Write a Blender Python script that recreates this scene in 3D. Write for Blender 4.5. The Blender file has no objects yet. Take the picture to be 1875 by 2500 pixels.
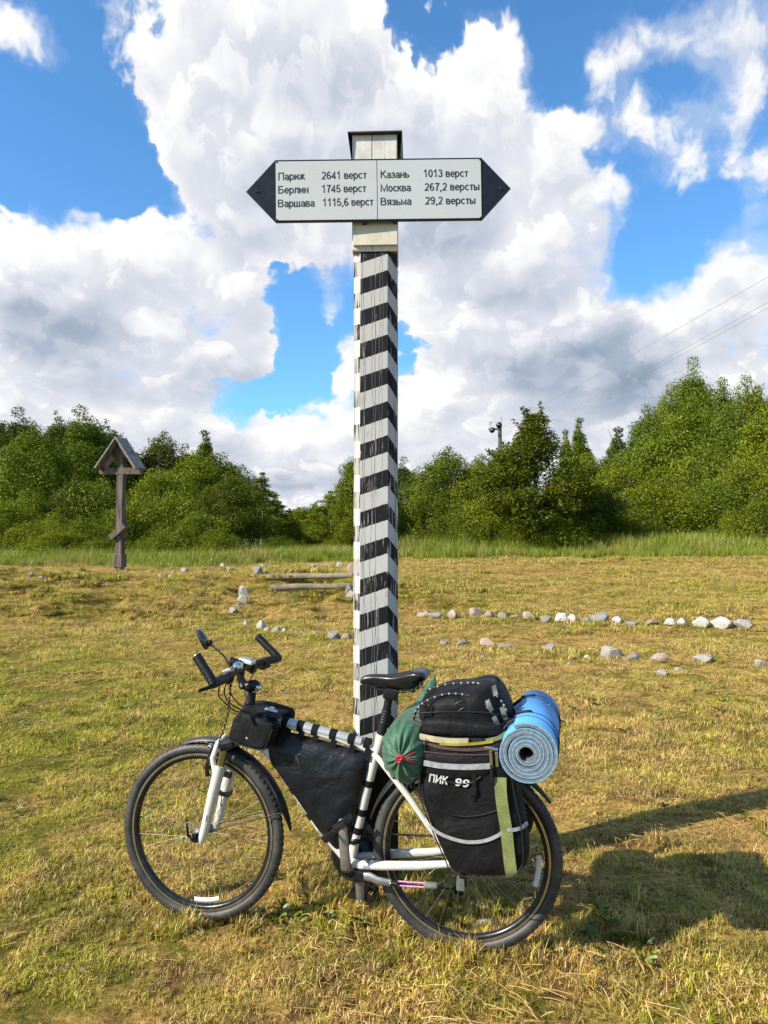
import bpy, bmesh, math, random
import numpy as np
from mathutils import Vector, Matrix, noise as mnoise

random.seed(7)
rng = np.random.default_rng(11)
SC = bpy.context.scene
COL = SC.collection
rad = math.radians

# ------------------------------------------------------------------ camera
EYE = 1.542                      # eye height above the grass, metres
PITCH = rad(1.5)
FPX, CX, CY = 1805.0, 937.5, 1250.0   # focal length and centre of the 1875x2500 photograph
cam_d = bpy.data.cameras.new('camera')
cam = bpy.data.objects.new('camera', cam_d)
COL.objects.link(cam)
cam.location = (0, 0, EYE)
cam.rotation_euler = (rad(90) + PITCH, 0, 0)
cam_d.sensor_fit = 'VERTICAL'
cam_d.sensor_height = 24.0
cam_d.sensor_width = 24.0
cam_d.lens = 24.0 * FPX / 2500.0
cam_d.clip_start = 0.05
cam_d.clip_end = 8000
SC.camera = cam

# ------------------------------------------------------------------ look
SC.render.engine = 'CYCLES'
SC.view_settings.view_transform = 'Standard'
SC.view_settings.look = 'None'
SC.view_settings.exposure = 0.75
SC.view_settings.gamma = 1.0
SC.view_settings.use_curve_mapping = False
SC.cycles.max_bounces = 6
SC.cycles.diffuse_bounces = 3
SC.cycles.glossy_bounces = 3
SC.cycles.transmission_bounces = 4
SC.cycles.transparent_max_bounces = 6
SC.cycles.use_denoising = True
try:
    SC.cycles.denoiser = 'OPENIMAGEDENOISE'
except Exception:
    pass

# ------------------------------------------------------------------ sun (travels right and away, 33 degrees high)
SUN_EL = rad(35)
SUN_DIR = Vector((math.cos(rad(25.5)) * math.cos(SUN_EL), math.sin(rad(25.5)) * math.cos(SUN_EL), -math.sin(SUN_EL)))
sd = bpy.data.lights.new('sun', 'SUN')
sd.energy = 5.0
sd.angle = rad(0.53)
sd.color = (1.0, 0.92, 0.78)
sun = bpy.data.objects.new('sun', sd)
COL.objects.link(sun)
sun.rotation_euler = SUN_DIR.to_track_quat('-Z', 'Y').to_euler()

# ------------------------------------------------------------------ node helpers
def node(nt, typ, inp=None, **kw):
    n = nt.nodes.new(typ)
    for k, v in kw.items():
        setattr(n, k, v)
    if inp:
        for k, v in inp.items():
            s = n.inputs[k]
            if isinstance(v, bpy.types.NodeSocket):
                nt.links.new(v, s)
            else:
                s.default_value = v
    return n

def mth(nt, op, a, b=None, c=None, clamp=False):
    d = {0: a}
    if b is not None: d[1] = b
    if c is not None: d[2] = c
    return node(nt, 'ShaderNodeMath', d, operation=op, use_clamp=clamp).outputs[0]

def vmth(nt, op, a, b=None):
    d = {0: a}
    if b is not None: d[1] = b
    n = node(nt, 'ShaderNodeVectorMath', d, operation=op)
    return n.outputs['Value'] if op in ('LENGTH', 'DOT_PRODUCT', 'DISTANCE') else n.outputs[0]

def mapr(nt, v, a, b, c=0.0, d=1.0, interp='SMOOTHSTEP'):
    return node(nt, 'ShaderNodeMapRange', {'Value': v, 'From Min': a, 'From Max': b, 'To Min': c, 'To Max': d}, interpolation_type=interp).outputs[0]

ALBEDO = 0.80        # all surface colours share one scale against the exposure
def mixc(nt, f, a, b, blend='MIX'):
    n = nt.nodes.new('ShaderNodeMix'); n.data_type = 'RGBA'; n.blend_type = blend
    for k, v in ((0, f), (6, a), (7, b)):
        if isinstance(v, bpy.types.NodeSocket): nt.links.new(v, n.inputs[k])
        else:
            if k:
                v = tuple(x * ALBEDO for x in v[:3]) + (1,)
            n.inputs[k].default_value = v
    return n.outputs[2]

def noise(nt, vec, scale, detail=4, rough=0.55, dist=0.0):
    d = {'Scale': scale, 'Detail': detail, 'Roughness': rough, 'Distortion': dist}
    if vec is not None: d['Vector'] = vec
    return node(nt, 'ShaderNodeTexNoise', d).outputs[0]
# ------------------------------------------------------------------ sky: Nishita blue with a field of cumulus
world = bpy.data.worlds.new('World')
SC.world = world
world.use_nodes = True
wn = world.node_tree
wn.nodes.clear()
SKY_STRENGTH = 0.0595

def bearing(dx, dy):
    """azimuth (right +) and elevation in degrees of a direction seen at (dx, dy) of the 1659-wide view"""
    x = (dx / 0.8848 - CX) / FPX
    u = (CY - dy / 0.8848) / FPX
    d = Vector((x, math.cos(PITCH) - u * math.sin(PITCH), math.sin(PITCH) + u * math.cos(PITCH))).normalized()
    return math.degrees(math.atan2(d.x, d.y)), math.degrees(math.asin(d.z))

# cloud heaps: view x, y, half width, half height, weight
HEAPS = [
 (540,40,260,130,1.1),(640,130,240,120,1.1),(400,180,150,80,1.0),(740,110,140,110,1.0),(840,190,70,80,.8),(560,270,230,110,1.1),(430,330,110,90,.8),(600,400,170,120,1.0),
 (480,430,110,70,.9),(560,490,110,60,.9),(690,500,110,80,.9),(660,590,90,50,.7),(760,430,150,140,.9),
 (1065,130,75,85,1.1),(1010,200,100,80,1.0),(880,262,100,42,1.0),(1000,320,190,110,1.1),(1150,310,90,80,.9),(950,450,190,110,1.0),(1120,470,170,120,1.0),(1250,440,110,100,1.0),(1060,600,210,110,1.1),
 (1220,600,120,100,1.0),(1150,720,190,90,1.0),(1310,710,110,60,1.0),(960,680,110,60,.9),(1270,530,80,60,.6),
 (1345,95,100,52,.78),(1290,165,70,50,.68),(1420,90,60,50,.6),(1560,40,95,80,.78),(1640,130,60,90,.78),(1560,130,60,50,.45),(1310,265,150,40,.80),(1430,300,75,42,.74),(1500,340,60,30,.4),(1580,270,75,38,.68),(1640,350,80,50,.78),(1560,350,60,30,.45),(1480,390,40,30,.40),(1650,440,50,50,.5),
 (1450,360,60,50,.4),
 (40,530,70,65,1.0),(80,590,150,100,1.0),(240,540,110,80,1.0),(340,560,130,85,1.0),(430,590,120,85,1.0),(510,620,90,90,.9),(560,740,80,80,1.0),(430,770,190,75,1.1),(250,690,190,110,1.1),(60,700,150,110,1.1),
 (160,850,320,70,.8),(350,900,270,70,.7),(60,950,250,80,.8),(420,1010,260,90,.9),
 (600,915,52,25,.9),(685,877,48,17,.9),(690,950,170,55,1.0),(620,1010,220,60,1.0),(760,900,60,40,.9),(650,1080,200,60,.9),
 (830,1105,1000,45,1.0),(760,780,50,55,.9),(740,830,40,40,.8),
 (1000,900,160,120,1.0),(980,790,130,60,.9),(1180,850,200,90,1.1),(1370,790,110,60,1.0),(1500,700,150,90,1.0),(1600,610,130,110,1.1),(1420,640,70,40,.5),(1600,780,130,110,1.1),(1380,900,180,90,1.1),(1180,960,220,80,1.1),(900,980,150,100,1.0),(1560,900,160,120,1.0),(1100,1060,300,80,1.0),(1500,1030,300,80,1.0),
 (690,675,52,36,.62),(710,640,22,36,.5),(30,70,110,55,1.0),(110,140,90,36,.85),(180,190,70,26,.5),(240,20,40,30,.4),(1600,200,80,60,.6),(1520,90,60,60,.55),(1380,205,70,30,.5),(1240,290,70,30,.6),(1500,245,60,25,.5),(1625,60,60,60,.8),(275,85,42,26,.42),(20,30,70,50,.6),(152,456,48,16,.4),(328,440,24,20,.42),(665,765,26,14,.42),(1210,20,60,18,.3),(560,843,60,10,.3),
]
# holes of clear blue: view x, y, half width, half height, weight
GAPS = [(1400,540,80,75,.9),(1480,470,90,40,.6),(600,560,26,16,.6),(640,680,50,120,.8),(560,600,40,26,.4),(600,845,110,36,.6),(560,885,70,26,.6),(620,780,60,70,.4),(690,760,50,60,.3),(905,165,14,50,.5),(860,70,55,55,.6),(140,260,170,140,.9),(260,400,100,60,.7),(1230,150,50,70,.5),(1200,60,70,70,.5),(950,745,60,12,.35),(1060,795,40,14,.35),(1420,180,30,50,.3),(880,760,20,50,.4),(470,512,30,18,.3)]
# thick, dark undersides: view x, y, half width, half height, weight
BASES = [(110,715,190,75,.85),(20,640,70,50,.4),(480,815,150,40,.4),(370,560,60,26,.15),(950,490,120,80,.7),(1000,430,120,50,.3),(1190,800,160,55,.9),(1330,735,120,40,.8),(1410,850,110,60,.95),(1370,800,60,40,.5),
 (700,190,150,60,.42),(600,100,130,50,.3),(590,410,90,60,.35),(560,520,70,50,.25),(1150,640,120,50,.45),(1040,620,100,40,.35),(960,760,90,40,.3),(1600,760,80,30,.35),(1240,900,130,50,.5),(620,1045,170,22,.7),(520,985,60,35,.4),(700,1010,100,18,.35),
 (1340,270,120,24,.3),(1600,280,80,30,.3),(1600,110,80,30,.3),(200,840,250,35,.3),(250,960,260,30,.3),(1560,700,60,28,.4),(1000,260,60,30,.2),(700,330,120,40,.25)]

AZ0, AZ1, EL0, EL1 = -36.0, 36.0, -4.0, 44.0
gu = np.linspace(AZ0, AZ1, 109); gv = np.linspace(EL0, EL1, 73)
GU, GV = np.meshgrid(gu, gv, indexing='ij')
def field(table):
    f = np.zeros_like(GU)
    for (x, y, a, b, w) in table:
        u, v = bearing(x, y)
        ru = abs(bearing(x + a, y)[0] - bearing(x - a, y)[0]) / 2
        rv = abs(bearing(x, y + b)[1] - bearing(x, y - b)[1]) / 2
        l = np.hypot((GU - u) / ru, (GV - v) / rv)
        t = np.clip((1.55 - l) / 1.3, 0, 1)
        f += w * t * t * (3 - 2 * t)
    return f
F_depth = np.clip(np.minimum(field(HEAPS), 1.5) - 1.3 * field(GAPS), -0.6, 1.5)
F_dark = field(BASES)

tc = node(wn, 'ShaderNodeTexCoord').outputs['Generated']
dirn = vmth(wn, 'NORMALIZE', tc)
sx = node(wn, 'ShaderNodeSeparateXYZ', {0: dirn})
az = mth(wn, 'MULTIPLY', mth(wn, 'ARCTAN2', sx.outputs[0], sx.outputs[1]), 57.29578)
el = mth(wn, 'MULTIPLY', mth(wn, 'ARCSINE', sx.outputs[2]), 57.29578)
P0 = node(wn, 'ShaderNodeCombineXYZ', {0: az, 1: el, 2: 0.0}).outputs[0]

def noise2(g, vec, scale, detail=4, rough=0.55, out=0):
    return node(g, 'ShaderNodeTexNoise', {'Vector': vec, 'Scale': scale, 'Detail': detail, 'Roughness': rough}, noise_dimensions='2D').outputs[out]

def warp(vec, scale, amt, detail):
    c = noise2(wn, vec, scale, detail, 0.62, 1)
    c = vmth(wn, 'SUBTRACT', c, (0.5, 0.5, 0.5))
    c = vmth(wn, 'MULTIPLY', c, (amt, amt, 0.0))
    return vmth(wn, 'ADD', vec, c)

def make_field_group(name, F, ranks):
    """the cloud map as a sum of products f(azimuth) * g(elevation), three of them to a pair of curve nodes"""
    g = bpy.data.node_groups.new(name, 'ShaderNodeTree')
    g.interface.new_socket('P', in_out='INPUT', socket_type='NodeSocketVector')
    g.interface.new_socket('D', in_out='OUTPUT', socket_type='NodeSocketFloat')
    gi = g.nodes.new('NodeGroupInput'); go = g.nodes.new('NodeGroupOutput')
    s = node(g, 'ShaderNodeSeparateXYZ', {0: gi.outputs[0]})
    un = mapr(g, s.outputs[0], AZ0, AZ1, -1, 1, 'LINEAR')
    vn = mapr(g, s.outputs[1], EL0, EL1, -1, 1, 'LINEAR')
    uvec = node(g, 'ShaderNodeCombineXYZ', {0: un, 1: un, 2: un}).outputs[0]
    vvec = node(g, 'ShaderNodeCombineXYZ', {0: vn, 1: vn, 2: vn}).outputs[0]
    Us, Ss, Vs = np.linalg.svd(F, full_matrices=False)
    acc = None
    for k0 in range(0, ranks, 3):
        cu = g.nodes.new('ShaderNodeVectorCurve'); cv = g.nodes.new('ShaderNodeVectorCurve')
        sc = []
        for j in range(3):
            k = k0 + j
            fu = Us[:, k]; fv = Vs[k]
            au = np.abs(fu).max(); av = np.abs(fv).max()
            sc.append(float(Ss[k] * au * av))
            for cn, arr, n in ((cu, fu / au, len(gu)), (cv, fv / av, len(gv))):
                c = cn.mapping.curves[j]
                xs = np.linspace(-1, 1, n)
                c.points[0].location = (-1, float(arr[0])); c.points[1].location = (1, float(arr[-1]))
                for i in range(1, n - 1):
                    c.points.new(float(xs[i]), float(arr[i]))
                for p_ in c.points: p_.handle_type = 'VECTOR'
        for cn in (cu, cv): cn.mapping.update()
        g.links.new(uvec, cu.inputs['Vector']); g.links.new(vvec, cv.inputs['Vector'])
        t = vmth(g, 'DOT_PRODUCT', vmth(g, 'MULTIPLY', cu.outputs[0], tuple(sc)), cv.outputs[0])
        acc = t if acc is None else mth(g, 'ADD', acc, t)
    return g, gi, go, s, acc

GD, gi, go, gs, acc = make_field_group('cloud_depth', F_depth, 21)
out_w = mth(GD, 'MAXIMUM', mapr(GD, mth(GD, 'ABSOLUTE', gs.outputs[0]), 29, 35), mapr(GD, gs.outputs[1], 37, 43))
wide = mapr(GD, noise2(GD, gi.outputs[0], 0.055, 2, 0.5), 0.50, 0.68, 0.0, 1.3)
low = mapr(GD, gs.outputs[1], 12, 2, 0.0, 0.5)
wide = mth(GD, 'ADD', wide, low)
GD.links.new(node(GD, 'ShaderNodeMix', {0: out_w, 2: acc, 3: wide}).outputs[0], go.inputs[0])
GB, gi, go, gs, acc = make_field_group('cloud_base_map', F_dark, 15)
wide = mapr(GB, noise2(GB, gi.outputs[0], 0.045, 2, 0.5), 0.45, 0.7, 0.0, 0.8)
out_w = mth(GB, 'MAXIMUM', mapr(GB, mth(GB, 'ABSOLUTE', gs.outputs[0]), 29, 35), mapr(GB, gs.outputs[1], 37, 43))
GB.links.new(node(GB, 'ShaderNodeMix', {0: out_w, 2: acc, 3: wide}).outputs[0], go.inputs[0])

def lookup(G, vec):
    n = wn.nodes.new('ShaderNodeGroup'); n.node_tree = G
    wn.links.new(vec, n.inputs[0])
    return n.outputs[0]

def vor(vec, scale, smooth):
    return node(wn, 'ShaderNodeTexVoronoi', {'Vector': vec, 'Scale': scale, 'Smoothness': smooth}, voronoi_dimensions='2D', feature='SMOOTH_F1').outputs[0]

# towards the horizon the heaps are seen from the side: flatter
elf = mth(wn, 'MULTIPLY', mth(wn, 'LOGARITHM', mth(wn, 'MAXIMUM', mth(wn, 'ADD', el, 12.0), 1.0), 2.718282), 36.0)
Q0 = node(wn, 'ShaderNodeCombineXYZ', {0: az, 1: elf, 2: 0.0}).outputs[0]
Q1 = warp(Q0, 0.22, 2.6, 2)

def billow(vec):
    st = warp(vec, 0.9, 0.75, 2)
    a = vor(st, 0.20, 0.35)
    b = vor(st, 0.55, 0.4)
    s = mth(wn, 'MULTIPLY', mth(wn, 'SUBTRACT', 0.5, a), 0.60)
    return mth(wn, 'ADD', s, mth(wn, 'MULTIPLY', mth(wn, 'SUBTRACT', 0.5, b), 0.26))

fine = mth(wn, 'MULTIPLY', mth(wn, 'SUBTRACT', noise2(wn, Q1, 0.55, 9, 0.60), 0.5), 1.35)
Pw = warp(P0, 0.35, 2.4, 3)
D1 = lookup(GD, Pw)
F1 = billow(Q1)
F2 = billow(vmth(wn, 'ADD', Q1, (-0.8, 1.4, 0.0)))
D2 = lookup(GD, vmth(wn, 'ADD', Pw, (-1.5, 2.6, 0.0)))
dark = lookup(GB, Pw)
full = mth(wn, 'ADD', mth(wn, 'ADD', D1, F1), fine)
wisp = mapr(wn, noise2(wn, P0, 0.10, 2, 0.5), 0.40, 0.62, 0.30, 0.95)
wisp = mth(wn, 'ADD', wisp, mth(wn, 'MULTIPLY', mth(wn, 'MULTIPLY', mapr(wn, az, 9, 14), mapr(wn, el, 14, 20)), 0.40))
edge = mapr(wn, mth(wn, 'DIVIDE', mth(wn, 'SUBTRACT', full, 0.40), wisp), 0.0, 1.0)
veil = mapr(wn, mth(wn, 'ADD', D1, mth(wn, 'MULTIPLY', fine, 0.6)), 0.10, 0.85, 0.0, 0.30)
alpha = mth(wn, 'MAXIMUM', edge, veil)
# light from the upper left and behind the viewer: brighter where the field falls away that way
relief = mth(wn, 'SUBTRACT', F1, F2)
big = mth(wn, 'SUBTRACT', D1, D2)
soft = mth(wn, 'SUBTRACT', noise2(wn, Q1, 0.13, 2, 0.5), 0.5)
thick = mapr(wn, full, 0.5, 1.7)
n2 = mth(wn, 'SUBTRACT', mth(wn, 'ADD', F1, mth(wn, 'MULTIPLY', fine, 0.75)), 0.06)
rim = mth(wn, 'MULTIPLY', mapr(wn, n2, -0.02, 0.07), mapr(wn, n2, 0.60, 0.07))
rim = mth(wn, 'MULTIPLY', rim, mth(wn, 'ADD', 0.45, mth(wn, 'MULTIPLY', relief, 1.6), clamp=True))
lum = mth(wn, 'ADD', 1.00, mth(wn, 'MULTIPLY', relief, 0.28))
lum = mth(wn, 'ADD', lum, mth(wn, 'MULTIPLY', rim, 0.16))
lum = mth(wn, 'ADD', lum, mth(wn, 'MULTIPLY', big, 0.14))
lum = mth(wn, 'ADD', lum, mth(wn, 'MULTIPLY', soft, 0.24))
lum = mth(wn, 'ADD', lum, mth(wn, 'MULTIPLY', fine, 0.07))
lum = mth(wn, 'SUBTRACT', lum, mth(wn, 'MULTIPLY', dark, 0.40))
lum = mth(wn, 'SUBTRACT', lum, mth(wn, 'MULTIPLY', thick, 0.20))
ramp = node(wn, 'ShaderNodeValToRGB', {0: lum})
cr = ramp.color_ramp
cr.elements[0].position = 0.15; cr.elements[0].color = (0.20, 0.29, 0.40, 1)
cr.elements[1].position = 1.0; cr.elements[1].color = (1.0, 1.0, 1.0, 1)
for p_, c_ in ((0.40, (0.36, 0.44, 0.56, 1)), (0.62, (0.57, 0.62, 0.72, 1)), (0.82, (0.76, 0.78, 0.86, 1))):
    e = cr.elements.new(p_); e.color = c_
cloud = vmth(wn, 'MULTIPLY', ramp.outputs[0], (10.0, 10.0, 10.0))

sky = wn.nodes.new('ShaderNodeTexSky')
sky.sky_type = 'NISHITA'
sky.sun_disc = False
sky.sun_elevation = SUN_EL
sky.sun_rotation = math.atan2(-SUN_DIR.x, -SUN_DIR.y)
sky.air_density = 1.0; sky.dust_density = 0.4; sky.ozone_density = 1.5
blue = vmth(wn, 'MULTIPLY', sky.outputs[0], (1.05, 1.85, 2.40))
col = mixc(wn, alpha, blue, cloud)
bg = node(wn, 'ShaderNodeBackground', {'Color': col, 'Strength': SKY_STRENGTH})
wo = wn.nodes.new('ShaderNodeOutputWorld')
wn.links.new(bg.outputs[0], wo.inputs[0])
# ------------------------------------------------------------------ object helpers
def tag(o, label=None, cat=None, group=None, kind=None):
    if label: o['label'] = label
    if cat: o['category'] = cat
    if group: o['group'] = group
    if kind: o['kind'] = kind
    return o

def put_parent(o, parent):
    if parent is not None:
        o.parent = parent

def empty(name, loc=(0, 0, 0), mat=None, parent=None):
    o = bpy.data.objects.new(name, None)
    COL.objects.link(o)
    o.empty_display_size = 0.1
    if mat is not None: o.matrix_world = mat
    else: o.location = loc
    put_parent(o, parent)
    return o

def np_mesh(name, verts, faces_list=None, quads=None, tris=None, smooth=False):
    """mesh straight from arrays"""
    me = bpy.data.meshes.new(name)
    verts = np.asarray(verts, dtype=np.float32)
    if faces_list is not None:
        me.from_pydata([tuple(v) for v in verts], [], faces_list)
    else:
        loops = []; starts = []; totals = []; n = 0
        if quads is not None and len(quads):
            q = np.asarray(quads, dtype=np.int32); loops.append(q.ravel()); starts.append(n + 4 * np.arange(len(q))); totals.append(np.full(len(q), 4)); n += q.size
        if tris is not None and len(tris):
            t = np.asarray(tris, dtype=np.int32); loops.append(t.ravel()); starts.append(n + 3 * np.arange(len(t))); totals.append(np.full(len(t), 3)); n += t.size
        loops = np.concatenate(loops); starts = np.concatenate(starts).astype(np.int32); totals = np.concatenate(totals).astype(np.int32)
        me.vertices.add(len(verts)); me.vertices.foreach_set('co', verts.ravel())
        me.loops.add(len(loops)); me.loops.foreach_set('vertex_index', loops)
        me.polygons.add(len(starts)); me.polygons.foreach_set('loop_start', starts); me.polygons.foreach_set('loop_total', totals)
        me.update(calc_edges=True)
        me.validate()
    if smooth:
        me.polygons.foreach_set('use_smooth', np.ones(len(me.polygons), dtype=bool))
    me.update()
    return me

class MB:
    """collects shapes and links them as ONE mesh object; fr maps design coordinates to the mesh's own"""
    def __init__(s, fr=None):
        s.v = []; s.f = []; s.sm = []; s.fr = fr
    def add(s, verts, faces, smooth=False):
        n = len(s.v)
        s.v += [Vector(v) for v in verts]
        for f in faces:
            s.f.append([n + i for i in f]); s.sm.append(smooth)
        return s
    def box(s, c, size, rot=None, bev=0.0):
        hx, hy, hz = size[0] / 2, size[1] / 2, size[2] / 2
        if bev <= 0:
            vs = [Vector((x, y, z)) for x in (-hx, hx) for y in (-hy, hy) for z in (-hz, hz)]
            fs = [(0, 1, 3, 2), (4, 6, 7, 5), (0, 4, 5, 1), (2, 3, 7, 6), (0, 2, 6, 4), (1, 5, 7, 3)]
        else:
            bm = bmesh.new(); bmesh.ops.create_cube(bm, size=1)
            for v in bm.verts: v.co = Vector((v.co.x * size[0], v.co.y * size[1], v.co.z * size[2]))
            bmesh.ops.bevel(bm, geom=bm.edges[:], offset=bev, segments=2, affect='EDGES', profile=0.6)
            vs = [v.co.copy() for v in bm.verts]; bm.verts.index_update()
            fs = [[v.index for v in f.verts] for f in bm.faces]; bm.free()
        if rot is not None: vs = [rot @ v for v in vs]
        return s.add([v + Vector(c) for v in vs], fs)
    def tube(s, pts, r, seg=10, caps=True, closed=False, flat=1.0, up=None):
        """swept tube through pts; r is one radius or one for each point"""
        pts = [Vector(p) for p in pts]; n = len(pts)
        rs = r if isinstance(r, (list, tuple)) else [r] * n
        vs = []; prev = None
        for i in range(n):
            if closed: t = pts[(i + 1) % n] - pts[i - 1]
            elif i == 0: t = pts[1] - pts[0]
            elif i == n - 1: t = pts[-1] - pts[-2]
            else: t = (pts[i + 1] - pts[i]).normalized() + (pts[i] - pts[i - 1]).normalized()
            t.normalize()
            if prev is None:
                a = Vector(up) if up is not None else (Vector((0, 0, 1)) if abs(t.z) < 0.9 else Vector((1, 0, 0)))
                a = (a - t * a.dot(t)).normalized()
            else:
                a = (prev - t * prev.dot(t)).normalized()
            prev = a; b = t.cross(a)
            for k in range(seg):
                an = 2 * math.pi * k / seg
                vs.append(pts[i] + (a * math.cos(an) * flat + b * math.sin(an)) * rs[i])
        fs = []
        m = n if closed else n - 1
        for i in range(m):
            for k in range(seg):
                k2 = (k + 1) % seg; i2 = (i + 1) % n
                fs.append((i * seg + k, i * seg + k2, i2 * seg + k2, i2 * seg + k))
        s.add(vs, fs, True)
        if caps and not closed:
            s.add(vs[:seg], [list(range(seg))[::-1]])
            s.add(vs[-seg:], [list(range(seg))])
        return s
    def lathe(s, c, axis, prof, seg=32, ref=None):
        """prof: (distance along axis, radius)"""
        axis = Vector(axis).normalized(); c = Vector(c)
        a = Vector(ref) if ref is not None else (Vector((0, 0, 1)) if abs(axis.z) < 0.9 else Vector((1, 0, 0)))
        a = (a - axis * a.dot(axis)).normalized(); b = axis.cross(a)
        vs = []; fs = []
        for (h, r) in prof:
            for k in range(seg):
                an = 2 * math.pi * k / seg
                vs.append(c + axis * h + (a * math.cos(an) + b * math.sin(an)) * max(r, 1e-5))
        for i in range(len(prof) - 1):
            for k in range(seg):
                k2 = (k + 1) % seg
                fs.append((i * seg + k, i * seg + k2, (i + 1) * seg + k2, (i + 1) * seg + k))
        return s.add(vs, fs, True)
    def build(s, name, mat, parent=None, autosmooth=True, origin=None):
        vs = s.v
        if s.fr is not None: vs = [s.fr @ v for v in vs]
        org = Vector(origin) if origin is not None else Vector((0, 0, 0))
        me = bpy.data.meshes.new(name)
        me.from_pydata([tuple(v - org) for v in vs], [], s.f)
        me.polygons.foreach_set('use_smooth', s.sm)
        me.update()
        bm = bmesh.new(); bm.from_mesh(me)
        bmesh.ops.recalc_face_normals(bm, faces=bm.faces[:])
        bm.to_mesh(me); bm.free()
        o = bpy.data.objects.new(name, me)
        o.location = org
        COL.objects.link(o)
        if mat is not None: me.materials.append(mat)
        put_parent(o, parent)
        return o

def link_mesh(name, me, mat=None, parent=None, loc=(0, 0, 0)):
    o = bpy.data.objects.new(name, me)
    COL.objects.link(o); o.location = loc
    if mat is not None and not me.materials: me.materials.append(mat)
    put_parent(o, parent)
    return o

def bez(pts, n=8):
    """smooth curve through pts"""
    pts = [Vector(p) for p in pts]; out = []
    P = [pts[0] * 2 - pts[1]] + pts + [pts[-1] * 2 - pts[-2]]
    for i in range(1, len(P) - 2):
        for k in range(n):
            t = k / n
            out.append(0.5 * ((2 * P[i]) + (-P[i - 1] + P[i + 1]) * t + (2 * P[i - 1] - 5 * P[i] + 4 * P[i + 1] - P[i + 2]) * t * t + (-P[i - 1] + 3 * P[i] - 3 * P[i + 1] + P[i + 2]) * t ** 3))
    out.append(pts[-1])
    return out

# ------------------------------------------------------------------ materials
def new_mat(name):
    m = bpy.data.materials.new(name); m.use_nodes = True
    nt = m.node_tree; nt.nodes.clear()
    out = nt.nodes.new('ShaderNodeOutputMaterial')
    return m, nt, out

def pbsdf(nt, out, **kw):
    b = nt.nodes.new('ShaderNodeBsdfPrincipled')
    for k, v in kw.items():
        s = b.inputs[k.replace('_', ' ')]
        if isinstance(v, bpy.types.NodeSocket): nt.links.new(v, s)
        else:
            if s.type == 'RGBA' and len(v) == 3: v = (*v, 1)
            s.default_value = v
    nt.links.new(b.outputs[0], out.inputs[0])
    return b

def bump(nt, b, h, strength=0.3, dist=0.01):
    n = node(nt, 'ShaderNodeBump', {'Height': h, 'Strength': strength, 'Distance': dist})
    nt.links.new(n.outputs[0], b.inputs['Normal'])

def simple(name, c, rough=0.5, metal=0.0, var=0.12, vscale=12, bscale=0, bstr=0.2, coat=0.0, dirt=None, spec=0.5, bdist=0.003):
    m, nt, out = new_mat(name)
    oc = node(nt, 'ShaderNodeTexCoord').outputs['Object']
    n1 = noise(nt, oc, vscale, 5, 0.6)
    dk = tuple(x * (1 - var) for x in c); lt = tuple(min(1, x * (1 + var)) for x in c)
    colr = mixc(nt, mapr(nt, n1, 0.3, 0.7), dk, lt)
    if dirt:
        n2 = noise(nt, oc, dirt[2] if len(dirt) > 2 else 9, 7, 0.7)
        colr = mixc(nt, mapr(nt, n2, dirt[1], dirt[1] + 0.14, 0.0, 0.8), colr, dirt[0])
    rr = mapr(nt, noise(nt, oc, vscale * 2.3, 4), 0.3, 0.7, max(0.02, rough - 0.08), min(1, rough + 0.08))
    b = pbsdf(nt, out, Base_Color=colr, Roughness=rr, Metallic=metal, Coat_Weight=coat, Specular_IOR_Level=spec)
    if bscale: bump(nt, b, noise(nt, oc, bscale, 4, 0.6), bstr, bdist)
    return m

# ------------------------------------------------------------------ the lie of the land
def vnoise(x, y, s, seed=0):
    """smooth value noise, arrays in, about -1..1 out"""
    x = np.asarray(x, float) * s + seed * 17.13; y = np.asarray(y, float) * s - seed * 9.71
    xi = np.floor(x); yi = np.floor(y); fx = x - xi; fy = y - yi
    fx = fx * fx * (3 - 2 * fx); fy = fy * fy * (3 - 2 * fy)
    def h(a, b):
        v = np.sin(a * 127.1 + b * 311.7 + seed * 3.3) * 43758.5453
        return (v - np.floor(v)) * 2 - 1
    return (h(xi, yi) * (1 - fx) + h(xi + 1, yi) * fx) * (1 - fy) + (h(xi, yi + 1) * (1 - fx) + h(xi + 1, yi + 1) * fx) * fy

def sstep(a, b, x):
    t = np.clip((np.asarray(x, float) - a) / (b - a), 0, 1)
    return t * t * (3 - 2 * t)

def land(x, y):
    x = np.asarray(x, float); y = np.asarray(y, float)
    left = sstep(3.0, -1.0, x)                      # the terrace on the left rises in a short bank
    z_l = 0.52 * sstep(12.6, 15.8, y)
    z_r = 0.14 * sstep(11.0, 13.5, y) + 0.58 * sstep(13.2, 29, y)
    z = z_l * left + z_r * (1 - left)
    z += 0.10 * sstep(28, 60, y)
    near = np.exp(-((x + 0.2) ** 2 + (y - 3.0) ** 2) / 6.0)
    z += near * np.clip(0.028 * (x - 0.3), -0.06, 0.03)
    z += 0.055 * np.exp(-((x + 0.03) ** 2 + (y - 3.27) ** 2) / 0.06)
    far = sstep(4.5, 9.0, np.hypot(x, y - 1.5))
    z += far * (0.05 * vnoise(x, y, 0.45, 1) + 0.035 * vnoise(x, y, 1.1, 2))
    z += 0.012 * vnoise(x, y, 2.6, 3) * (0.35 + 0.65 * far) + 0.006 * vnoise(x, y, 7.0, 4)
    bank = left * sstep(12.2, 13.8, y) * sstep(17.2, 15.5, y)
    z += bank * (0.20 * vnoise(x, y, 1.1, 5) + 0.11 * vnoise(x, y, 2.8, 6))
    return z

def sight(dx, dy):
    x = (dx / 0.8848 - CX) / FPX; u = (CY - dy / 0.8848) / FPX
    return Vector((x, math.cos(PITCH) - u * math.sin(PITCH), math.sin(PITCH) + u * math.cos(PITCH)))

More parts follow.
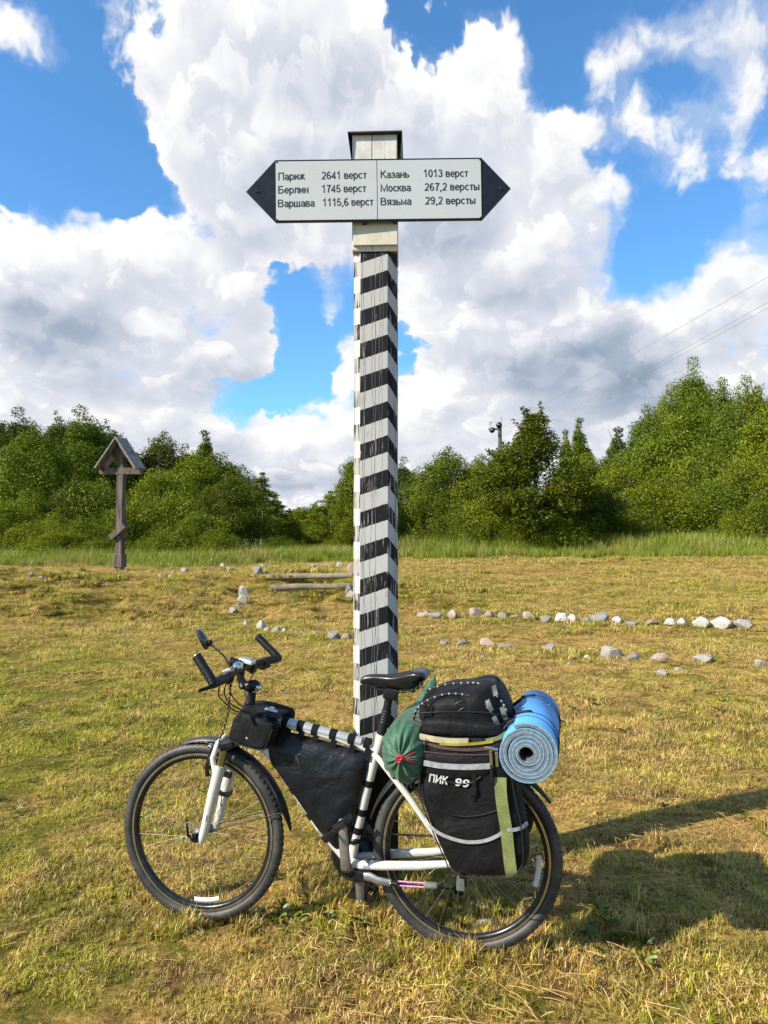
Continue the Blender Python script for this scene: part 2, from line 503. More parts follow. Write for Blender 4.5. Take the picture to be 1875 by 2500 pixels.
def at(dx, dy, Y):
    """point at distance Y on the bearing (dx, dy) of the 1659-wide view"""
    d = sight(dx, dy); t = Y / d.y
    return Vector((d.x * t, Y, EYE + d.z * t))

def on_ground(dx, dy):
    d = sight(dx, dy); t = 1.5; st = 0.05
    while t < 300:
        p = Vector((d.x * t, d.y * t, EYE + d.z * t))
        if p.z <= float(land(p.x, p.y)): return p
        t += st; st = 0.01 + t * 0.004
    return p
# ------------------------------------------------------------------ ground
def meadow_colour(nt, pos):
    """how green or how hay-coloured the meadow is at a place; shared by soil and blades"""
    p2 = vmth(nt, 'MULTIPLY', pos, (1, 1, 0))
    big = noise(nt, p2, 0.45, 4, 0.6)
    mid = noise(nt, p2, 2.3, 4, 0.6)
    sxy = node(nt, 'ShaderNodeSeparateXYZ', {0: pos})
    sml = noise(nt, p2, 9.0, 3, 0.6)
    g = mth(nt, 'ADD', mth(nt, 'MULTIPLY', mth(nt, 'SUBTRACT', big, 0.53), 2.6), mth(nt, 'MULTIPLY', mth(nt, 'SUBTRACT', mid, 0.5), 2.4))
    g = mth(nt, 'ADD', g, mth(nt, 'MULTIPLY', mth(nt, 'SUBTRACT', sml, 0.5), 2.0))
    # the left of the meadow and the strip beyond the stones are greener, the bank is covered with hay
    lft = mapr(nt, sxy.outputs[0], 0.0, -2.0, -0.10, 0.44)
    ydr = mth(nt, 'MULTIPLY', mapr(nt, sxy.outputs[1], 4, 6.5), mapr(nt, sxy.outputs[1], 12, 8.5))
    g = mth(nt, 'ADD', g, mth(nt, 'MULTIPLY', lft, mapr(nt, sxy.outputs[1], 13.5, 9)))
    g = mth(nt, 'ADD', g, mth(nt, 'MULTIPLY', mth(nt, 'MULTIPLY', mapr(nt, sxy.outputs[1], 12.6, 14.2), mapr(nt, sxy.outputs[1], 21, 17)), 0.28))
    return g

ground_mat, nt, out = new_mat('meadow_soil')
pos = node(nt, 'ShaderNodeNewGeometry').outputs['Position']
g = meadow_colour(nt, pos)
fine = noise(nt, pos, 38, 5, 0.7)
fine2 = noise(nt, pos, 9, 5, 0.65)
tan = mixc(nt, mapr(nt, fine, 0.32, 0.68), (0.30, 0.165, 0.035), (0.78, 0.53, 0.15))
soil = mixc(nt, mapr(nt, fine2, 0.35, 0.7), (0.13, 0.068, 0.022), (0.34, 0.19, 0.07))
dry = mixc(nt, mapr(nt, noise(nt, pos, 5, 5, 0.7), 0.42, 0.66), tan, soil)
green = mixc(nt, mapr(nt, fine, 0.3, 0.7), (0.085, 0.085, 0.010), (0.30, 0.26, 0.04))
cg = mixc(nt, mapr(nt, g, -0.35, 0.5), dry, green)
sxy = node(nt, 'ShaderNodeSeparateXYZ', {0: pos})
far_m = mapr(nt, mth(nt, 'SUBTRACT', sxy.outputs[1], mapr(nt, sxy.outputs[0], -6, 1, -5, 0)), 24, 26.5)
cg = mixc(nt, far_m, cg, mixc(nt, fine2, (0.09, 0.13, 0.03), (0.20, 0.24, 0.06)))
b = pbsdf(nt, out, Base_Color=cg, Roughness=0.95, Specular_IOR_Level=0.1)
bh = mth(nt, 'ADD', mth(nt, 'MULTIPLY', fine, 0.6), noise(nt, pos, 95, 4, 0.7))
bump(nt, b, bh, 0.9, 0.03)

def ramp_coords(lo, hi, step0, step1, n_far, far):
    """grid lines: fine between lo and hi with step growing, then out to far"""
    pts = [lo]
    while pts[-1] < hi:
        t = (pts[-1] - lo) / (hi - lo)
        pts.append(pts[-1] + step0 + (step1 - step0) * t)
    k = (far / pts[-1]) ** (1 / n_far)
    for i in range(n_far): pts.append(pts[-1] * k)
    return pts
ys = ramp_coords(1.2, 30, 0.045, 0.30, 14, 3000)
ys = [-3000, -800, -200, -60, -20, -8, -4, -2, -1, -0.3, 0.3, 0.8] + ys
xp = ramp_coords(0.02, 16, 0.04, 0.24, 14, 3000)
xs = [-v for v in reversed(xp)] + xp
XX, YY = np.meshgrid(np.array(xs), np.array(ys), indexing='xy')
ZZ = land(XX, YY)
nx, ny = len(xs), len(ys)
idx = np.arange(nx * ny).reshape(ny, nx)
quads = np.stack([idx[:-1, :-1].ravel(), idx[:-1, 1:].ravel(), idx[1:, 1:].ravel(), idx[1:, :-1].ravel()], 1)
gm = np_mesh('ground', np.stack([XX.ravel(), YY.ravel(), ZZ.ravel()], 1), quads=quads, smooth=True)
ground = link_mesh('ground', gm, ground_mat)
tag(ground, kind='structure')

# ------------------------------------------------------------------ blades
def blade_mat(name, kind):
    m, nt, out = new_mat(name)
    pos = node(nt, 'ShaderNodeNewGeometry').outputs['Position']
    a = node(nt, 'ShaderNodeAttribute', attribute_name='tint').outputs['Fac']
    if kind == 'mown':
        g = meadow_colour(nt, pos)
        g = mth(nt, 'ADD', g, mth(nt, 'MULTIPLY', mth(nt, 'SUBTRACT', a, 0.60), 1.6))
        gr = mixc(nt, a, (0.17, 0.19, 0.007), (0.58, 0.55, 0.035))
        u7 = mth(nt, 'FRACT', mth(nt, 'MULTIPLY', a, 7.3))
        st = mixc(nt, u7, (0.58, 0.345, 0.085), (0.96, 0.73, 0.27))
        st = mixc(nt, mapr(nt, u7, 0.36, 0.26), st, (0.23, 0.085, 0.022))
        c = mixc(nt, mapr(nt, g, -0.22, 0.22), st, gr)
        p2_ = vmth(nt, 'MULTIPLY', pos, (1, 1, 0))
        br = mapr(nt, noise(nt, p2_, 3.1, 5, 0.7), 0.36, 0.62, 0.70, 1.32)
        c = vmth(nt, 'MULTIPLY', c, node(nt, 'ShaderNodeCombineXYZ', {0: br, 1: br, 2: br}).outputs[0])
    elif kind == 'hay':
        c = mixc(nt, a, (0.46, 0.26, 0.06), (0.90, 0.64, 0.24))
    elif kind == 'weed':
        c = mixc(nt, a, (0.07, 0.12, 0.010), (0.24, 0.30, 0.03))
    else:
        z = noise(nt, vmth(nt, 'MULTIPLY', pos, (1, 1, 0)), 0.35, 3)
        gr = mixc(nt, a, (0.15, 0.22, 0.008), (0.44, 0.50, 0.035))
        c = mixc(nt, mapr(nt, mth(nt, 'ADD', z, mth(nt, 'MULTIPLY', a, 0.35)), 0.72, 0.95), gr, (0.66, 0.46, 0.16))
    d = node(nt, 'ShaderNodeBsdfDiffuse', {'Color': c})
    t = node(nt, 'ShaderNodeBsdfTranslucent', {'Color': c})
    gl = node(nt, 'ShaderNodeBsdfGlossy', {'Color': (1, 1, 1, 1), 'Roughness': 0.45})
    s = node(nt, 'ShaderNodeMixShader', {0: 0.34, 1: d.outputs[0], 2: t.outputs[0]})
    s = node(nt, 'ShaderNodeMixShader', {0: 0.03, 1: s.outputs[0], 2: gl.outputs[0]})
    nt.links.new(s.outputs[0], out.inputs[0])
    return m

def blades(n, half, h0, h1, w0, w1, lean0, lean1, seed, clump=0.0, width_taper=0.35):
    """n bent blades rooted in a square patch; returns mesh with a tint per face"""
    r = np.random.default_rng(seed)
    if clump > 0:
        cc = r.uniform(-half, half, (max(4, int(n / 14)), 2)); ci = r.integers(0, len(cc), n)
        base = cc[ci] + r.normal(0, clump, (n, 2))
    else: base = r.uniform(-half, half, (n, 2))
    h = r.uniform(h0, h1, n) * r.uniform(0.6, 1, n); w = r.uniform(w0, w1, n)
    az = r.uniform(0, 2 * np.pi, n); ln = r.uniform(lean0, lean1, n)
    dx, dy = np.cos(az), np.sin(az)
    sa = az + r.normal(1.57, 0.5, n); px, py = np.cos(sa), np.sin(sa)
    V = []
    for t, wt in ((0.0, 1.0), (0.5, 0.8)):
        l = ln * t ** 1.5
        cx_ = base[:, 0] + dx * h * np.sin(l) * t; cy_ = base[:, 1] + dy * h * np.sin(l) * t; cz_ = h * np.cos(l) * t - (0.006 if t == 0 else 0)
        for sgn in (-1, 1):
            V.append(np.stack([cx_ + sgn * px * w * wt / 2, cy_ + sgn * py * w * wt / 2, cz_], 1))
    l = ln
    V.append(np.stack([base[:, 0] + dx * h * np.sin(l), base[:, 1] + dy * h * np.sin(l), np.maximum(h * np.cos(l), 0.004)], 1))
    V = np.stack(V, 1).reshape(-1, 3)
    k = np.arange(n) * 5
    quads = np.stack([k, k + 1, k + 3, k + 2], 1); tris = np.stack([k + 2, k + 3, k + 4], 1)
    me = np_mesh('blades', V, quads=quads, tris=tris)
    tint = r.random(n).astype(np.float32)
    at_ = me.attributes.new('tint', 'FLOAT', 'FACE'); at_.data.foreach_set('value', np.concatenate([tint, tint]))
    return me

def stalks(n, half, l0, l1, w, hmax, seed):
    """dry stalks lying on the ground"""
    r = np.random.default_rng(seed)
    c = r.uniform(-half, half, (n, 2)); az = r.uniform(0, np.pi, n); L = r.uniform(l0, l1, n)
    z0 = r.uniform(0.008, hmax, n); z1 = np.clip(z0 + r.normal(0, 0.018, n), 0.006, hmax * 1.6)
    bend = r.normal(0, 0.035, n) * L; V = []
    for t in (-0.5, 0.0, 0.5):
        bx = c[:, 0] + np.cos(az) * L * t - np.sin(az) * bend * (0.25 - t * t) * 4
        by = c[:, 1] + np.sin(az) * L * t + np.cos(az) * bend * (0.25 - t * t) * 4
        bz = z0 + (z1 - z0) * (t + 0.5) + (0.004 if t == 0 else 0)
        for sgn in (-1, 1):
            V.append(np.stack([bx - sgn * np.sin(az) * w / 2, by + sgn * np.cos(az) * w / 2, bz + sgn * w * 0.25], 1))
    V = np.stack(V, 1).reshape(-1, 3); k = np.arange(n) * 6
    quads = np.concatenate([np.stack([k, k + 1, k + 3, k + 2], 1), np.stack([k + 2, k + 3, k + 5, k + 4], 1)])
    me = np_mesh('stalks', V, quads=quads)
    tint = r.random(n).astype(np.float32)
    at_ = me.attributes.new('tint', 'FLOAT', 'FACE'); at_.data.foreach_set('value', np.concatenate([tint, tint]))
    return me

def leafy_weed(seed, n=9, L=0.07):
    """a rosette of broad leaves"""
    r = np.random.default_rng(seed); V = []; Q = []; T = []
    for i in range(n):
        az = r.uniform(0, 2 * np.pi); l = L * r.uniform(0.5, 1.15); w = l * r.uniform(0.2, 0.36); up = r.uniform(0.15, 0.95)
        d = np.array([np.cos(az), np.sin(az)]); p = np.array([-d[1], d[0]])
        k = len(V)
        for t, wt in ((0.05, .12), (0.35, .75), (0.7, 1.0), (1.0, 0.1)):
            z = l * up * t * (1.25 - 0.6 * t) + 0.01
            for sg in (-1, 1):
                q = d * l * t + p * sg * w * wt * 0.5
                V.append((q[0], q[1], z + 0.004 * sg))
        for j in range(3): Q.append((k + 2 * j, k + 2 * j + 1, k + 2 * j + 3, k + 2 * j + 2))
    me = np_mesh('weed_leaves', np.array(V), quads=np.array(Q))
    at_ = me.attributes.new('tint', 'FLOAT', 'FACE'); at_.data.foreach_set('value', np.repeat(r.random(n), 3).astype(np.float32))
    return me

def scatter(name, protos, mat, pts, scales, rots, picks, label, kind='stuff', tilt=None):
    """one object that sets copies of the patches at the points (geometry nodes)"""
    pc = bpy.data.collections.new(name + '_patches')
    for i, me in enumerate(protos):
        if not me.materials: me.materials.append(mat)
        o = bpy.data.objects.new(f'{name}_patch_{i:02d}', me); pc.objects.link(o)
    n = len(pts)
    me = bpy.data.meshes.new(name)
    me.vertices.add(n); me.vertices.foreach_set('co', np.asarray(pts, np.float32).ravel())
    for nm, ty, arr in (('sc', 'FLOAT', scales), ('rz', 'FLOAT', rots), ('pick', 'INT', picks)):
        a = me.attributes.new(nm, ty, 'POINT'); a.data.foreach_set('value', np.asarray(arr, np.float32 if ty == 'FLOAT' else np.int32))
    o = bpy.data.objects.new(name, me); COL.objects.link(o)
    g = bpy.data.node_groups.new(name + '_scatter', 'GeometryNodeTree')
    g.interface.new_socket('Geometry', in_out='INPUT', socket_type='NodeSocketGeometry')
    g.interface.new_socket('Geometry', in_out='OUTPUT', socket_type='NodeSocketGeometry')
    gi = g.nodes.new('NodeGroupInput'); go = g.nodes.new('NodeGroupOutput')
    ci = g.nodes.new('GeometryNodeCollectionInfo'); ci.inputs['Collection'].default_value = pc
    ci.inputs['Separate Children'].default_value = True; ci.inputs['Reset Children'].default_value = True
    def attr(nm, ty):
        a = g.nodes.new('GeometryNodeInputNamedAttribute'); a.data_type = ty; a.inputs['Name'].default_value = nm
        return a.outputs['Attribute']
    iop = g.nodes.new('GeometryNodeInstanceOnPoints')
    g.links.new(gi.outputs[0], iop.inputs['Points']); g.links.new(ci.outputs[0], iop.inputs['Instance'])
    iop.inputs['Pick Instance'].default_value = True
    g.links.new(attr('pick', 'INT'), iop.inputs['Instance Index'])
    cx_ = g.nodes.new('ShaderNodeCombineXYZ'); g.links.new(attr('rz', 'FLOAT'), cx_.inputs[2])
    g.links.new(cx_.outputs[0], iop.inputs['Rotation'])
    g.links.new(attr('sc', 'FLOAT'), iop.inputs['Scale'])
    g.links.new(iop.outputs[0], go.inputs[0])
    md = o.modifiers.new('scatter', 'NODES'); md.node_group = g
    me.materials.append(mat)
    return tag(o, label=label, kind=kind)

def sow(y0, y1, density, margin=0.6, seed=1, keep=None):
    """random places in the wedge of meadow the viewer could see, with a margin"""
    r = np.random.default_rng(seed)
    xm = 0.56 * y1 + margin
    n = int((y1 - y0) * 2 * xm * density)
    y = r.uniform(y0, y1, n); x = r.uniform(-xm, xm, n)
    m = np.abs(x) < 0.56 * y + margin
    x, y = x[m], y[m]
    if keep is not None:
        k = keep(x, y, r); x, y = x[k], y[k]
    return x, y

def edge_far(x):
    """where the mowing stops and the tall grass begins"""
    x = np.asarray(x, float)
    return 25.2 + 0.5 * vnoise(x, x * 0, 0.22, 21) - 5.2 * sstep(1.0, -6.0, x)

mown_mat = blade_mat('mown_grass', 'mown')
P_mown = [blades(430, 0.11, 0.016, 0.056, 0.0020, 0.0046, 0.3, 1.56, 100 + i, clump=0.010) for i in range(8)]
P_tuft = [blades(90, 0.035, 0.05, 0.11, 0.003, 0.005, 0.1, 0.9, 140 + i) for i in range(4)]
parts = [(1.55, 5.2, 92, 0.8, 1.0), (5.2, 9.0, 46, 0.8, 1.35), (9.0, 15.0, 22, 0.8, 1.9), (15.0, 26.5, 11, 1.0, 2.6)]
XS, YS, SCs = [], [], []
for i, (a, b_, den, mg, s0) in enumerate(parts):
    x, y = sow(a, b_, den, mg, 30 + i)
    XS.append(x); YS.append(y); SCs.append(np.full(len(x), s0))
X = np.concatenate(XS); Y = np.concatenate(YS); S = np.concatenate(SCs)
m = Y < edge_far(X) + 0.3
X, Y, S = X[m], Y[m], S[m]
hgt = 0.72 + 0.5 * np.clip(vnoise(X, Y, 1.7, 8) + 0.4 * vnoise(X, Y, 5, 9), -0.7, 1.2)
scatter('mown_grass', P_mown, mown_mat, np.stack([X, Y, land(X, Y)], 1), S * hgt * rng.uniform(.85, 1.15, len(X)), rng.uniform(0, 6.28, len(X)), rng.integers(0, 8, len(X)), 'short mown summer grass, half green and half dried')
x, y = sow(1.6, 9.0, 16, 0.5, 50, keep=lambda x, y, r: (vnoise(x, y, 1.3, 12) + 0.5 * vnoise(x, y, 4, 13) + r.normal(0, .25, len(x)) > 0.25))
# taller grass the mower left round the post and the wheels
ang = rng.uniform(0, 6.28, 150); rr_ = rng.uniform(0.10, 0.30, 150)
x = np.concatenate([x, -0.03 + rr_ * np.cos(ang), rng.uniform(0.05, 0.75, 70), rng.uniform(-0.95, -0.5, 30)])
y = np.concatenate([y, 3.24 + rr_ * np.sin(ang), rng.uniform(2.62, 3.0, 70), rng.uniform(2.9, 3.1, 30)])
scatter('grass_tufts', P_tuft, mown_mat, np.stack([x, y, land(x, y)], 1), rng.uniform(.55, 1.1, len(x)), rng.uniform(0, 6.28, len(x)), rng.integers(0, 4, len(x)), 'taller tufts of grass standing out of the mown meadow')
# rough dead tussocks on the bank
r_ = np.random.default_rng(77)
x = r_.uniform(-10, -2.9, 1500); y = r_.uniform(12.3, 16.6, 1500)
m = vnoise(x, y, 1.1, 33) + r_.normal(0, .3, 1500) > .05
x, y = x[m], y[m]
scatter('bank_tussocks', P_tuft, mown_mat, np.stack([x, y, land(x, y)], 1), r_.uniform(.8, 1.7, len(x)), r_.uniform(0, 6.28, len(x)), r_.integers(0, 4, len(x)), 'rough dry tussocks covering the bank below the cross')
# hay
hay_mat = blade_mat('hay', 'hay')
P_hay = [stalks(70, 0.22, 0.03, (0.11 if i < 5 else 0.30), 0.0022, 0.040, 200 + i) for i in range(7)]
x, y = sow(1.6, 7.5, 13, 0.5, 60, keep=lambda x, y, r: (vnoise(x, y, 1.9, 15) + r.normal(0, .7, len(x)) > 0.0))
x2, y2 = sow(7.5, 17.5, 9, 0.5, 61, keep=lambda x, y, r: (vnoise(x, y, 0.5, 16) + r.normal(0, .3, len(x)) + 0.7 * sstep(3, 0, x) * sstep(12, 14, y) > 0.05))
x3, y3 = sow(17.5, 22, 5, 0.5, 62, keep=lambda x, y, r: (vnoise(x, y, 0.4, 17) + r.normal(0, .3, len(x)) > 0.0))
s_ = np.concatenate([rng.uniform(.6, 1.1, len(x)), rng.uniform(1.1, 1.7, len(x2)), rng.uniform(1.6, 2.4, len(x3))])
x = np.concatenate([x, x2, x3]); y = np.concatenate([y, y2, y3])
scatter('hay', P_hay, hay_mat, np.stack([x, y, land(x, y)], 1), s_, rng.uniform(0, 6.28, len(x)), rng.choice(7, len(x), p=[.195, .195, .195, .195, .195, .015, .01]), 'dry cut stalks of hay lying scattered over the meadow')
# weeds
weed_mat = blade_mat('weeds', 'weed')
P_weed = [leafy_weed(300 + i, 7 + i, 0.030 + 0.006 * i) for i in range(5)]
x, y = sow(1.6, 8.0, 9, 0.4, 70, keep=lambda x, y, r: vnoise(x, y, 0.9, 18) + r.normal(0, .3, len(x)) > 0.1)
x = np.concatenate([x, rng.normal(-0.37, 0.07, 16), rng.normal(0.85, .12, 16), rng.normal(-0.35, .05, 5)])
y = np.concatenate([y, rng.normal(3.02, 0.05, 16), rng.normal(2.75, .12, 16), rng.normal(2.05, .05, 5)])
scatter('low_weeds', P_weed, weed_mat, np.stack([x, y, land(x, y) + 0.01], 1), rng.uniform(.55, 1.25, len(x)), rng.uniform(0, 6.28, len(x)), rng.integers(0, 5, len(x)), 'small broad-leaved weeds growing low in the mown grass')
# tall grass
tall_mat = blade_mat('tall_grass', 'tall')
P_tall = [blades(170, 0.42, 0.42, 0.85, 0.010, 0.020, 0.05, 0.55, 400 + i) for i in range(5)]
r_ = np.random.default_rng(81)
n = 5200
x = r_.uniform(-21, 21, n); y = edge_far(x) + r_.uniform(0, 1, n) ** 0.8 * 11
m = np.abs(x) < 0.58 * y + 1.5; x, y = x[m], y[m]
sc_ = (0.55 + 0.65 * sstep(0, 2.5, y - edge_far(x))) * np.where(x < 0, 0.60, 0.95) * r_.uniform(.8, 1.15, len(x))
scatter('tall_grass', P_tall, tall_mat, np.stack([x, y, land(x, y)], 1), sc_, r_.uniform(0, 6.28, len(x)), r_.integers(0, 5, len(x)), 'tall unmown green grass along the foot of the trees')
# ------------------------------------------------------------------ trees and bushes
leaf_mat, nt, out = new_mat('tree_leaves')
pos = node(nt, 'ShaderNodeNewGeometry').outputs['Position']
a = node(nt, 'ShaderNodeAttribute', attribute_name='tint').outputs['Fac']
oi = node(nt, 'ShaderNodeObjectInfo')
c1 = mixc(nt, a, (0.065, 0.105, 0.003), (0.270, 0.315, 0.010))
c2 = mixc(nt, a, (0.026, 0.064, 0.004), (0.125, 0.190, 0.012))
c3 = mixc(nt, a, (0.120, 0.155, 0.003), (0.390, 0.420, 0.012))
rn = oi.outputs['Random']
c = mixc(nt, mapr(nt, rn, 0.1, 0.8), c2, c1)
c = mixc(nt, oi.outputs['Alpha'], c3, c)          # alpha below 1 marks yellow-green kinds
c = mixc(nt, mapr(nt, noise(nt, pos, 0.55, 3), 0.35, 0.7, 0.0, 0.30), c, (0.22, 0.24, 0.01))
oc_ = node(nt, 'ShaderNodeSeparateColor', {0: oi.outputs['Color']})
c = vmth(nt, 'MULTIPLY', c, node(nt, 'ShaderNodeCombineXYZ', {0: oc_.outputs[0], 1: oc_.outputs[0], 2: oc_.outputs[0]}).outputs[0])
d = node(nt, 'ShaderNodeBsdfDiffuse', {'Color': c})
t = node(nt, 'ShaderNodeBsdfTranslucent', {'Color': mixc(nt, 0.5, c, (0.28, 0.36, 0.01))})
gl = node(nt, 'ShaderNodeBsdfGlossy', {'Color': (1, 1, 1, 1), 'Roughness': 0.5})
s = node(nt, 'ShaderNodeMixShader', {0: 0.22, 1: d.outputs[0], 2: t.outputs[0]})
s = node(nt, 'ShaderNodeMixShader', {0: 0.015, 1: s.outputs[0], 2: gl.outputs[0]})
nt.links.new(s.outputs[0], out.inputs[0])
bark_mat = simple('tree_bark', (0.10, 0.08, 0.06), 0.9, var=0.35, vscale=6, bscale=25, bstr=0.5)
birch_mat = simple('birch_bark', (0.62, 0.60, 0.55), 0.8, var=0.1, vscale=3, dirt=((0.04, 0.035, 0.03), 0.55, 5))

def lumps(kind, r):
    """clump centres and radii inside a unit crown: x,y in -1..1, z in 0..1"""
    out = []
    def shell(z, wr, n, rr, inner=0.0):
        for _ in range(n):
            an = r.uniform(0, 6.283); q = wr * .88 * math.sqrt(r.uniform(inner, 1.0)) * (1 if z < .6 else 1 - (z - .6) * .9)
            out.append((q * math.cos(an), q * math.sin(an), z + r.normal(0, .03), rr * r.uniform(.5, 1.35) * (1.0 if z < .6 else max(.42, 1.0 - (z - .6) * 1.35))))
    if kind == 'round':
        for z, w, n in ((.10, .70, 11), (.22, .86, 15), (.36, .90, 17), (.50, .86, 17), (.64, .74, 14), (.77, .55, 10), (.88, .32, 5), (.95, .1, 2)): shell(z, w, n, .24, .3)
    elif kind == 'tall':
        for z, w, n in ((.10, .50, 7), (.20, .72, 11), (.31, .80, 13), (.43, .78, 13), (.55, .70, 12), (.66, .56, 10), (.76, .42, 7), (.86, .26, 4), (.94, .12, 2)): shell(z, w, n, .23, .25)
    elif kind == 'cone':
        for z, w, n in ((.08, .80, 12), (.19, .74, 12), (.30, .64, 11), (.42, .54, 9), (.54, .43, 8), (.66, .32, 6), (.78, .2, 4), (.88, .1, 2), (.95, .03, 1)): shell(z, w, n, .20, .3)
    elif kind == 'loose':
        for z, w, n in ((.16, .55, 5), (.28, .75, 8), (.40, .80, 8), (.52, .72, 8), (.64, .58, 7), (.75, .42, 5), (.85, .28, 4), (.94, .14, 2)): shell(z, w, n, .17, .3)
    elif kind == 'shrub':
        for z, w, n in ((.12, .86, 14), (.30, .92, 17), (.48, .84, 15), (.65, .66, 11), (.80, .42, 7), (.90, .2, 3)): shell(z, w, n, .26, .2)
    elif kind == 'willow':
        for z, w, n in ((.06, .74, 12), (.17, .86, 15), (.28, .90, 16), (.40, .84, 15), (.52, .72, 13), (.63, .55, 10), (.73, .40, 7), (.82, .28, 5), (.91, .18, 3), (.97, .08, 2)): shell(z, w, n, .20, .3)
    if kind in ('round', 'tall', 'cone', 'willow', 'loose'):
        for k in range(8):
            z = .55 + (.30 if kind in ('round', 'tall') else .38) * k / 7; sp = (1 - z) * (.55 if kind in ('round', 'tall') else .3)
            out.append((r.normal(0, sp), r.normal(0, sp), z, (.24 if kind in ('round', 'tall') else .26 * (1.15 - z) + (.10 if kind == 'willow' else .055))))
    out = [o for o in out if o[2] < .90 or math.hypot(o[0], o[1]) < .12]
    return out

def crown_mesh(kind, seed, H, W, n_leaves, leaf, spray=0.0):
    """H crown height, W crown radius; leaves gathered in lumps, denser to their skins"""
    r = np.random.default_rng(seed)
    L = np.array(lumps(kind, r))
    wgt = L[:, 3] ** 2; wgt /= wgt.sum()
    ci = r.choice(len(L), n_leaves, p=wgt)
    u = r.normal(0, 1, (n_leaves, 3)); u /= np.linalg.norm(u, axis=1)[:, None]
    rad_ = np.clip(r.normal(0.86, 0.17, n_leaves), 0.1, 1.35)
    R = L[ci, 3] * W * 1.0
    P = np.stack([L[ci, 0] * W, L[ci, 1] * W, L[ci, 2] * H], 1) + u * (R * rad_)[:, None] * np.array([1, 1, 0.95 if kind != 'tall' else 1.15])
    nc = int(n_leaves * .16)                         # loose leaves inside that join the lumps
    zz = r.uniform(.06, .86, nc); wz = np.interp(zz, [0, .3, .6, .9, 1], [.55, .72, .55, .18, .05]) * (.75 if kind in ('cone', 'loose') else 1.0)
    an_ = r.uniform(0, 6.283, nc); q_ = wz * np.sqrt(r.uniform(0, 1, nc)) * W
    P[-nc:] = np.stack([q_ * np.cos(an_), q_ * np.sin(an_), zz * H], 1)
    if spray > 0:                                    # thin shoots that stick out of the top
        ns = int(n_leaves * 0.06); sel = r.choice(len(L), 40)
        k = r.integers(0, 40, ns); t = r.uniform(0, 1, ns)
        bx = L[sel[k], 0] * W * 1.02; by = L[sel[k], 1] * W * 1.02; bz = L[sel[k], 2] * H + L[sel[k], 3] * W * 0.6
        dirs = r.normal(0, .25, (40, 2))
        P[:ns] = np.stack([bx + dirs[k, 0] * t * spray, by + dirs[k, 1] * t * spray, bz + t * spray], 1) + r.normal(0, .03, (ns, 3))
    N = u * 0.75 + r.normal(0, .62, (n_leaves, 3)) + np.array([0, 0, .25]); N /= np.linalg.norm(N, axis=1)[:, None]
    A = np.cross(N, r.normal(0, 1, (n_leaves, 3))); A /= np.linalg.norm(A, axis=1)[:, None]
    B = np.cross(N, A)
    sz = leaf * r.uniform(.6, 1.3, n_leaves)[:, None]
    V = np.stack([P - A * sz * .95, P - B * sz * .48, P + A * sz * .95, P + B * sz * .48], 1).reshape(-1, 3)
    k = np.arange(n_leaves) * 4
    me = np_mesh('crown_' + kind, V, quads=np.stack([k, k + 1, k + 2, k + 3], 1))
    lump_t = r.random(len(L))[ci]
    tint = np.clip(0.45 * lump_t + 0.55 * r.random(n_leaves) + 0.10 * (rad_ - .8), 0, 1)
    at_ = me.attributes.new('tint', 'FLOAT', 'FACE'); at_.data.foreach_set('value', tint.astype(np.float32))
    me.materials.append(leaf_mat)
    return me

def trunk_mesh(seed, H, r0, limbs=9, W=1.0, lift=0.25, multi=1, mat=None):
    r = np.random.default_rng(seed); b = MB()
    for q in range(multi):
        bx, by = (0, 0) if multi == 1 else (r.normal(0, .12) * W, r.normal(0, .12) * W)
        tx, ty = bx + r.normal(0, .12) * W * (1 if multi == 1 else 3), by + r.normal(0, .12) * W * (1 if multi == 1 else 3)
        pts = [(bx, by, -.15), (bx + (tx - bx) * .2 + r.normal(0, .03), by + (ty - by) * .2, H * .25), (bx + (tx - bx) * .55, by + (ty - by) * .55 + r.normal(0, .05), H * .55), (tx, ty, H * .93)]
        b.tube(bez(pts, 3), [r0 * (1 - .85 * i / 9) for i in range(10)], 7)
        for k in range(limbs):
            t = r.uniform(lift, .85); z = H * t; an = r.uniform(0, 6.28); l = W * r.uniform(.45, .85) * (1.1 - t * .6)
            px, py = bx + (tx - bx) * t, by + (ty - by) * t
            b.tube([(px, py, z), (px + math.cos(an) * l * .5, py + math.sin(an) * l * .5, z + l * .25), (px + math.cos(an) * l, py + math.sin(an) * l, z + l * .75)], [r0 * .4 * (1.1 - t), r0 * .25 * (1.1 - t), r0 * .06], 5)
    return b

CROWNS = {
 'round': [crown_mesh('round', 1, 5.0, 2.4, 42000, .054), crown_mesh('round', 2, 5.0, 2.4, 42000, .057)],
 'tall': [crown_mesh('tall', 3, 7.0, 2.2, 42000, .057), crown_mesh('tall', 4, 7.0, 2.2, 42000, .057)],
 'cone': [crown_mesh('cone', 5, 7.0, 1.9, 30000, .062)],
 'loose': [crown_mesh('loose', 6, 5.0, 1.2, 12000, .044), crown_mesh('loose', 7, 5.0, 1.2, 12000, .044)],
 'shrub': [crown_mesh('shrub', 8, 2.4, 1.6, 26000, .037), crown_mesh('shrub', 9, 2.4, 1.6, 26000, .037, .4), crown_mesh('shrub', 12, 2.4, 1.6, 26000, .034, .3)],
 'willow': [crown_mesh('willow', 10, 5.6, 1.75, 42000, .050, .7)],
}
def ext(me):
    co = np.empty(len(me.vertices) * 3, np.float32); me.vertices.foreach_get('co', co); co = co.reshape(-1, 3)
    return float(np.percentile(co[:, 2], 99.7)), float(np.percentile(np.hypot(co[:, 0], co[:, 1]), 97))
DIM = {'round': (5.0, 2.4), 'tall': (7.0, 2.2), 'cone': (7.0, 1.9), 'loose': (5.0, 1.2), 'shrub': (2.4, 1.6), 'willow': (5.6, 1.75)}
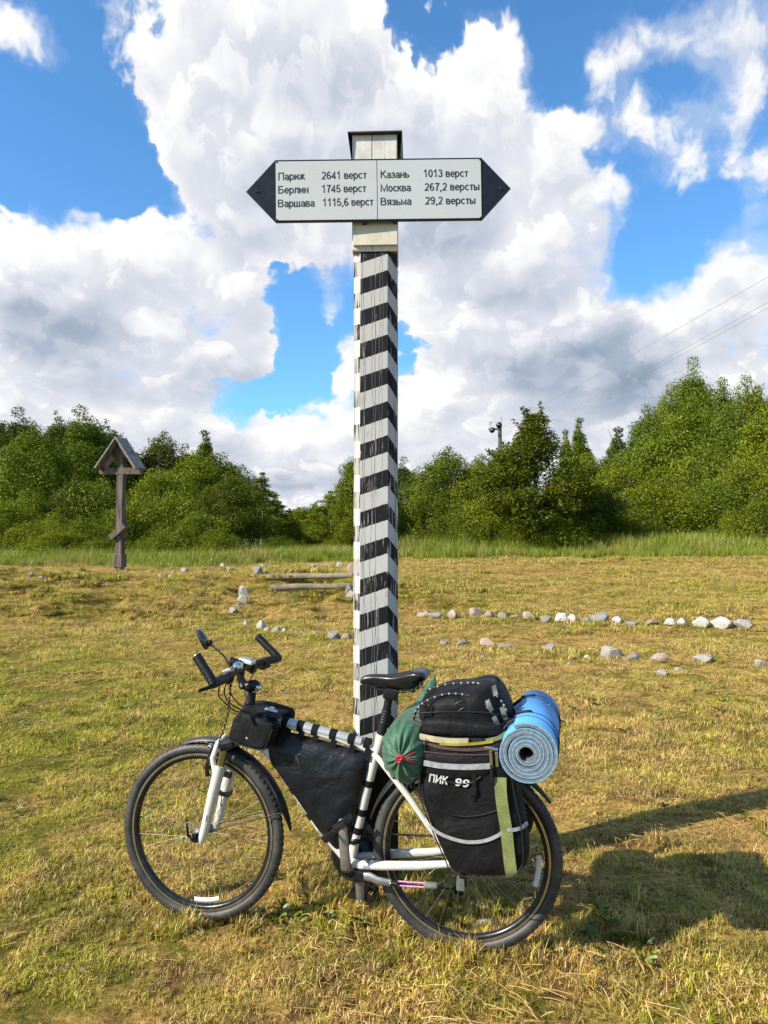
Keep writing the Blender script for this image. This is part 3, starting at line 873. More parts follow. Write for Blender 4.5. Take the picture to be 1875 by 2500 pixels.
TRUNKS = {
 'round': (trunk_mesh(21, 5.0, .16, 10, 2.0, .2, 2), bark_mat, .9), 'tall': (trunk_mesh(22, 7.6, .15, 12, 1.8), bark_mat, 1.6),
 'cone': (trunk_mesh(23, 7.4, .14, 12, 1.5, .1), bark_mat, .8), 'loose': (trunk_mesh(24, 5.6, .07, 9, 1.0, .3), birch_mat, 1.2),
 'shrub': (trunk_mesh(25, 2.0, .035, 3, 1.1, .2, 5), bark_mat, .12), 'willow': (trunk_mesh(26, 5.2, .07, 5, 1.4, .2, 5), bark_mat, .35),
}
TM = {}
for k, (b, m, l) in TRUNKS.items():
    o = b.build('trunk', m); TM[k] = o.data; bpy.data.objects.remove(o)

def tree(dx, top, Y, width, kind, variety, yellow, name, label, cat, group, base=None, spin=None):
    """a tree whose crown top shows at (dx, top) and which is `width` metres wide, standing at distance Y"""
    if dx > 860 and Y < 45:
        width *= (Y + 4) / Y; Y += 4
    p = at(dx, top, Y)
    g = float(land(p.x, Y)) if base is None else base
    H, W = DIM[kind]; lift = TRUNKS[kind][2]
    i = variety % len(CROWNS[kind])
    He, We = ext(CROWNS[kind][i])
    s = (p.z - g) / (He + lift)
    w = (width / 2) / We
    root = empty(name, (p.x, Y, g))
    tag(root, label, cat, group)
    a = random.uniform(0, 6.28) if spin is None else spin
    c = link_mesh('crown', CROWNS[kind][i], None, root, (0, 0, lift * s))
    c.scale = (w, w, s); c.rotation_euler = (0, 0, a)
    br = .52 if any(w_ in label for w_ in ('dark', 'willow with', 'shade')) and yellow < .3 else random.uniform(.8, 1.08)
    c.color = (br, 1, 1, 1.0 - yellow)
    t = link_mesh('trunk', TM[kind], None, root)
    t.scale = (min(w, s), min(w, s), s); t.rotation_euler = (0, 0, a)
    return root

TREES = [
 # dx, top, Y, width, kind, variety, yellow, name, label, category
 (-25, 900, 38, 4.6, 'tall', 0, 0, 'tree', 'tall dark tree cut by the left border behind the shrubs', 'tree'),
 (48, 893, 36, 3.6, 'tall', 1, 0, 'tree', 'slender dark tree with a narrow pointed top left of the tallest tree by the cross', 'tree'),
 (125, 908, 40, 3.6, 'tall', 0, .1, 'tree', 'blunt-topped dark tree between the slender tree and the tallest tree left of the cross', 'tree'),
 (182, 890, 37, 4.4, 'tall', 1, .1, 'tree', 'tallest tree left of the wooden cross, with a spreading crown', 'tree'),
 (230, 925, 43, 4.0, 'tall', 0, 0, 'tree', 'dark tree rising directly behind the roof of the cross', 'tree'),
 (75, 930, 32, 4.4, 'round', 0, .35, 'tree', 'broad light green tree in front of the tall dark trees near the left border', 'tree'),
 (290, 985, 45, 4.5, 'round', 1, 0, 'tree', 'round dark tree just right of the cross roof', 'tree'),
 (350, 943, 45, 5.0, 'round', 0, 0, 'tree', 'dense dark round tree standing between the cross and the pointed tree', 'tree'),
 (442, 937, 44, 3.6, 'cone', 0, .1, 'tree', 'pointed tree right of the dense round tree behind the cross', 'tree'),
 (398, 968, 46, 3.2, 'tall', 1, 0, 'tree', 'narrow dark tree filling the gap left of the pointed tree', 'tree'),
 (470, 985, 38, 5.2, 'round', 1, .2, 'tree', 'wide mid green tree sloping down right of the pointed tree', 'tree'),
 (512, 1010, 42, 2.6, 'loose', 0, 0, 'tree', 'thin airy tree peeping over the right shoulder of the left wood', 'tree'),
 (425, 985, 33, 4.4, 'round', 0, .45, 'tree', 'bright green tree in the middle of the left wood below the pointed tree', 'tree'),
 (495, 1032, 27.5, 3.0, 'round', 1, .15, 'tree', 'rounded dark-hearted tree at the right end of the left wood', 'tree'),
 (565, 1022, 31, 1.7, 'loose', 1, .1, 'birch_tree', 'slim young birch with a white stem at the right end of the left wood', 'birch'),
 (595, 1070, 33, 2.0, 'loose', 0, .2, 'tree', 'small loose sapling just right of the slim birch', 'tree'),
 (618, 1112, 36, 2.4, 'round', 1, .5, 'tree', 'low yellow-green tree in the dip of the skyline', 'tree'),
 (652, 1098, 70, 6.0, 'round', 0, .1, 'tree', 'distant round tree in the gap beside the far pole', 'tree'),
 (690, 1120, 60, 4.0, 'round', 1, .2, 'tree', 'distant low tree in the gap left of the ragged birch', 'tree'),
 (716, 1062, 31, 2.2, 'loose', 1, .5, 'birch_tree', 'ragged yellowish birch with pale stems left of the striped post', 'birch'),
 (738, 1085, 34, 2.6, 'round', 0, .35, 'tree', 'light green tree wedged between the ragged birch and the striped post', 'tree'),
 (772, 988, 28, 2.2, 'tall', 0, 0, 'tree', 'tall leafy tree half hidden behind the left edge of the striped post', 'tree'),
 (868, 995, 29, 2.0, 'tall', 1, 0, 'tree', 'dark tree showing just right of the striped post', 'tree'),
 (965, 975, 26, 3.3, 'round', 0, .3, 'tree', 'bushy light green tree first to the right of the striped post', 'tree'),
 (1038, 990, 25.5, 2.6, 'round', 1, .45, 'tree', 'bushy tree between the first light green one and the leafy willow', 'tree'),
 (1085, 968, 26, 2.4, 'round', 0, .2, 'tree', 'bushy tree below the utility pole, touching the tall willow', 'tree'),
 (1158, 893, 24.2, 3.9, 'willow', 0, 0, 'willow_tree', 'tall dark willow with loose leafy shoots on top, nearest tree on the right', 'willow'),
 (1222, 935, 56, 3.0, 'cone', 0, .1, 'tree', 'narrow distant tree half hidden behind the willow', 'tree'),
 (1252, 910, 58, 4.0, 'cone', 0, 0, 'tree', 'pointed distant tree standing alone right of the willow', 'tree'),
 (1335, 930, 56, 5.0, 'cone', 0, 0, 'tree', 'grey-green spiky tree before the slope of the right wood', 'tree'),
 (1268, 985, 33, 4.0, 'round', 1, .3, 'tree', 'low bushy tree in the notch right of the willow', 'tree'),
 (1330, 1000, 31, 3.4, 'round', 0, .15, 'tree', 'rounded bush-like tree below the grey-green spiky tree', 'tree'),
 (1400, 885, 46, 4.2, 'round', 1, .2, 'tree', 'shoulder tree at the left of the high right wood', 'tree'),
 (1445, 845, 48, 4.0, 'round', 0, .15, 'tree', 'tree stepping up towards the highest crown of the right wood', 'tree'),
 (1497, 787, 50, 4.6, 'tall', 1, .2, 'tree', 'highest tree of all, rising out of the right wood', 'tree'),
 (1560, 830, 48, 4.0, 'round', 1, .1, 'tree', 'tree right beside the highest crown of the right wood', 'tree'),
 (1618, 826, 46, 4.8, 'round', 0, .1, 'tree', 'broad crown near the right border of the high wood', 'tree'),
 (1680, 850, 44, 4.8, 'tall', 0, .1, 'tree', 'tree cut by the right border high in the wood', 'tree'),
 (1415, 935, 38, 4.6, 'round', 0, .25, 'tree', 'round tree halfway down the left slope of the right wood', 'tree'),
 (1490, 872, 37, 5.4, 'round', 1, .4, 'tree', 'large yellow-green tree in the middle of the right wood', 'tree'),
 (1570, 890, 35, 4.6, 'round', 0, .2, 'tree', 'large green tree below the broad crown of the right wood', 'tree'),
 (1650, 890, 33, 4.4, 'round', 1, .45, 'tree', 'yellow-green tree at the right border in the front of the wood', 'tree'),
]
for T in TREES:
    tree(T[0], T[1], T[2], T[3], T[4], T[5], T[6], T[7], T[8], T[9], 'trees along the far side of the meadow')

BUSHES = [
 (5, 1085, 27, 3.4, 0, .6, 'yellow-green shrub at the left border'),
 (62, 1060, 29, 3.2, 1, .3, 'green shrub second from the left border'),
 (118, 1105, 26, 2.6, 2, .75, 'low pale shrub left of the dark bluish shrub'),
 (160, 1038, 30, 3.4, 1, 0, 'dark bluish shrub behind the low pale one'),
 (215, 1040, 30.5, 3.6, 0, .35, 'tall full shrub just left of the foot of the wooden cross'),
 (180, 1120, 25.5, 2.8, 2, .6, 'knee-high light shrub in front left of the wooden cross'),
 (250, 1100, 26.5, 2.4, 0, .45, 'leafy shrub directly behind the cross'),
 (305, 1080, 27, 2.8, 1, .6, 'bright shrub right of the cross shaft'),
 (335, 1020, 31, 3.4, 0, .3, 'high shrub climbing behind the bright one right of the cross'),
 (385, 1060, 28, 3.0, 1, .5, 'broad sunlit shrub in the middle of the left thicket'),
 (360, 1125, 25, 2.3, 2, .6, 'small shrub at the edge of the tall grass right of the cross'),
 (425, 1110, 25.2, 2.4, 0, .5, 'shrub at the foot of the round dark-hearted tree'),
 (470, 1140, 24.6, 1.9, 2, .5, 'lowest shrub before the round dark-hearted tree'),
 (60, 1130, 25, 3.0, 1, .7, 'low bright shrub spilling into the grass near the left border'),
 (-20, 1120, 25, 2.6, 2, .5, 'shrub cut by the left border at the grass edge'),
 (120, 1150, 24.2, 2.6, 0, .65, 'lowest light green shrub left of the cross'),
 (222, 1160, 24.2, 2.0, 1, .55, 'small shrub beside the stones under the cross'),
 (640, 1140, 37, 3.4, 0, .05, 'dark shrub under the far pole in the gap'),
 (688, 1125, 33, 1.9, 2, .6, 'light shrub at the foot of the ragged birch'),
 (745, 1140, 30, 1.8, 1, .5, 'light shrub beside the post at grass level'),
 (600, 1150, 31, 1.8, 1, .2, 'little shrub at the white stem of the slim birch'),
 (915, 1060, 24.6, 2.3, 1, .2, 'shrub in front of the first bushy tree right of the post'),
 (985, 1085, 24.2, 2.0, 2, .35, 'shrub left of the willow at the grass edge'),
 (1050, 1075, 24, 2.2, 0, .2, 'leafy shrub touching the left skirt of the willow'),
 (1105, 1118, 23.4, 1.3, 2, .7, 'little yellowish shrub in the shade of the willow'),
 (1190, 1105, 23.3, 1.5, 1, .75, 'yellow-leaved shrub at the foot of the willow'),
 (1235, 1115, 23.3, 1.4, 2, .8, 'second yellow-leaved shrub, right of the willow foot'),
 (1240, 1030, 25.5, 2.8, 0, .15, 'dark shrub leaning out of the willow shade'),
 (1300, 1060, 26, 2.8, 1, .2, 'shrub between the willow shade and the pale willow bush'),
 (1425, 1022, 27, 4.4, 2, .55, 'broad feathery pale willow bush in front of the right wood'),
 (1360, 1085, 25, 2.2, 0, .3, 'shrub tucked under the left of the pale willow bush'),
 (1510, 960, 31, 4.2, 1, .3, 'high shrub in the middle of the right wood front'),
 (1545, 1040, 27, 3.2, 0, .25, 'green shrub right of the pale willow bush'),
 (1605, 1000, 28, 3.6, 1, .5, 'tall bright shrub near the right border'),
 (1660, 960, 29, 4.0, 2, .5, 'shrub filling the right border'),
 (1640, 1080, 25, 2.6, 0, .4, 'low shrub at the right border at grass level'),
 (1580, 1100, 25, 2.2, 2, .5, 'low shrub left of the one at the right border'),
]
for B in BUSHES:
    p = at(B[0], B[1], B[2])
    tree(B[0], B[1], B[2], B[3], 'shrub', B[4], B[5], 'shrub', B[6], 'shrub', 'shrubs at the foot of the trees')
# the mass of leaves that closes the foot of the wood behind the first rows
# ------------------------------------------------------------------ distant wood that reads as one mass
n = 170
r_ = np.random.default_rng(5)
PW = [crown_mesh('round', 31, 6.0, 3.2, 5000, .2)]
xs_ = np.concatenate([np.linspace(-170, 185, n)]); ys_ = r_.uniform(88, 110, n)
scw = scatter('distant_wood', PW, leaf_mat, np.stack([xs_, ys_, np.full(n, .3)], 1), r_.uniform(.65, .95, n), r_.uniform(0, 6, n), np.zeros(n), 'far wood closing the gap beyond the meadow')
# ------------------------------------------------------------------ the striped distance post
PX_, PY_ = -0.034, 3.225
pg = float(land(PX_, PY_))
post = empty('signpost', (PX_, PY_, pg - 0.02))
post.rotation_euler = (0, 0, rad(-2.5))
tag(post, 'tall wooden distance post with slanting black and white stripes and a two-arrow name board', 'signpost')
PB = pg - 0.02
def pz(dy): return at(817, dy, PY_ - 0.095).z - PB       # height above the post's foot of view row dy

paint, nt, out = new_mat('striped_paint')
uv = node(nt, 'ShaderNodeUVMap', uv_map='stripes').outputs[0]
suv = node(nt, 'ShaderNodeSeparateXYZ', {0: uv})
oc = node(nt, 'ShaderNodeTexCoord').outputs['Object']
wearA = node(nt, 'ShaderNodeAttribute', attribute_name='wear').outputs['Fac']
streak = node(nt, 'ShaderNodeTexNoise', {'Vector': vmth(nt, 'MULTIPLY', oc, (120, 120, 5.5)), 'Scale': 1.0, 'Detail': 5, 'Roughness': 0.6}).outputs[0]
grain = node(nt, 'ShaderNodeTexNoise', {'Vector': vmth(nt, 'MULTIPLY', oc, (300, 300, 12)), 'Scale': 1.0, 'Detail': 3, 'Roughness': 0.6}).outputs[0]
patchy = noise(nt, vmth(nt, 'MULTIPLY', oc, (1, 1, .5)), 7, 4, 0.6)
ph = mth(nt, 'ADD', suv.outputs[1], mth(nt, 'MULTIPLY', mth(nt, 'SUBTRACT', streak, 0.5), 0.07))
fr = mth(nt, 'FRACT', ph)
is_black = mth(nt, 'MULTIPLY', mapr(nt, fr, 0.485, 0.495, 1, 0, 'LINEAR'), 1.0)
is_black = mth(nt, 'MULTIPLY', is_black, mapr(nt, suv.outputs[1], -3.30, -3.31, 1, 1))
# paint lost along the grain, more on the left corner
lost = mapr(nt, mth(nt, 'ADD', mth(nt, 'ADD', streak, mth(nt, 'MULTIPLY', wearA, 0.16)), mth(nt, 'MULTIPLY', mth(nt, 'SUBTRACT', patchy, 0.5), 0.35)), 0.656, 0.676, 0, 1, 'LINEAR')
white = mixc(nt, patchy, (0.50, 0.485, 0.455), (0.62, 0.605, 0.57))
white = mixc(nt, mapr(nt, grain, 0.55, 0.75, 0, 0.35), white, (0.45, 0.42, 0.37))
black = mixc(nt, grain, (0.008, 0.009, 0.011), (0.018, 0.018, 0.02))
lostc = mixc(nt, is_black, white, (0.42, 0.40, 0.36))
base = mixc(nt, is_black, white, black)
base = mixc(nt, mth(nt, 'MULTIPLY', lost, is_black), base, lostc)
# long drying cracks that wander up the wood
def crack(x0, w, lo, hi, sd):
    xx = mth(nt, 'ADD', suv.outputs[0], mth(nt, 'MULTIPLY', mth(nt, 'SUBTRACT', node(nt, 'ShaderNodeTexNoise', {'W': sd, 'Vector': vmth(nt, 'MULTIPLY', oc, (0, 0, 2.6)), 'Scale': 1.0, 'Detail': 5}, noise_dimensions='4D').outputs[0], 0.5), 0.055))
    dd = mth(nt, 'ABSOLUTE', mth(nt, 'SUBTRACT', xx, x0))
    wid = mth(nt, 'MULTIPLY', node(nt, 'ShaderNodeTexNoise', {'W': sd + 3, 'Vector': vmth(nt, 'MULTIPLY', oc, (0, 0, 4.0)), 'Scale': 1.0, 'Detail': 2}, noise_dimensions='4D').outputs[0], w * 2)
    c = mth(nt, 'LESS_THAN', dd, mth(nt, 'SUBTRACT', wid, w * 0.45))
    return mth(nt, 'MULTIPLY', c, mth(nt, 'MULTIPLY', mth(nt, 'GREATER_THAN', suv.outputs[1], lo), mth(nt, 'LESS_THAN', suv.outputs[1], hi)))
ck = crack(0.066, .0016, -4, 15, 1.0)
for a_ in ((0.050, .0013, -3, 12.5, 2.1), (0.085, .0012, 7, 15, 5.3), (0.096, .0009, 6, 14, 7.7), (0.060, .0016, -3, 3.6, 8.8), (0.078, .0014, -2, 2.5, 11.2), (0.012, .0013, 0, 15, 13), (0.165, .0018, -1, 9, 17), (0.158, .001, 3, 14, 19), (0.020, .0012, -3, 12, 23)):
    ck = mth(nt, 'MAXIMUM', ck, crack(*a_))
ckc = mixc(nt, is_black, (0.05, 0.04, 0.032), (0.20, 0.18, 0.16))
base = mixc(nt, mth(nt, 'MULTIPLY', ck, 0.85), base, ckc)
# grey scars where slivers came off
scar = mapr(nt, node(nt, 'ShaderNodeTexNoise', {'Vector': vmth(nt, 'MULTIPLY', oc, (38, 38, 4)), 'Scale': 1.0, 'Detail': 3, 'Roughness': .5}).outputs[0], 0.735, 0.745, 0, 0.9, 'LINEAR')
base = mixc(nt, scar, base, (0.38, 0.36, 0.33))
grime = mapr(nt, noise(nt, vmth(nt, 'MULTIPLY', oc, (1, 1, .35)), 26, 5, .7), .56, .74, 0, .55)
base = mixc(nt, grime, base, (0.26, 0.23, 0.19))
tar = mapr(nt, suv.outputs[1], -1.52, -1.50, 1, 0, 'LINEAR')
base = mixc(nt, tar, base, (0.016, 0.015, 0.015))
b = pbsdf(nt, out, Base_Color=base, Roughness=0.62, Specular_IOR_Level=0.15)
hh = mth(nt, 'SUBTRACT', mth(nt, 'MULTIPLY', grain, 0.25), mth(nt, 'MULTIPLY', ck, 1.0))
bump(nt, b, hh, 0.5, 0.003)

old_white, nt, out = new_mat('old_white_wood')
oc = node(nt, 'ShaderNodeTexCoord').outputs['Object']
g1 = node(nt, 'ShaderNodeTexNoise', {'Vector': vmth(nt, 'MULTIPLY', oc, (70, 70, 5)), 'Scale': 1.0, 'Detail': 6, 'Roughness': .62}).outputs[0]
g2 = noise(nt, oc, 16, 5, .65)
cw = mixc(nt, mapr(nt, g2, .3, .7), (0.60, 0.57, 0.50), (0.76, 0.74, 0.69))
cw = mixc(nt, mapr(nt, g1, .56, .70, 0, .7), cw, (0.30, 0.26, 0.20))
cw = mixc(nt, mapr(nt, mth(nt, 'MULTIPLY', g1, g2), .36, .44, 0, .6), cw, (0.12, 0.10, 0.085))
b = pbsdf(nt, out, Base_Color=cw, Roughness=0.75, Specular_IOR_Level=0.3)
bump(nt, b, g1, 0.5, 0.002)
cream_wood = simple('cream_painted_wood', (0.66, 0.60, 0.46), 0.7, var=0.12, vscale=14, dirt=((0.22, 0.17, 0.11), 0.60, 22), bscale=60)
raw_wood = simple('bare_wood_edge', (0.30, 0.24, 0.15), 0.85, var=0.3, vscale=20)
tin = simple('rusty_dark_tin', (0.055, 0.045, 0.042), 0.6, metal=0.3, var=0.3, vscale=20, dirt=((0.16, 0.07, 0.035), 0.56, 12))

# shaft: eight sided, corners cut by hand, stripes run across the faces at different slants
zt = pz(543); hw = 0.0945
tab = [(679.6, 13), (757, 12), (837, 11), (918, 10), (1001, 9), (1084, 8), (1167, 7), (1250, 6), (1332, 5), (1415, 4), (1500.7, 3), (1586, 2), (1672.6, 1), (1757, 0)]
tz = [pz(r_ * 0.8848) for r_, _ in tab]; tp = [k for _, k in tab]
def phase(z):
    if z <= tz[-1]: return (z - tz[-1]) / (tz[-2] - tz[-1])
    if z >= tz[0]: return 13 + (z - tz[0]) / (tz[0] - tz[1])
    return float(np.interp(z, tz[::-1], tp[::-1]))
cl, cr_ = 0.030, 0.040             # chamfers
sec = [(-hw, hw - .02), (-hw, -hw + cl), (-hw + cl, -hw), (hw - cr_, -hw), (hw, -hw + cr_), (hw, hw - .02), (hw - .02, hw), (-hw + .02, hw)]
# slant of the stripe on each face (phase per metre of perimeter), starting at side left
per = [0.0]
for i in range(8): per.append(per[-1] + math.dist(sec[i], sec[(i + 1) % 8]))
slant = [0.0, 0.0, 0.36, -0.98, -0.4, 0.0, 0.0, 0.3]
zs = [0.0] + [zt * i / 60 for i in range(1, 61)]
verts = []
for z in zs:
    tpz = 1.0 - 0.020 * z / zt
    for i, (x, y) in enumerate(sec):
        wob = 0.0018 * math.sin(z * 5.1 + i * 1.7) + 0.0008 * math.sin(z * 23 + i * 2.9)
        verts.append((x * (tpz + wob * 3), y * (tpz + wob * 3), z))
faces = []; fmeta = []
for k in range(len(zs) - 1):
    for i in range(8):
        j = (i + 1) % 8
        faces.append((k * 8 + i, k * 8 + j, (k + 1) * 8 + j, (k + 1) * 8 + i)); fmeta.append((i, k))
faces.append(tuple(range((len(zs) - 1) * 8, len(zs) * 8))); fmeta.append((0, 0))
me = bpy.data.meshes.new('shaft'); me.from_pydata(verts, [], faces); me.update()
uvl = me.uv_layers.new(name='stripes')
wl = me.attributes.new('wear', 'FLOAT', 'FACE')
# phase at the left edge of the front face is the reference
off = [0.42, 0.42, 0.0, 0.0, 0.0, 0.0, 0.0, 0.0]
w3 = (per[3] - per[2]); carry = slant[2] * w3 / 0.0837
for fi, (i, k) in enumerate(fmeta):
    if fi == len(faces) - 1: continue
    wl.data[fi].value = 1.1 if i == 1 else (0.5 if i in (0, 3) else 0.0)
    p = me.polygons[fi]
    corner = [(0, zs[k]), (1, zs[k]), (1, zs[k + 1]), (0, zs[k + 1])]
    for li, (e, z) in zip(p.loop_indices, corner):
        s = e * (per[i + 1] - per[i])
        ph_ = phase(z)
        if i == 2: ph_ -= 0.325 * s / 0.1425
        elif i == 3: ph_ += -0.325 * w3 / 0.1425 + 0.98 * s / 0.1425
        elif i in (0, 1): ph_ += 0.40
        elif i == 4: ph_ += -0.325 * w3 / 0.1425 + 0.98 * 0.056 / 0.1425 + 0.4 * s / 0.1425
        uvl.data[li].uv = (per[i] + s - per[2] if i >= 2 else 0.012 * (1 if i == 1 else 3) + s, ph_ )
# stripes fall black in the lower half below each whole phase
for l in uvl.data: l.uv[1] = l.uv[1] - 1.0 + 0.5
shaft = link_mesh('shaft', me, paint, post)

mb = MB()
z0, z1 = pz(541), pz(292)
hb = 0.0985
# square head: two planks seen side by side
for sx_, x0, x1 in ((0, -hb, -0.014), (1, -0.0115, hb - .004)):
    mb.box(((x0 + x1) / 2, 0, (z0 + z1) / 2), (x1 - x0, 2 * hb, z1 - z0), bev=.003)
head = mb.build('head_block', old_white, post)
mb = MB(); mb.box((0.0015, -hb - .006, (pz(478) + pz(532)) / 2), (2 * hb - .008, .012, pz(478) - pz(532)), bev=.002)
mb.build('lower_board', cream_wood, post)
mb = MB(); mb.box((0, -.001, pz(538) - .002), (2 * hb - .006, 2 * hb - .004, .018), bev=.002); mb.build('collar', raw_wood, post)
# tin hood: flat top, flared side flaps
mb = MB()
zc = pz(290)
mb.box((0, 0, zc), (0.232, .235, .005)); mb.box((0.012, 0.0, zc + .006), (0.075, .16, .006))
for s_ in (-1, 1):
    a0, a1 = s_ * .117, s_ * (.103 if s_ < 0 else .110)
    zl = pz(343 if s_ < 0 else 342)
    mb.add([(a0, -.117, zc), (a0, .117, zc), (a1, .11, zl), (a1, -.105, zl), (a0 - s_ * .002, -.117, zc), (a0 - s_ * .002, .117, zc), (a1 - s_ * .002, .11, zl), (a1 - s_ * .002, -.105, zl)],
           [(0, 1, 2, 3), (7, 6, 5, 4), (0, 3, 7, 4), (1, 5, 6, 2), (2, 6, 7, 3)])
mb.build('tin_hood', tin, post)

# name board (frame coordinates: x right, z up from the board's middle)
board_mat = simple('board_white', (0.60, 0.605, 0.59), 0.35, var=0.02, vscale=3, coat=0.2)
black_board = simple('board_black', (0.012, 0.014, 0.020), 0.4, var=0.1, spec=.3)
ink = simple('board_ink', (0.025, 0.025, 0.03), 0.5, var=0.05)
BY = PY_ - 0.095 - 0.036
bm_ = empty('board_frame_ref', (0, 0, 0))
bpy.data.objects.remove(bm_)
lt = at(532, 415, BY); rt = at(1103, 408, BY)
bc = Vector(((lt.x + rt.x) / 2, BY, (lt.z + rt.z) / 2)); tilt = math.atan2(rt.z - lt.z, rt.x - lt.x)
invp = Matrix.Rotation(rad(2.5), 4, 'Z') @ Matrix.Translation(-Vector((PX_, PY_, PB)))
BFR = invp @ Matrix.Translation(bc) @ Matrix.Rotation(-tilt, 4, 'Y')
def board_xz(dx, dy):
    p = at(dx, dy, BY); d = Matrix.Rotation(tilt, 4, 'Y') @ (p - bc)
    return d.x, d.z
xa, zt_ = board_xz(595, 351); xa2, zb = board_xz(595, 480); xb, _ = board_xz(1039, 343); tipL = board_xz(532, 415)[0]; tipR = board_xz(1103, 408)[0]
xm, _ = board_xz(815, 410)
hz = (zt_ - zb) / 2
mb = MB(BFR)                                        # backing plate with both points, dark
out_ = [(tipL, 0), (xa, -hz - .006), (xb, -hz - .006), (tipR, 0), (xb, hz + .006), (xa, hz + .006)]
vs = [(x, -.0035, z) for x, z in out_] + [(x, .0035, z) for x, z in out_]
mb.add(vs, [(0, 1, 2, 3, 4, 5), (11, 10, 9, 8, 7, 6)] + [(i, i + 6, (i + 1) % 6 + 6, (i + 1) % 6) for i in range(6)])
signb = mb.build('name_board', black_board, post)
for a_, b__ in ((xa + .002, xm - .0014), (xm + .0014, xb - .002)):
    mb = MB(BFR); mb.box(((a_ + b__) / 2, -.0055, 0), (b__ - a_, .004, 2 * hz - .004), bev=.0008)
    mb.build('white_panel', board_mat, signb)
for x_ in (xa + .006, xb - .006, tipL + .045, tipR - .045):
    for z_ in ((hz - .004, -hz + .004) if xa <= x_ <= xb else (0.0,)):
        mb = MB(BFR); mb.lathe((x_, -.0035, z_), (0, -1, 0), [(0, .004), (.006, .004), (.0065, 0)], 8); mb.build('rivet', tin, signb)
for x_ in (-.06, .07):
    mb = MB(BFR); mb.box((x_, .026, -hz + .0), (.02, .05, .02)); mb.build('bracket', tin, post)

def arc(cx_, cy_, rx, ry, a0, a1, n=12):
    return [(cx_ + rx * math.cos(rad(a0 + (a1 - a0) * i / n)), cy_ + ry * math.sin(rad(a0 + (a1 - a0) * i / n))) for i in range(n + 1)]
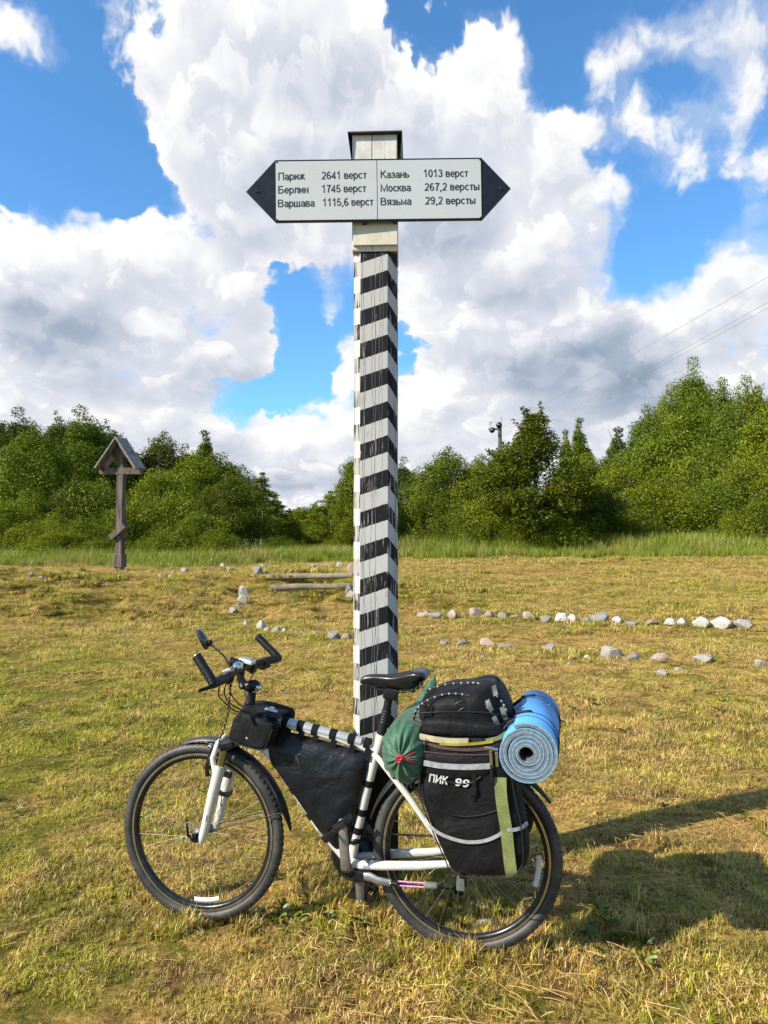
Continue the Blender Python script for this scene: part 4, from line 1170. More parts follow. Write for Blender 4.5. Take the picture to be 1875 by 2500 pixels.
# hand-drawn sans letters: advance and strokes, capital height 1, centre lines
GL = {
 'П': (.76, [[(.08, 0), (.08, .935), (.62, .935), (.62, 0)]]),
 'Б': (.70, [[(.56, .935), (.08, .935), (.08, .065), (.36, .065)] + arc(.36, .31, .21, .245, -90, 90, 8) + [(.08, .555)]]),
 'В': (.72, [[(.08, .065), (.08, .935), (.36, .935)] + arc(.36, .73, .19, .205, 90, -90, 8) + [(.12, .525)], [(.36, .525)] + arc(.38, .295, .21, .23, 90, -90, 8) + [(.08, .065)]]),
 'К': (.70, [[(.08, 0), (.08, 1)], [(.60, 1), (.14, .50)], [(.25, .62), (.63, 0)]]),
 'М': (.88, [[(.08, 0), (.08, .95), (.42, .08), (.76, .95), (.76, 0)]]),
 'И': (.76, [[(.08, 1), (.08, 0)], [(.08, .12), (.62, .88)], [(.62, 1), (.62, 0)]]),
 'а': (.54, [arc(.245, .48, .175, .185, 160, 0, 9) + [(.42, .10), (.46, 0)], [(.42, .42), (.25, .385)] + arc(.23, .215, .155, .155, 110, 290, 9) + [(.36, .13), (.42, .22)]]),
 'р': (.56, [[(.07, -.26), (.07, .73)], arc(.26, .365, .19, .305, 160, -160, 16)]),
 'и': (.56, [[(.07, .73), (.07, 0)], [(.07, .10), (.42, .63)], [(.42, .73), (.42, 0)]]),
 'ж': (.70, [[(.33, 0), (.33, .73)], [(.04, .71), (.33, .38), (.62, .71)], [(.02, 0), (.24, .40)], [(.64, 0), (.42, .40)]]),
 'е': (.54, [[(.07, .37), (.45, .37)] + arc(.26, .365, .19, .305, 10, 320, 18)]),
 'л': (.54, [[(.0, .06), (.07, .08), (.12, .30), (.13, .67), (.42, .67), (.42, 0)]]),
 'н': (.56, [[(.07, 0), (.07, .73)], [(.07, .38), (.42, .38)], [(.42, 0), (.42, .73)]]),
 'ш': (.78, [[(.07, .73), (.07, .06), (.64, .06), (.64, .73)], [(.355, .06), (.355, .73)]]),
 'з': (.48, [arc(.20, .52, .16, .15, 160, -80, 9), [(.14, .38), (.22, .38)] + arc(.20, .215, .18, .16, 85, -165, 10)]),
 'ь': (.52, [[(.07, .73), (.07, .06), (.26, .06)] + arc(.26, .225, .16, .165, -90, 90, 7) + [(.07, .39)]]),
 'о': (.56, [arc(.26, .365, .19, .305, 90, 450, 20)]),
 'с': (.51, [arc(.26, .365, .19, .305, 40, 320, 15)]),
 'к': (.49, [[(.07, 0), (.07, .73)], [(.40, .72), (.11, .38)], [(.19, .46), (.43, 0)]]),
 'в': (.53, [[(.07, .06), (.07, .67), (.26, .67)] + arc(.26, .53, .13, .14, 90, -90, 7) + [(.11, .39)], [(.27, .39)] + arc(.28, .225, .15, .165, 90, -90, 7) + [(.07, .06)]]),
 'я': (.54, [[(.40, 0), (.40, .67), (.22, .67)] + arc(.22, .50, .16, .17, 90, 270, 8) + [(.40, .33)], [(.26, .33), (.06, 0)]]),
 'м': (.66, [[(.07, 0), (.07, .70), (.31, .10), (.55, .70), (.55, 0)]]),
 'т': (.47, [[(.02, .67), (.42, .67)], [(.22, .62), (.22, 0)]]),
 'ы': (.68, [[(.07, .73), (.07, .06), (.22, .06)] + arc(.22, .225, .14, .165, -90, 90, 7) + [(.07, .39)], [(.54, 0), (.54, .73)]]),
 '0': (.56, [arc(.26, .5, .19, .435, 90, 450, 22)]),
 '1': (.56, [[(.08, .72), (.22, .82), (.31, .97), (.31, 0)]]),
 '2': (.56, [arc(.26, .71, .18, .225, 165, -30, 10) + [(.30, .36), (.08, .065), (.46, .065)]]),
 '3': (.56, [arc(.25, .735, .17, .20, 160, -85, 9), [(.22, .53)] + arc(.25, .30, .20, .235, 85, -165, 10)]),
 '4': (.56, [[(.36, 0), (.36, .93), (.05, .28), (.47, .28)]]),
 '5': (.56, [[(.43, .935), (.14, .935), (.09, .50)] + arc(.25, .32, .20, .255, 125, -160, 12)]),
 '6': (.56, [arc(.28, .5, .20, .435, 50, 180, 9) + arc(.26, .30, .185, .235, 180, 540, 18)]),
 '7': (.56, [[(.05, .935), (.45, .935), (.30, .60), (.21, 0)]]),
 '9': (.56, [arc(.24, .5, .20, .435, -130, 0, 9) + arc(.26, .70, .185, .235, 0, 360, 18)]),
 ',': (.28, [[(.12, .12), (.12, -.02), (.07, -.16)]]),
 ' ': (.30, []),
}
def stroke_text(text, place, weight=.125):
    """ribbons along the strokes; place(x, y, k) turns letter units into a point, k keeps crossing strokes apart"""
    vs = []; fs = []; x0 = 0.0; k = 0
    for chx in text:
        adv, strokes = GL[chx]
        for pl in strokes:
            p = [Vector((q[0] + x0, q[1])) for q in pl]
            p = [q for i, q in enumerate(p) if i == 0 or (q - p[i - 1]).length > 1e-4]
            closed = len(p) > 6 and (p[0] - p[-1]).length < 1e-3
            if closed: p = p[:-1]
            m = len(p); b0 = len(vs)
            for i in range(m):
                d0 = (p[i] - p[i - 1]).normalized() if (i > 0 or closed) else None
                d1 = (p[(i + 1) % m] - p[i]).normalized() if (i < m - 1 or closed) else None
                if d0 is None: d0 = d1
                if d1 is None: d1 = d0
                n_ = Vector((-(d0.y + d1.y), d0.x + d1.x))
                if n_.length < .3: n_ = Vector((-d0.y, d0.x)) 
                n_.normalize(); c_ = max(.45, abs(n_.dot(Vector((-d0.y, d0.x)))))
                o_ = n_ * (weight / 2 / c_)
                vs += [place(p[i].x + o_.x, p[i].y + o_.y, k), place(p[i].x - o_.x, p[i].y - o_.y, k)]
            for i in range(m if closed else m - 1):
                a_ = b0 + 2 * i; b_ = b0 + 2 * ((i + 1) % m); fs.append((a_, a_ + 1, b_ + 1, b_))
            k = (k + 1) % 3
        x0 += adv + (.06 if weight > .15 else 0)
    return vs, fs
def text_width(text): return sum(GL[c][0] for c in text) - .08
def write(text, dx0, dy0, dx1, dy1, cap, parent, mat, frame, yoff, xz):
    """lettering: left end of the baseline at (dx0, dy0), right end at (dx1, dy1), capital height cap (view rows)"""
    x0, z0_ = xz(dx0, dy0); x1, z1_ = xz(dx1, dy1); W = text_width(text)
    caph = abs(xz(dx0, dy0 - cap)[1] - z0_)
    vs, fs = stroke_text(text, lambda x, y, k: frame @ Vector((x0 + x / W * (x1 - x0), yoff - k * .00012, z0_ + (z1_ - z0_) * x / W + y * caph)), .138)
    me2 = bpy.data.meshes.new('lettering'); me2.from_pydata([tuple(v) for v in vs], [], fs); me2.update(); me2.materials.append(mat)
    o = bpy.data.objects.new('lettering', me2); COL.objects.link(o); put_parent(o, parent)
    return o
k_ = 0.8848
def crop(x, y): return (580 + x / 2.37) * k_, (300 + y / 2.37) * k_
for text, x0, y0, x1, y1 in (('Париж', 237, 338, 388, 333), ('2641 верст', 487, 332, 745, 327), ('Берлин', 236, 415, 411, 411), ('1745 верст', 486, 409, 742, 404), ('Варшава', 234, 493, 445, 489), ('1115,6 верст', 492, 487, 784, 482),
                             ('Казань', 827, 326, 991, 322), ('1013 верст', 1074, 320, 1331, 317), ('Москва', 827, 403, 1000, 400), ('267,2 версты', 1081, 398, 1397, 394), ('Вязьма', 827, 482, 1003, 479), ('29,2 версты', 1085, 477, 1374, 474)):
    a_ = crop(x0, y0); b__ = crop(x1, y1)
    write(text, a_[0], a_[1], b__[0], b__[1], 16.6, signb, ink, BFR, -.0081, board_xz)
# ------------------------------------------------------------------ wooden cross with its little roof
oldwood, nt, out = new_mat('brown_weathered_wood')
oc = node(nt, 'ShaderNodeTexCoord').outputs['Object']
g1 = node(nt, 'ShaderNodeTexNoise', {'Vector': vmth(nt, 'MULTIPLY', oc, (14, 14, 1.6)), 'Scale': 1.0, 'Detail': 6, 'Roughness': .6}).outputs[0]
cw = mixc(nt, mapr(nt, g1, .35, .65), (0.085, 0.064, 0.052), (0.195, 0.155, 0.130))
b = pbsdf(nt, out, Base_Color=cw, Roughness=0.85, Specular_IOR_Level=0.2); bump(nt, b, g1, .6, .01)
greywood = simple('silver_grey_boards', (0.30, 0.27, 0.24), 0.85, var=0.3, vscale=9, bscale=30)
CYd = 19.5
cb = on_ground(258, 1237); CYd = cb.y
cross = empty('wayside_cross', (cb.x, CYd, cb.z - .05)); cross.rotation_euler = (rad(0), rad(0.8), rad(-12))
tag(cross, 'tall brown wooden cross with a slanted lower bar and a small gabled roof', 'cross')
mpp = CYd * 1.1302 / FPX                              # metres per view row there
def ch(dy): return at(258, dy, CYd).z - cb.z + .05
mb = MB(); mb.box((0, 0, ch(965) / 2), (0.172, 0.172, ch(965)), bev=.012); mb.build('upright', oldwood, cross)
mb = MB(); mb.box((0, 0, ch(1211)), (0.245, 0.245, .34), bev=.015); mb.build('foot_casing', oldwood, cross)
mb = MB(); mb.box((0.0, -.02, ch(1018)), (1.16, .15, .17), bev=.01); mb.build('crossbar', oldwood, cross)
mb = MB(); mb.box((0.03, -.02, ch(982)), (0.52, .15, .16), bev=.01); mb.build('upper_bar', oldwood, cross)
mb = MB(); mb.box((0.0, -.06, ch(1148)), (0.50, .22, .15), Matrix.Rotation(rad(-40), 3, 'Y'), bev=.01); mb.build('slanted_bar', oldwood, cross)
apex = ch(948); eave = ch(1012); hs = 0.555
for s_ in (-1, 1):
    L_ = math.hypot(hs, apex - eave) + .04; an = math.atan2(apex - eave, hs)
    sl = empty('roof_slope', parent=cross)
    for q in range(4):
        mb = MB(); yy = -.27 + q * .135
        c_ = Vector((s_ * hs / 2, yy, (apex + eave) / 2 + (q % 2) * .004))
        mb.box(c_, (L_, .128, .028), Matrix.Rotation(s_ * an, 3, 'Y'), bev=.004)
        mb.build('board', greywood, sl)
    mb = MB(); mb.box((s_ * hs * .48, -.22, (apex + eave) / 2 - .06), (L_ * .92, .05, .07), Matrix.Rotation(s_ * an, 3, 'Y')); mb.build('rafter', oldwood, sl)

# ------------------------------------------------------------------ field stones
def stone_mat(name, c, c2):
    m, nt, out = new_mat(name)
    oc = node(nt, 'ShaderNodeTexCoord').outputs['Object']
    n1 = noise(nt, oc, 7, 6, .65); n2 = noise(nt, oc, 40, 4, .6)
    cc = mixc(nt, mapr(nt, n1, .35, .65), c, c2)
    cc = mixc(nt, mapr(nt, n2, .5, .72, 0, .6), cc, (0.13, 0.11, 0.08))
    b = pbsdf(nt, out, Base_Color=cc, Roughness=.85, Specular_IOR_Level=.25); bump(nt, b, mth(nt, 'ADD', n1, mth(nt, 'MULTIPLY', n2, .4)), .5, .02)
    return m
SM = {'pale grey': stone_mat('pale_stone', (0.30, 0.28, 0.24), (0.50, 0.47, 0.41)), 'grey': stone_mat('grey_stone', (0.22, 0.21, 0.19), (0.36, 0.34, 0.31)),
      'pinkish': stone_mat('pinkish_stone', (0.40, 0.29, 0.23), (0.54, 0.43, 0.36)), 'whitish': stone_mat('whitish_stone', (0.46, 0.44, 0.40), (0.66, 0.63, 0.58)),
      'brownish': stone_mat('brownish_stone', (0.28, 0.21, 0.14), (0.42, 0.33, 0.22))}
def stone_mesh(seed):
    bm = bmesh.new(); bmesh.ops.create_icosphere(bm, subdivisions=4, radius=1)
    o = Vector((seed * 7.7, seed * 3.1, 0))
    r = random.Random(seed)
    cuts = [(Vector((r.gauss(0, 1), r.gauss(0, 1), r.gauss(0, .8))).normalized(), r.uniform(.50, .82)) for _ in range(9)]
    for v in bm.verts:
        d = v.co.normalized(); l = 1.0 + 0.24 * mnoise.noise(d * 1.2 + o) + 0.10 * mnoise.noise(d * 3.5 + o)
        for n_, k in cuts:
            q = d.dot(n_) * l
            if q > k: l -= (q - k) * .95 / max(d.dot(n_), .3)
        v.co = d * l * (1 + .035 * mnoise.noise(d * 9 + o))
    me = bpy.data.meshes.new('stone'); bm.to_mesh(me); bm.free()
    me.polygons.foreach_set('use_smooth', [False] * len(me.polygons))
    return me
SMESH = {c: [stone_mesh(k * 5 + i) for i in range(3)] for k, c in enumerate(SM)}
ORD = ['first', 'second', 'third', 'fourth', 'fifth', 'sixth', 'seventh', 'eighth', 'ninth', 'tenth', 'eleventh', 'twelfth', 'thirteenth', 'fourteenth', 'fifteenth', 'sixteenth', 'seventeenth', 'eighteenth', 'nineteenth', 'twentieth', 'twenty-first', 'twenty-second', 'twenty-third', 'twenty-fourth', 'twenty-fifth']
def stone(dx, dy, w, h, colour, label, group):
    """w, h in view pixels; dy is where it meets the ground"""
    p = on_ground(dx, dy)
    mpp = p.y * 1.1302 / FPX
    o = bpy.data.objects.new('stone', SMESH[colour][random.randrange(3)])
    if not o.data.materials: o.data.materials.append(SM[colour])
    COL.objects.link(o)
    hw_, hh_ = w * mpp / 2, h * mpp
    o.location = (p.x, p.y + hw_ * .4, float(land(p.x, p.y + hw_ * .4)) + hh_ * .24)
    o.scale = (hw_ * 1.12, hw_ * random.uniform(.75, 1.05), hh_ * .82)
    o.rotation_euler = (random.uniform(-.2, .2), random.uniform(-.2, .2), random.uniform(-.35, .35))
    tag(o, label, 'stone', group)

row1 = [(908,1334,22,9,'pinkish'),(922,1334,22,11,'pinkish'),(944,1336,34,11,'grey'),(978,1336,28,16,'pinkish'),(1002,1336,20,9,'grey'),(1028,1335,38,19,'pinkish'),(1061,1337,24,17,'brownish'),(1086,1338,22,13,'pale grey'),(1114,1340,28,13,'brownish'),(1143,1340,34,17,'pinkish'),(1180,1343,28,15,'grey'),(1215,1344,32,18,'whitish'),(1240,1346,26,16,'whitish'),(1267,1346,24,10,'pale grey'),(1300,1347,42,20,'grey'),(1338,1349,30,14,'whitish'),(1367,1353,26,9,'grey'),(1405,1352,32,12,'brownish'),(1450,1353,26,14,'whitish'),(1478,1355,24,16,'whitish'),(1523,1356,40,18,'whitish'),(1570,1358,52,19,'whitish'),(1610,1358,44,14,'pale grey')]
for i, (x, y, w, h, c) in enumerate(row1):
    stone(x, y, w, h, c, f'{c} stone, {ORD[i]} from the striped post in the long straight row on the right', 'stones of the long row across the right of the meadow')
row2 = [(920,1389,12,8,'pinkish','small pinkish stone nearest the striped post in the loose lower row'),(960,1392,26,8,'grey','flat grey stone half sunk in grass in the loose lower row'),(1000,1395,34,12,'grey','grey stone left of the rounded pinkish boulder in the loose lower row'),(1052,1398,36,19,'pinkish','rounded pinkish boulder in the loose lower row behind the saddle'),(1095,1402,44,12,'brownish','brown earthy stone beside the rounded pinkish boulder'),(1190,1408,40,16,'grey','dark grey stone alone in the middle of the right meadow'),(1268,1428,16,11,'whitish','small whitish stone left of the pointed boulder'),(1324,1424,42,27,'pale grey','pointed grey boulder, tallest of the loose lower row'),(1370,1430,48,15,'grey','long low grey stone right of the pointed boulder'),(1428,1430,44,16,'pinkish','flat pinkish stone with a broken edge in the loose lower row'),(1524,1432,48,14,'pale grey','long pale stone near the right in the loose lower row'),(1646,1442,26,16,'pale grey','grey stone cut by the right border'),(1432,1461,26,12,'pale grey','pale stone lying below the broken-edged pinkish one'),(1468,1452,18,9,'pale grey','small pale stone right of the one below the pinkish stone'),(1045,1424,14,7,'pale grey','tiny pale stone below the rounded pinkish boulder'),(1000,1426,14,7,'grey','tiny grey stone below the loose lower row near the bags'),(1230,1437,12,6,'pale grey','tiny pale stone in the grass above the blue mat')]
for x, y, w, h, c, l in row2: stone(x, y, w, h, c, l, 'stones of the loose row lower on the right')
row3 = [(556,1240,26,20,'grey'),(526,1289,22,21,'pale grey'),(524,1302,22,14,'pale grey'),(516,1312,18,10,'grey'),(503,1326,20,11,'pale grey'),(520,1338,12,9,'brownish'),(532,1352,12,9,'whitish'),(565,1361,22,18,'whitish'),(578,1366,18,10,'pinkish'),(596,1368,24,12,'pale grey'),(615,1368,13,9,'whitish'),(630,1369,13,8,'pinkish'),(654,1372,18,9,'brownish'),(682,1376,20,9,'pinkish'),(721,1381,34,19,'grey'),(752,1385,26,16,'brownish')]
for i, (x, y, w, h, c) in enumerate(row3):
    stone(x, y, w, h, c, f'{c} stone, {ORD[i]} from the top of the curved edging left of the log steps', 'stones of the curved edging left of the steps')
for x, y, w, h, c, l in [(757,1290,20,26,'grey','tall grey stone right of the log steps against the post'),(756,1303,22,16,'pinkish','stone under the tall grey one right of the steps'),(757,1238,22,20,'pinkish','rounded stone where the crest row meets the striped post')]:
    stone(x, y, w, h, c, l, 'stones of the right edging of the steps')
crest = [(60,1256,10,6,'grey'),(66,1252,14,8,'pale grey'),(90,1262,16,7,'pale grey'),(110,1264,14,6,'grey'),(128,1268,12,6,'pinkish'),(143,1265,18,7,'grey'),(180,1244,13,7,'whitish'),(195,1260,26,8,'grey'),(228,1266,22,7,'grey'),(352,1241,12,7,'brownish'),(345,1247,14,6,'pale grey'),(372,1241,20,7,'grey'),(392,1245,16,6,'brownish'),(369,1251,14,8,'pale grey'),(397,1238,18,10,'pale grey'),(428,1228,9,6,'pinkish'),(436,1229,9,5,'grey'),(457,1229,16,8,'brownish'),(468,1227,14,8,'pale grey'),(479,1229,16,12,'pinkish'),(494,1232,16,6,'pale grey'),(510,1230,16,7,'grey'),(570,1228,14,9,'pale grey'),(585,1229,14,8,'brownish'),(676,1226,16,7,'grey')]
CR2 = [(688,1226,18,8,'grey'),(700,1226,12,8,'pale grey'),(735,1226,18,10,'pale grey'),(715,1228,14,7,'brownish')]
for i, (x, y, w, h, c) in enumerate(crest):
    stone(x, y, w, h, c, f'small {c} stone, {ORD[i]} from the left along the crest of the bank', 'small stones along the crest of the bank')
for (x, y, w, h, c), l in zip(CR2, ('long grey stone on the crest above the upper log step', 'pale grey stone right of the long grey one above the upper log step', 'pale grey rounded stone near the post end of the crest', 'brownish stone before the rounded one near the post end of the crest')):
    stone(x, y, w, h, c, l, 'small stones along the crest of the bank')
for x, y, w, h, c, l in [(247,1239,20,7,'grey','flat grey stone under the left of the cross foot'),(264,1240,22,8,'brownish','flat brownish stone before the cross foot'),(275,1236,16,6,'grey','flat grey stone at the right of the cross foot')]:
    stone(x, y, w, h, c, l, 'stones packed round the foot of the cross')
# painted or banded stone seen through the rear wheel
p = on_ground(1042, 2020)
o = bpy.data.objects.new('stone', SMESH['brownish'][1]); COL.objects.link(o)
if not o.data.materials: o.data.materials.append(SM['brownish'])
o.location = (p.x, p.y + .04, p.z + .01); o.scale = (.055, .05, .038); tag(o, 'rounded tan stone lying in the grass behind the rear wheel', 'stone')

# ------------------------------------------------------------------ log steps
logm = simple('grey_log', (0.26, 0.20, 0.13), 0.9, var=0.35, vscale=7, bscale=22, bstr=.5)
for (xa_, ya_, xb_, yb_, l) in ((572, 1253, 762, 1249, 'upper grey log step between the stone edgings'), (585, 1276, 762, 1272, 'lower grey log step between the stone edgings')):
    a_ = on_ground(xa_, ya_); b__ = on_ground(xb_, yb_)
    mid = (a_ + b__) / 2
    mb = MB(); pts = [a_ - mid, (a_ - mid) * .33 + Vector((0, .02, .01)), (b__ - mid) * .4 + Vector((0, -.02, 0)), b__ - mid]
    mb.tube([q + Vector((0, 0, .055)) for q in pts], [.062, .066, .06, .064], 9)
    o = mb.build('log', logm); o.location = mid; tag(o, l, 'log', 'log steps up the bank')

# ------------------------------------------------------------------ utility pole, wires and a far pole
polem = simple('pole_wood', (0.14, 0.115, 0.09), 0.9, var=.3, vscale=5)
blackm = simple('black_enamel', (0.015, 0.015, 0.016), .45, var=.2)
grey_wire = simple('wire_grey', (0.25, 0.25, 0.27), .6, var=.1)
UY = 35.0
pt = at(1079, 921, UY); pgz = float(land(pt.x, UY))
up_ = empty('utility_pole', (pt.x, UY, pgz)); tag(up_, 'old utility pole with two round black fittings rising behind the willow', 'pole')
Hh = pt.z - pgz
mb = MB(); mb.tube([(0, 0, -.5), (0, 0, Hh * .5), (0.02, 0, Hh)], [.13, .11, .085], 10); mb.build('pole', polem, up_)
mpp = UY * 1.1302 / FPX
mb = MB(); mb.box((-.22, -.06, Hh - .14), (.62, .07, .09)); mb.build('arm', polem, up_)
for (dx_, dz_, r_, ) in ((-17, -9, .14), (-2, 2, .15)):
    mb = MB(); mb.lathe((dx_ * mpp, -.12, Hh + dz_ * mpp), (0.25, -1, -.15), [(-.10, .03), (-.08, r_ * .8), (0, r_), (.06, r_ * .9), (.10, r_ * .45), (.14, .05), (.15, 0)], 16); mb.build('round_fitting', blackm, up_)
mb = MB(); mb.tube([(0.08, 0, Hh + .1), (.08, 0, Hh + .45)], .012, 5); mb.tube([(-.42, 0, Hh + .02), (-.42, 0, Hh + .22)], .012, 5); mb.box((-.42, 0, Hh + .2), (.2, .02, .02)); mb.build('spike', blackm, up_)
mb = MB(); mb.box((.32, -.05, Hh - .95), (.80, .08, .09)); mb.build('arm', polem, up_)
mb = MB(); mb.box((-.1, -.05, Hh - 1.35), (1.0, .08, .09)); mb.build('arm', polem, up_)
for x_, z_ in ((.15, -.82), (.42, -.82), (.66, -.80), (-.5, -1.2), (-.35, -1.2), (.1, -1.2), (-.55, -1.62)):
    mb = MB(); mb.lathe((x_, -.05, Hh + z_ - .06), (0, 0, 1), [(0, .03), (.03, .06), (.07, .045), (.09, .065), (.14, .05), (.17, 0)], 8); mb.build('insulator', blackm, up_)
wires = empty('overhead_wires', (pt.x, UY, pt.z)); tag(wires, 'thin overhead wires running from the utility pole up to the right', 'wires')
for (xa_, ya_, xb_, yb_) in ((1079, 927, 1659, 585), (1092, 962, 1659, 640), (1098, 965, 1659, 652)):
    a_ = at(xa_, ya_, UY); b__ = at(xb_, yb_, 15.0); c_ = b__ + (b__ - a_) * .9
    pts = [a_ - wires.location]
    for k in range(1, 13):
        t = k / 12; q = a_ + (c_ - a_) * t; q.z -= .35 * 4 * t * (1 - t) * .35; pts.append(q - wires.location)
    mb = MB(); mb.tube(pts, .0040, 5); mb.build('wire', grey_wire, wires)
fp = at(625, 1098, 64); g_ = float(land(fp.x, 64))
mb = MB(); mb.tube([(0, 0, -.3), (0, 0, fp.z - g_)], [.14, .10], 8); mb.box((0, 0, fp.z - g_ - .25), (.7, .1, .1))
o = mb.build('far_pole', polem); o.location = (fp.x, 64, g_); tag(o, 'small far pole standing in the dip between the two woods', 'pole')
# ------------------------------------------------------------------ the bicycle, in its own frame: a forward, n to the far side, s up the plane
B_YAW, B_LEAN = 0.2455, 0.0298
fwv = Vector((-math.cos(B_YAW), math.sin(B_YAW), 0)); n0v = Vector((math.sin(B_YAW), math.cos(B_YAW), 0)); upv = Vector((0, 0, 1))
sv = upv * math.cos(B_LEAN) + n0v * math.sin(B_LEAN); nv = n0v * math.cos(B_LEAN) - upv * math.sin(B_LEAN)
HUB = Vector((0.3008, 2.7703, 0.3508))
BM = Matrix(((-fwv.x, nv.x, sv.x, HUB.x), (-fwv.y, nv.y, sv.y, HUB.y), (-fwv.z, nv.z, sv.z, HUB.z), (0, 0, 0, 1)))
def L(a, s, n=0.0): return Vector((-a, n, s))
def frame_at(a, s, n=0.0):
    """an object's matrix with its origin at (a, s, n) and the map from bicycle coordinates to it"""
    o = L(a, s, n)
    return BM @ Matrix.Translation(o), Matrix.Translation(-o)
BASE = (0.5, -0.351, 0.0)
bm_w, FR = frame_at(*BASE)
bike = empty('bicycle', mat=bm_w)
tag(bike, 'white touring bicycle leaning against the striped post', 'bicycle')

white_p = simple('bicycle_white', (0.70, 0.675, 0.61), 0.30, var=0.06, vscale=8, coat=0.4, dirt=((0.28, 0.21, 0.13), 0.60, 16))
silver_tape = simple('silver_tape', (0.46, 0.48, 0.49), 0.36, metal=0.35, var=0.08, vscale=18)
black_m = simple('black_metal', (0.010, 0.010, 0.011), 0.38, var=0.2, spec=0.3, dirt=((0.09, 0.07, 0.05), 0.64, 18))
black_r = simple('black_rubber', (0.013, 0.013, 0.014), 0.5, var=0.2, spec=0.3, bscale=90, bstr=.2)
black_pl = simple('black_plastic', (0.012, 0.012, 0.013), 0.42, var=0.2, spec=0.3, dirt=((0.08, 0.07, 0.05), 0.66, 12))
alu = simple('worn_aluminium', (0.36, 0.355, 0.34), 0.38, metal=0.7, var=0.12, vscale=20, dirt=((0.14, 0.11, 0.08), 0.6, 16))
chrome = simple('chrome', (0.78, 0.78, 0.78), 0.12, metal=1.0, var=0.05)
gold = simple('stanchion', (0.45, 0.40, 0.22), 0.18, metal=0.9, var=0.1)
reflect = simple('reflector_plastic', (0.72, 0.72, 0.70), 0.3, var=0.05)
steel = simple('spoke_steel', (0.30, 0.30, 0.29), 0.4, metal=0.8, var=0.05)
pinkm = simple('pink_rod', (0.70, 0.30, 0.52), 0.3, metal=0.4, var=0.25, vscale=30)
grey_rub = simple('grey_rubber', (0.13, 0.14, 0.12), 0.75, var=0.2)
velcro = simple('black_strap', (0.009, 0.009, 0.010), 0.85, var=0.2, spec=.15, bscale=200)
leather = simple('saddle_cover', (0.016, 0.016, 0.018), 0.30, var=0.15, bscale=350, bstr=.12, coat=0.15)

tyre_m, nt, out = new_mat('dusty_tyre')
oc = node(nt, 'ShaderNodeTexCoord').outputs['Object']
tn = noise(nt, oc, 9, 6, .65)
tc_ = mixc(nt, mapr(nt, tn, .35, .7), (0.022, 0.021, 0.020), (0.085, 0.078, 0.067))
b = pbsdf(nt, out, Base_Color=tc_, Roughness=.55, Specular_IOR_Level=.5)
bump(nt, b, noise(nt, oc, 160, 3), .25, .002)
tread_m = simple('tyre_tread', (0.055, 0.052, 0.046), 0.8, var=0.3, vscale=30)
rim_m = simple('rim_black', (0.035, 0.035, 0.037), 0.3, metal=0.6, var=0.2, dirt=((0.12, 0.10, 0.08), .6, 20))
rim_al = simple('rim_brake_track', (0.55, 0.52, 0.42), 0.25, metal=0.9, var=0.1)

def part(name, mat, parent=bike): return lambda mb: mb.build(name, mat, parent)
def M_(): return MB(FR)

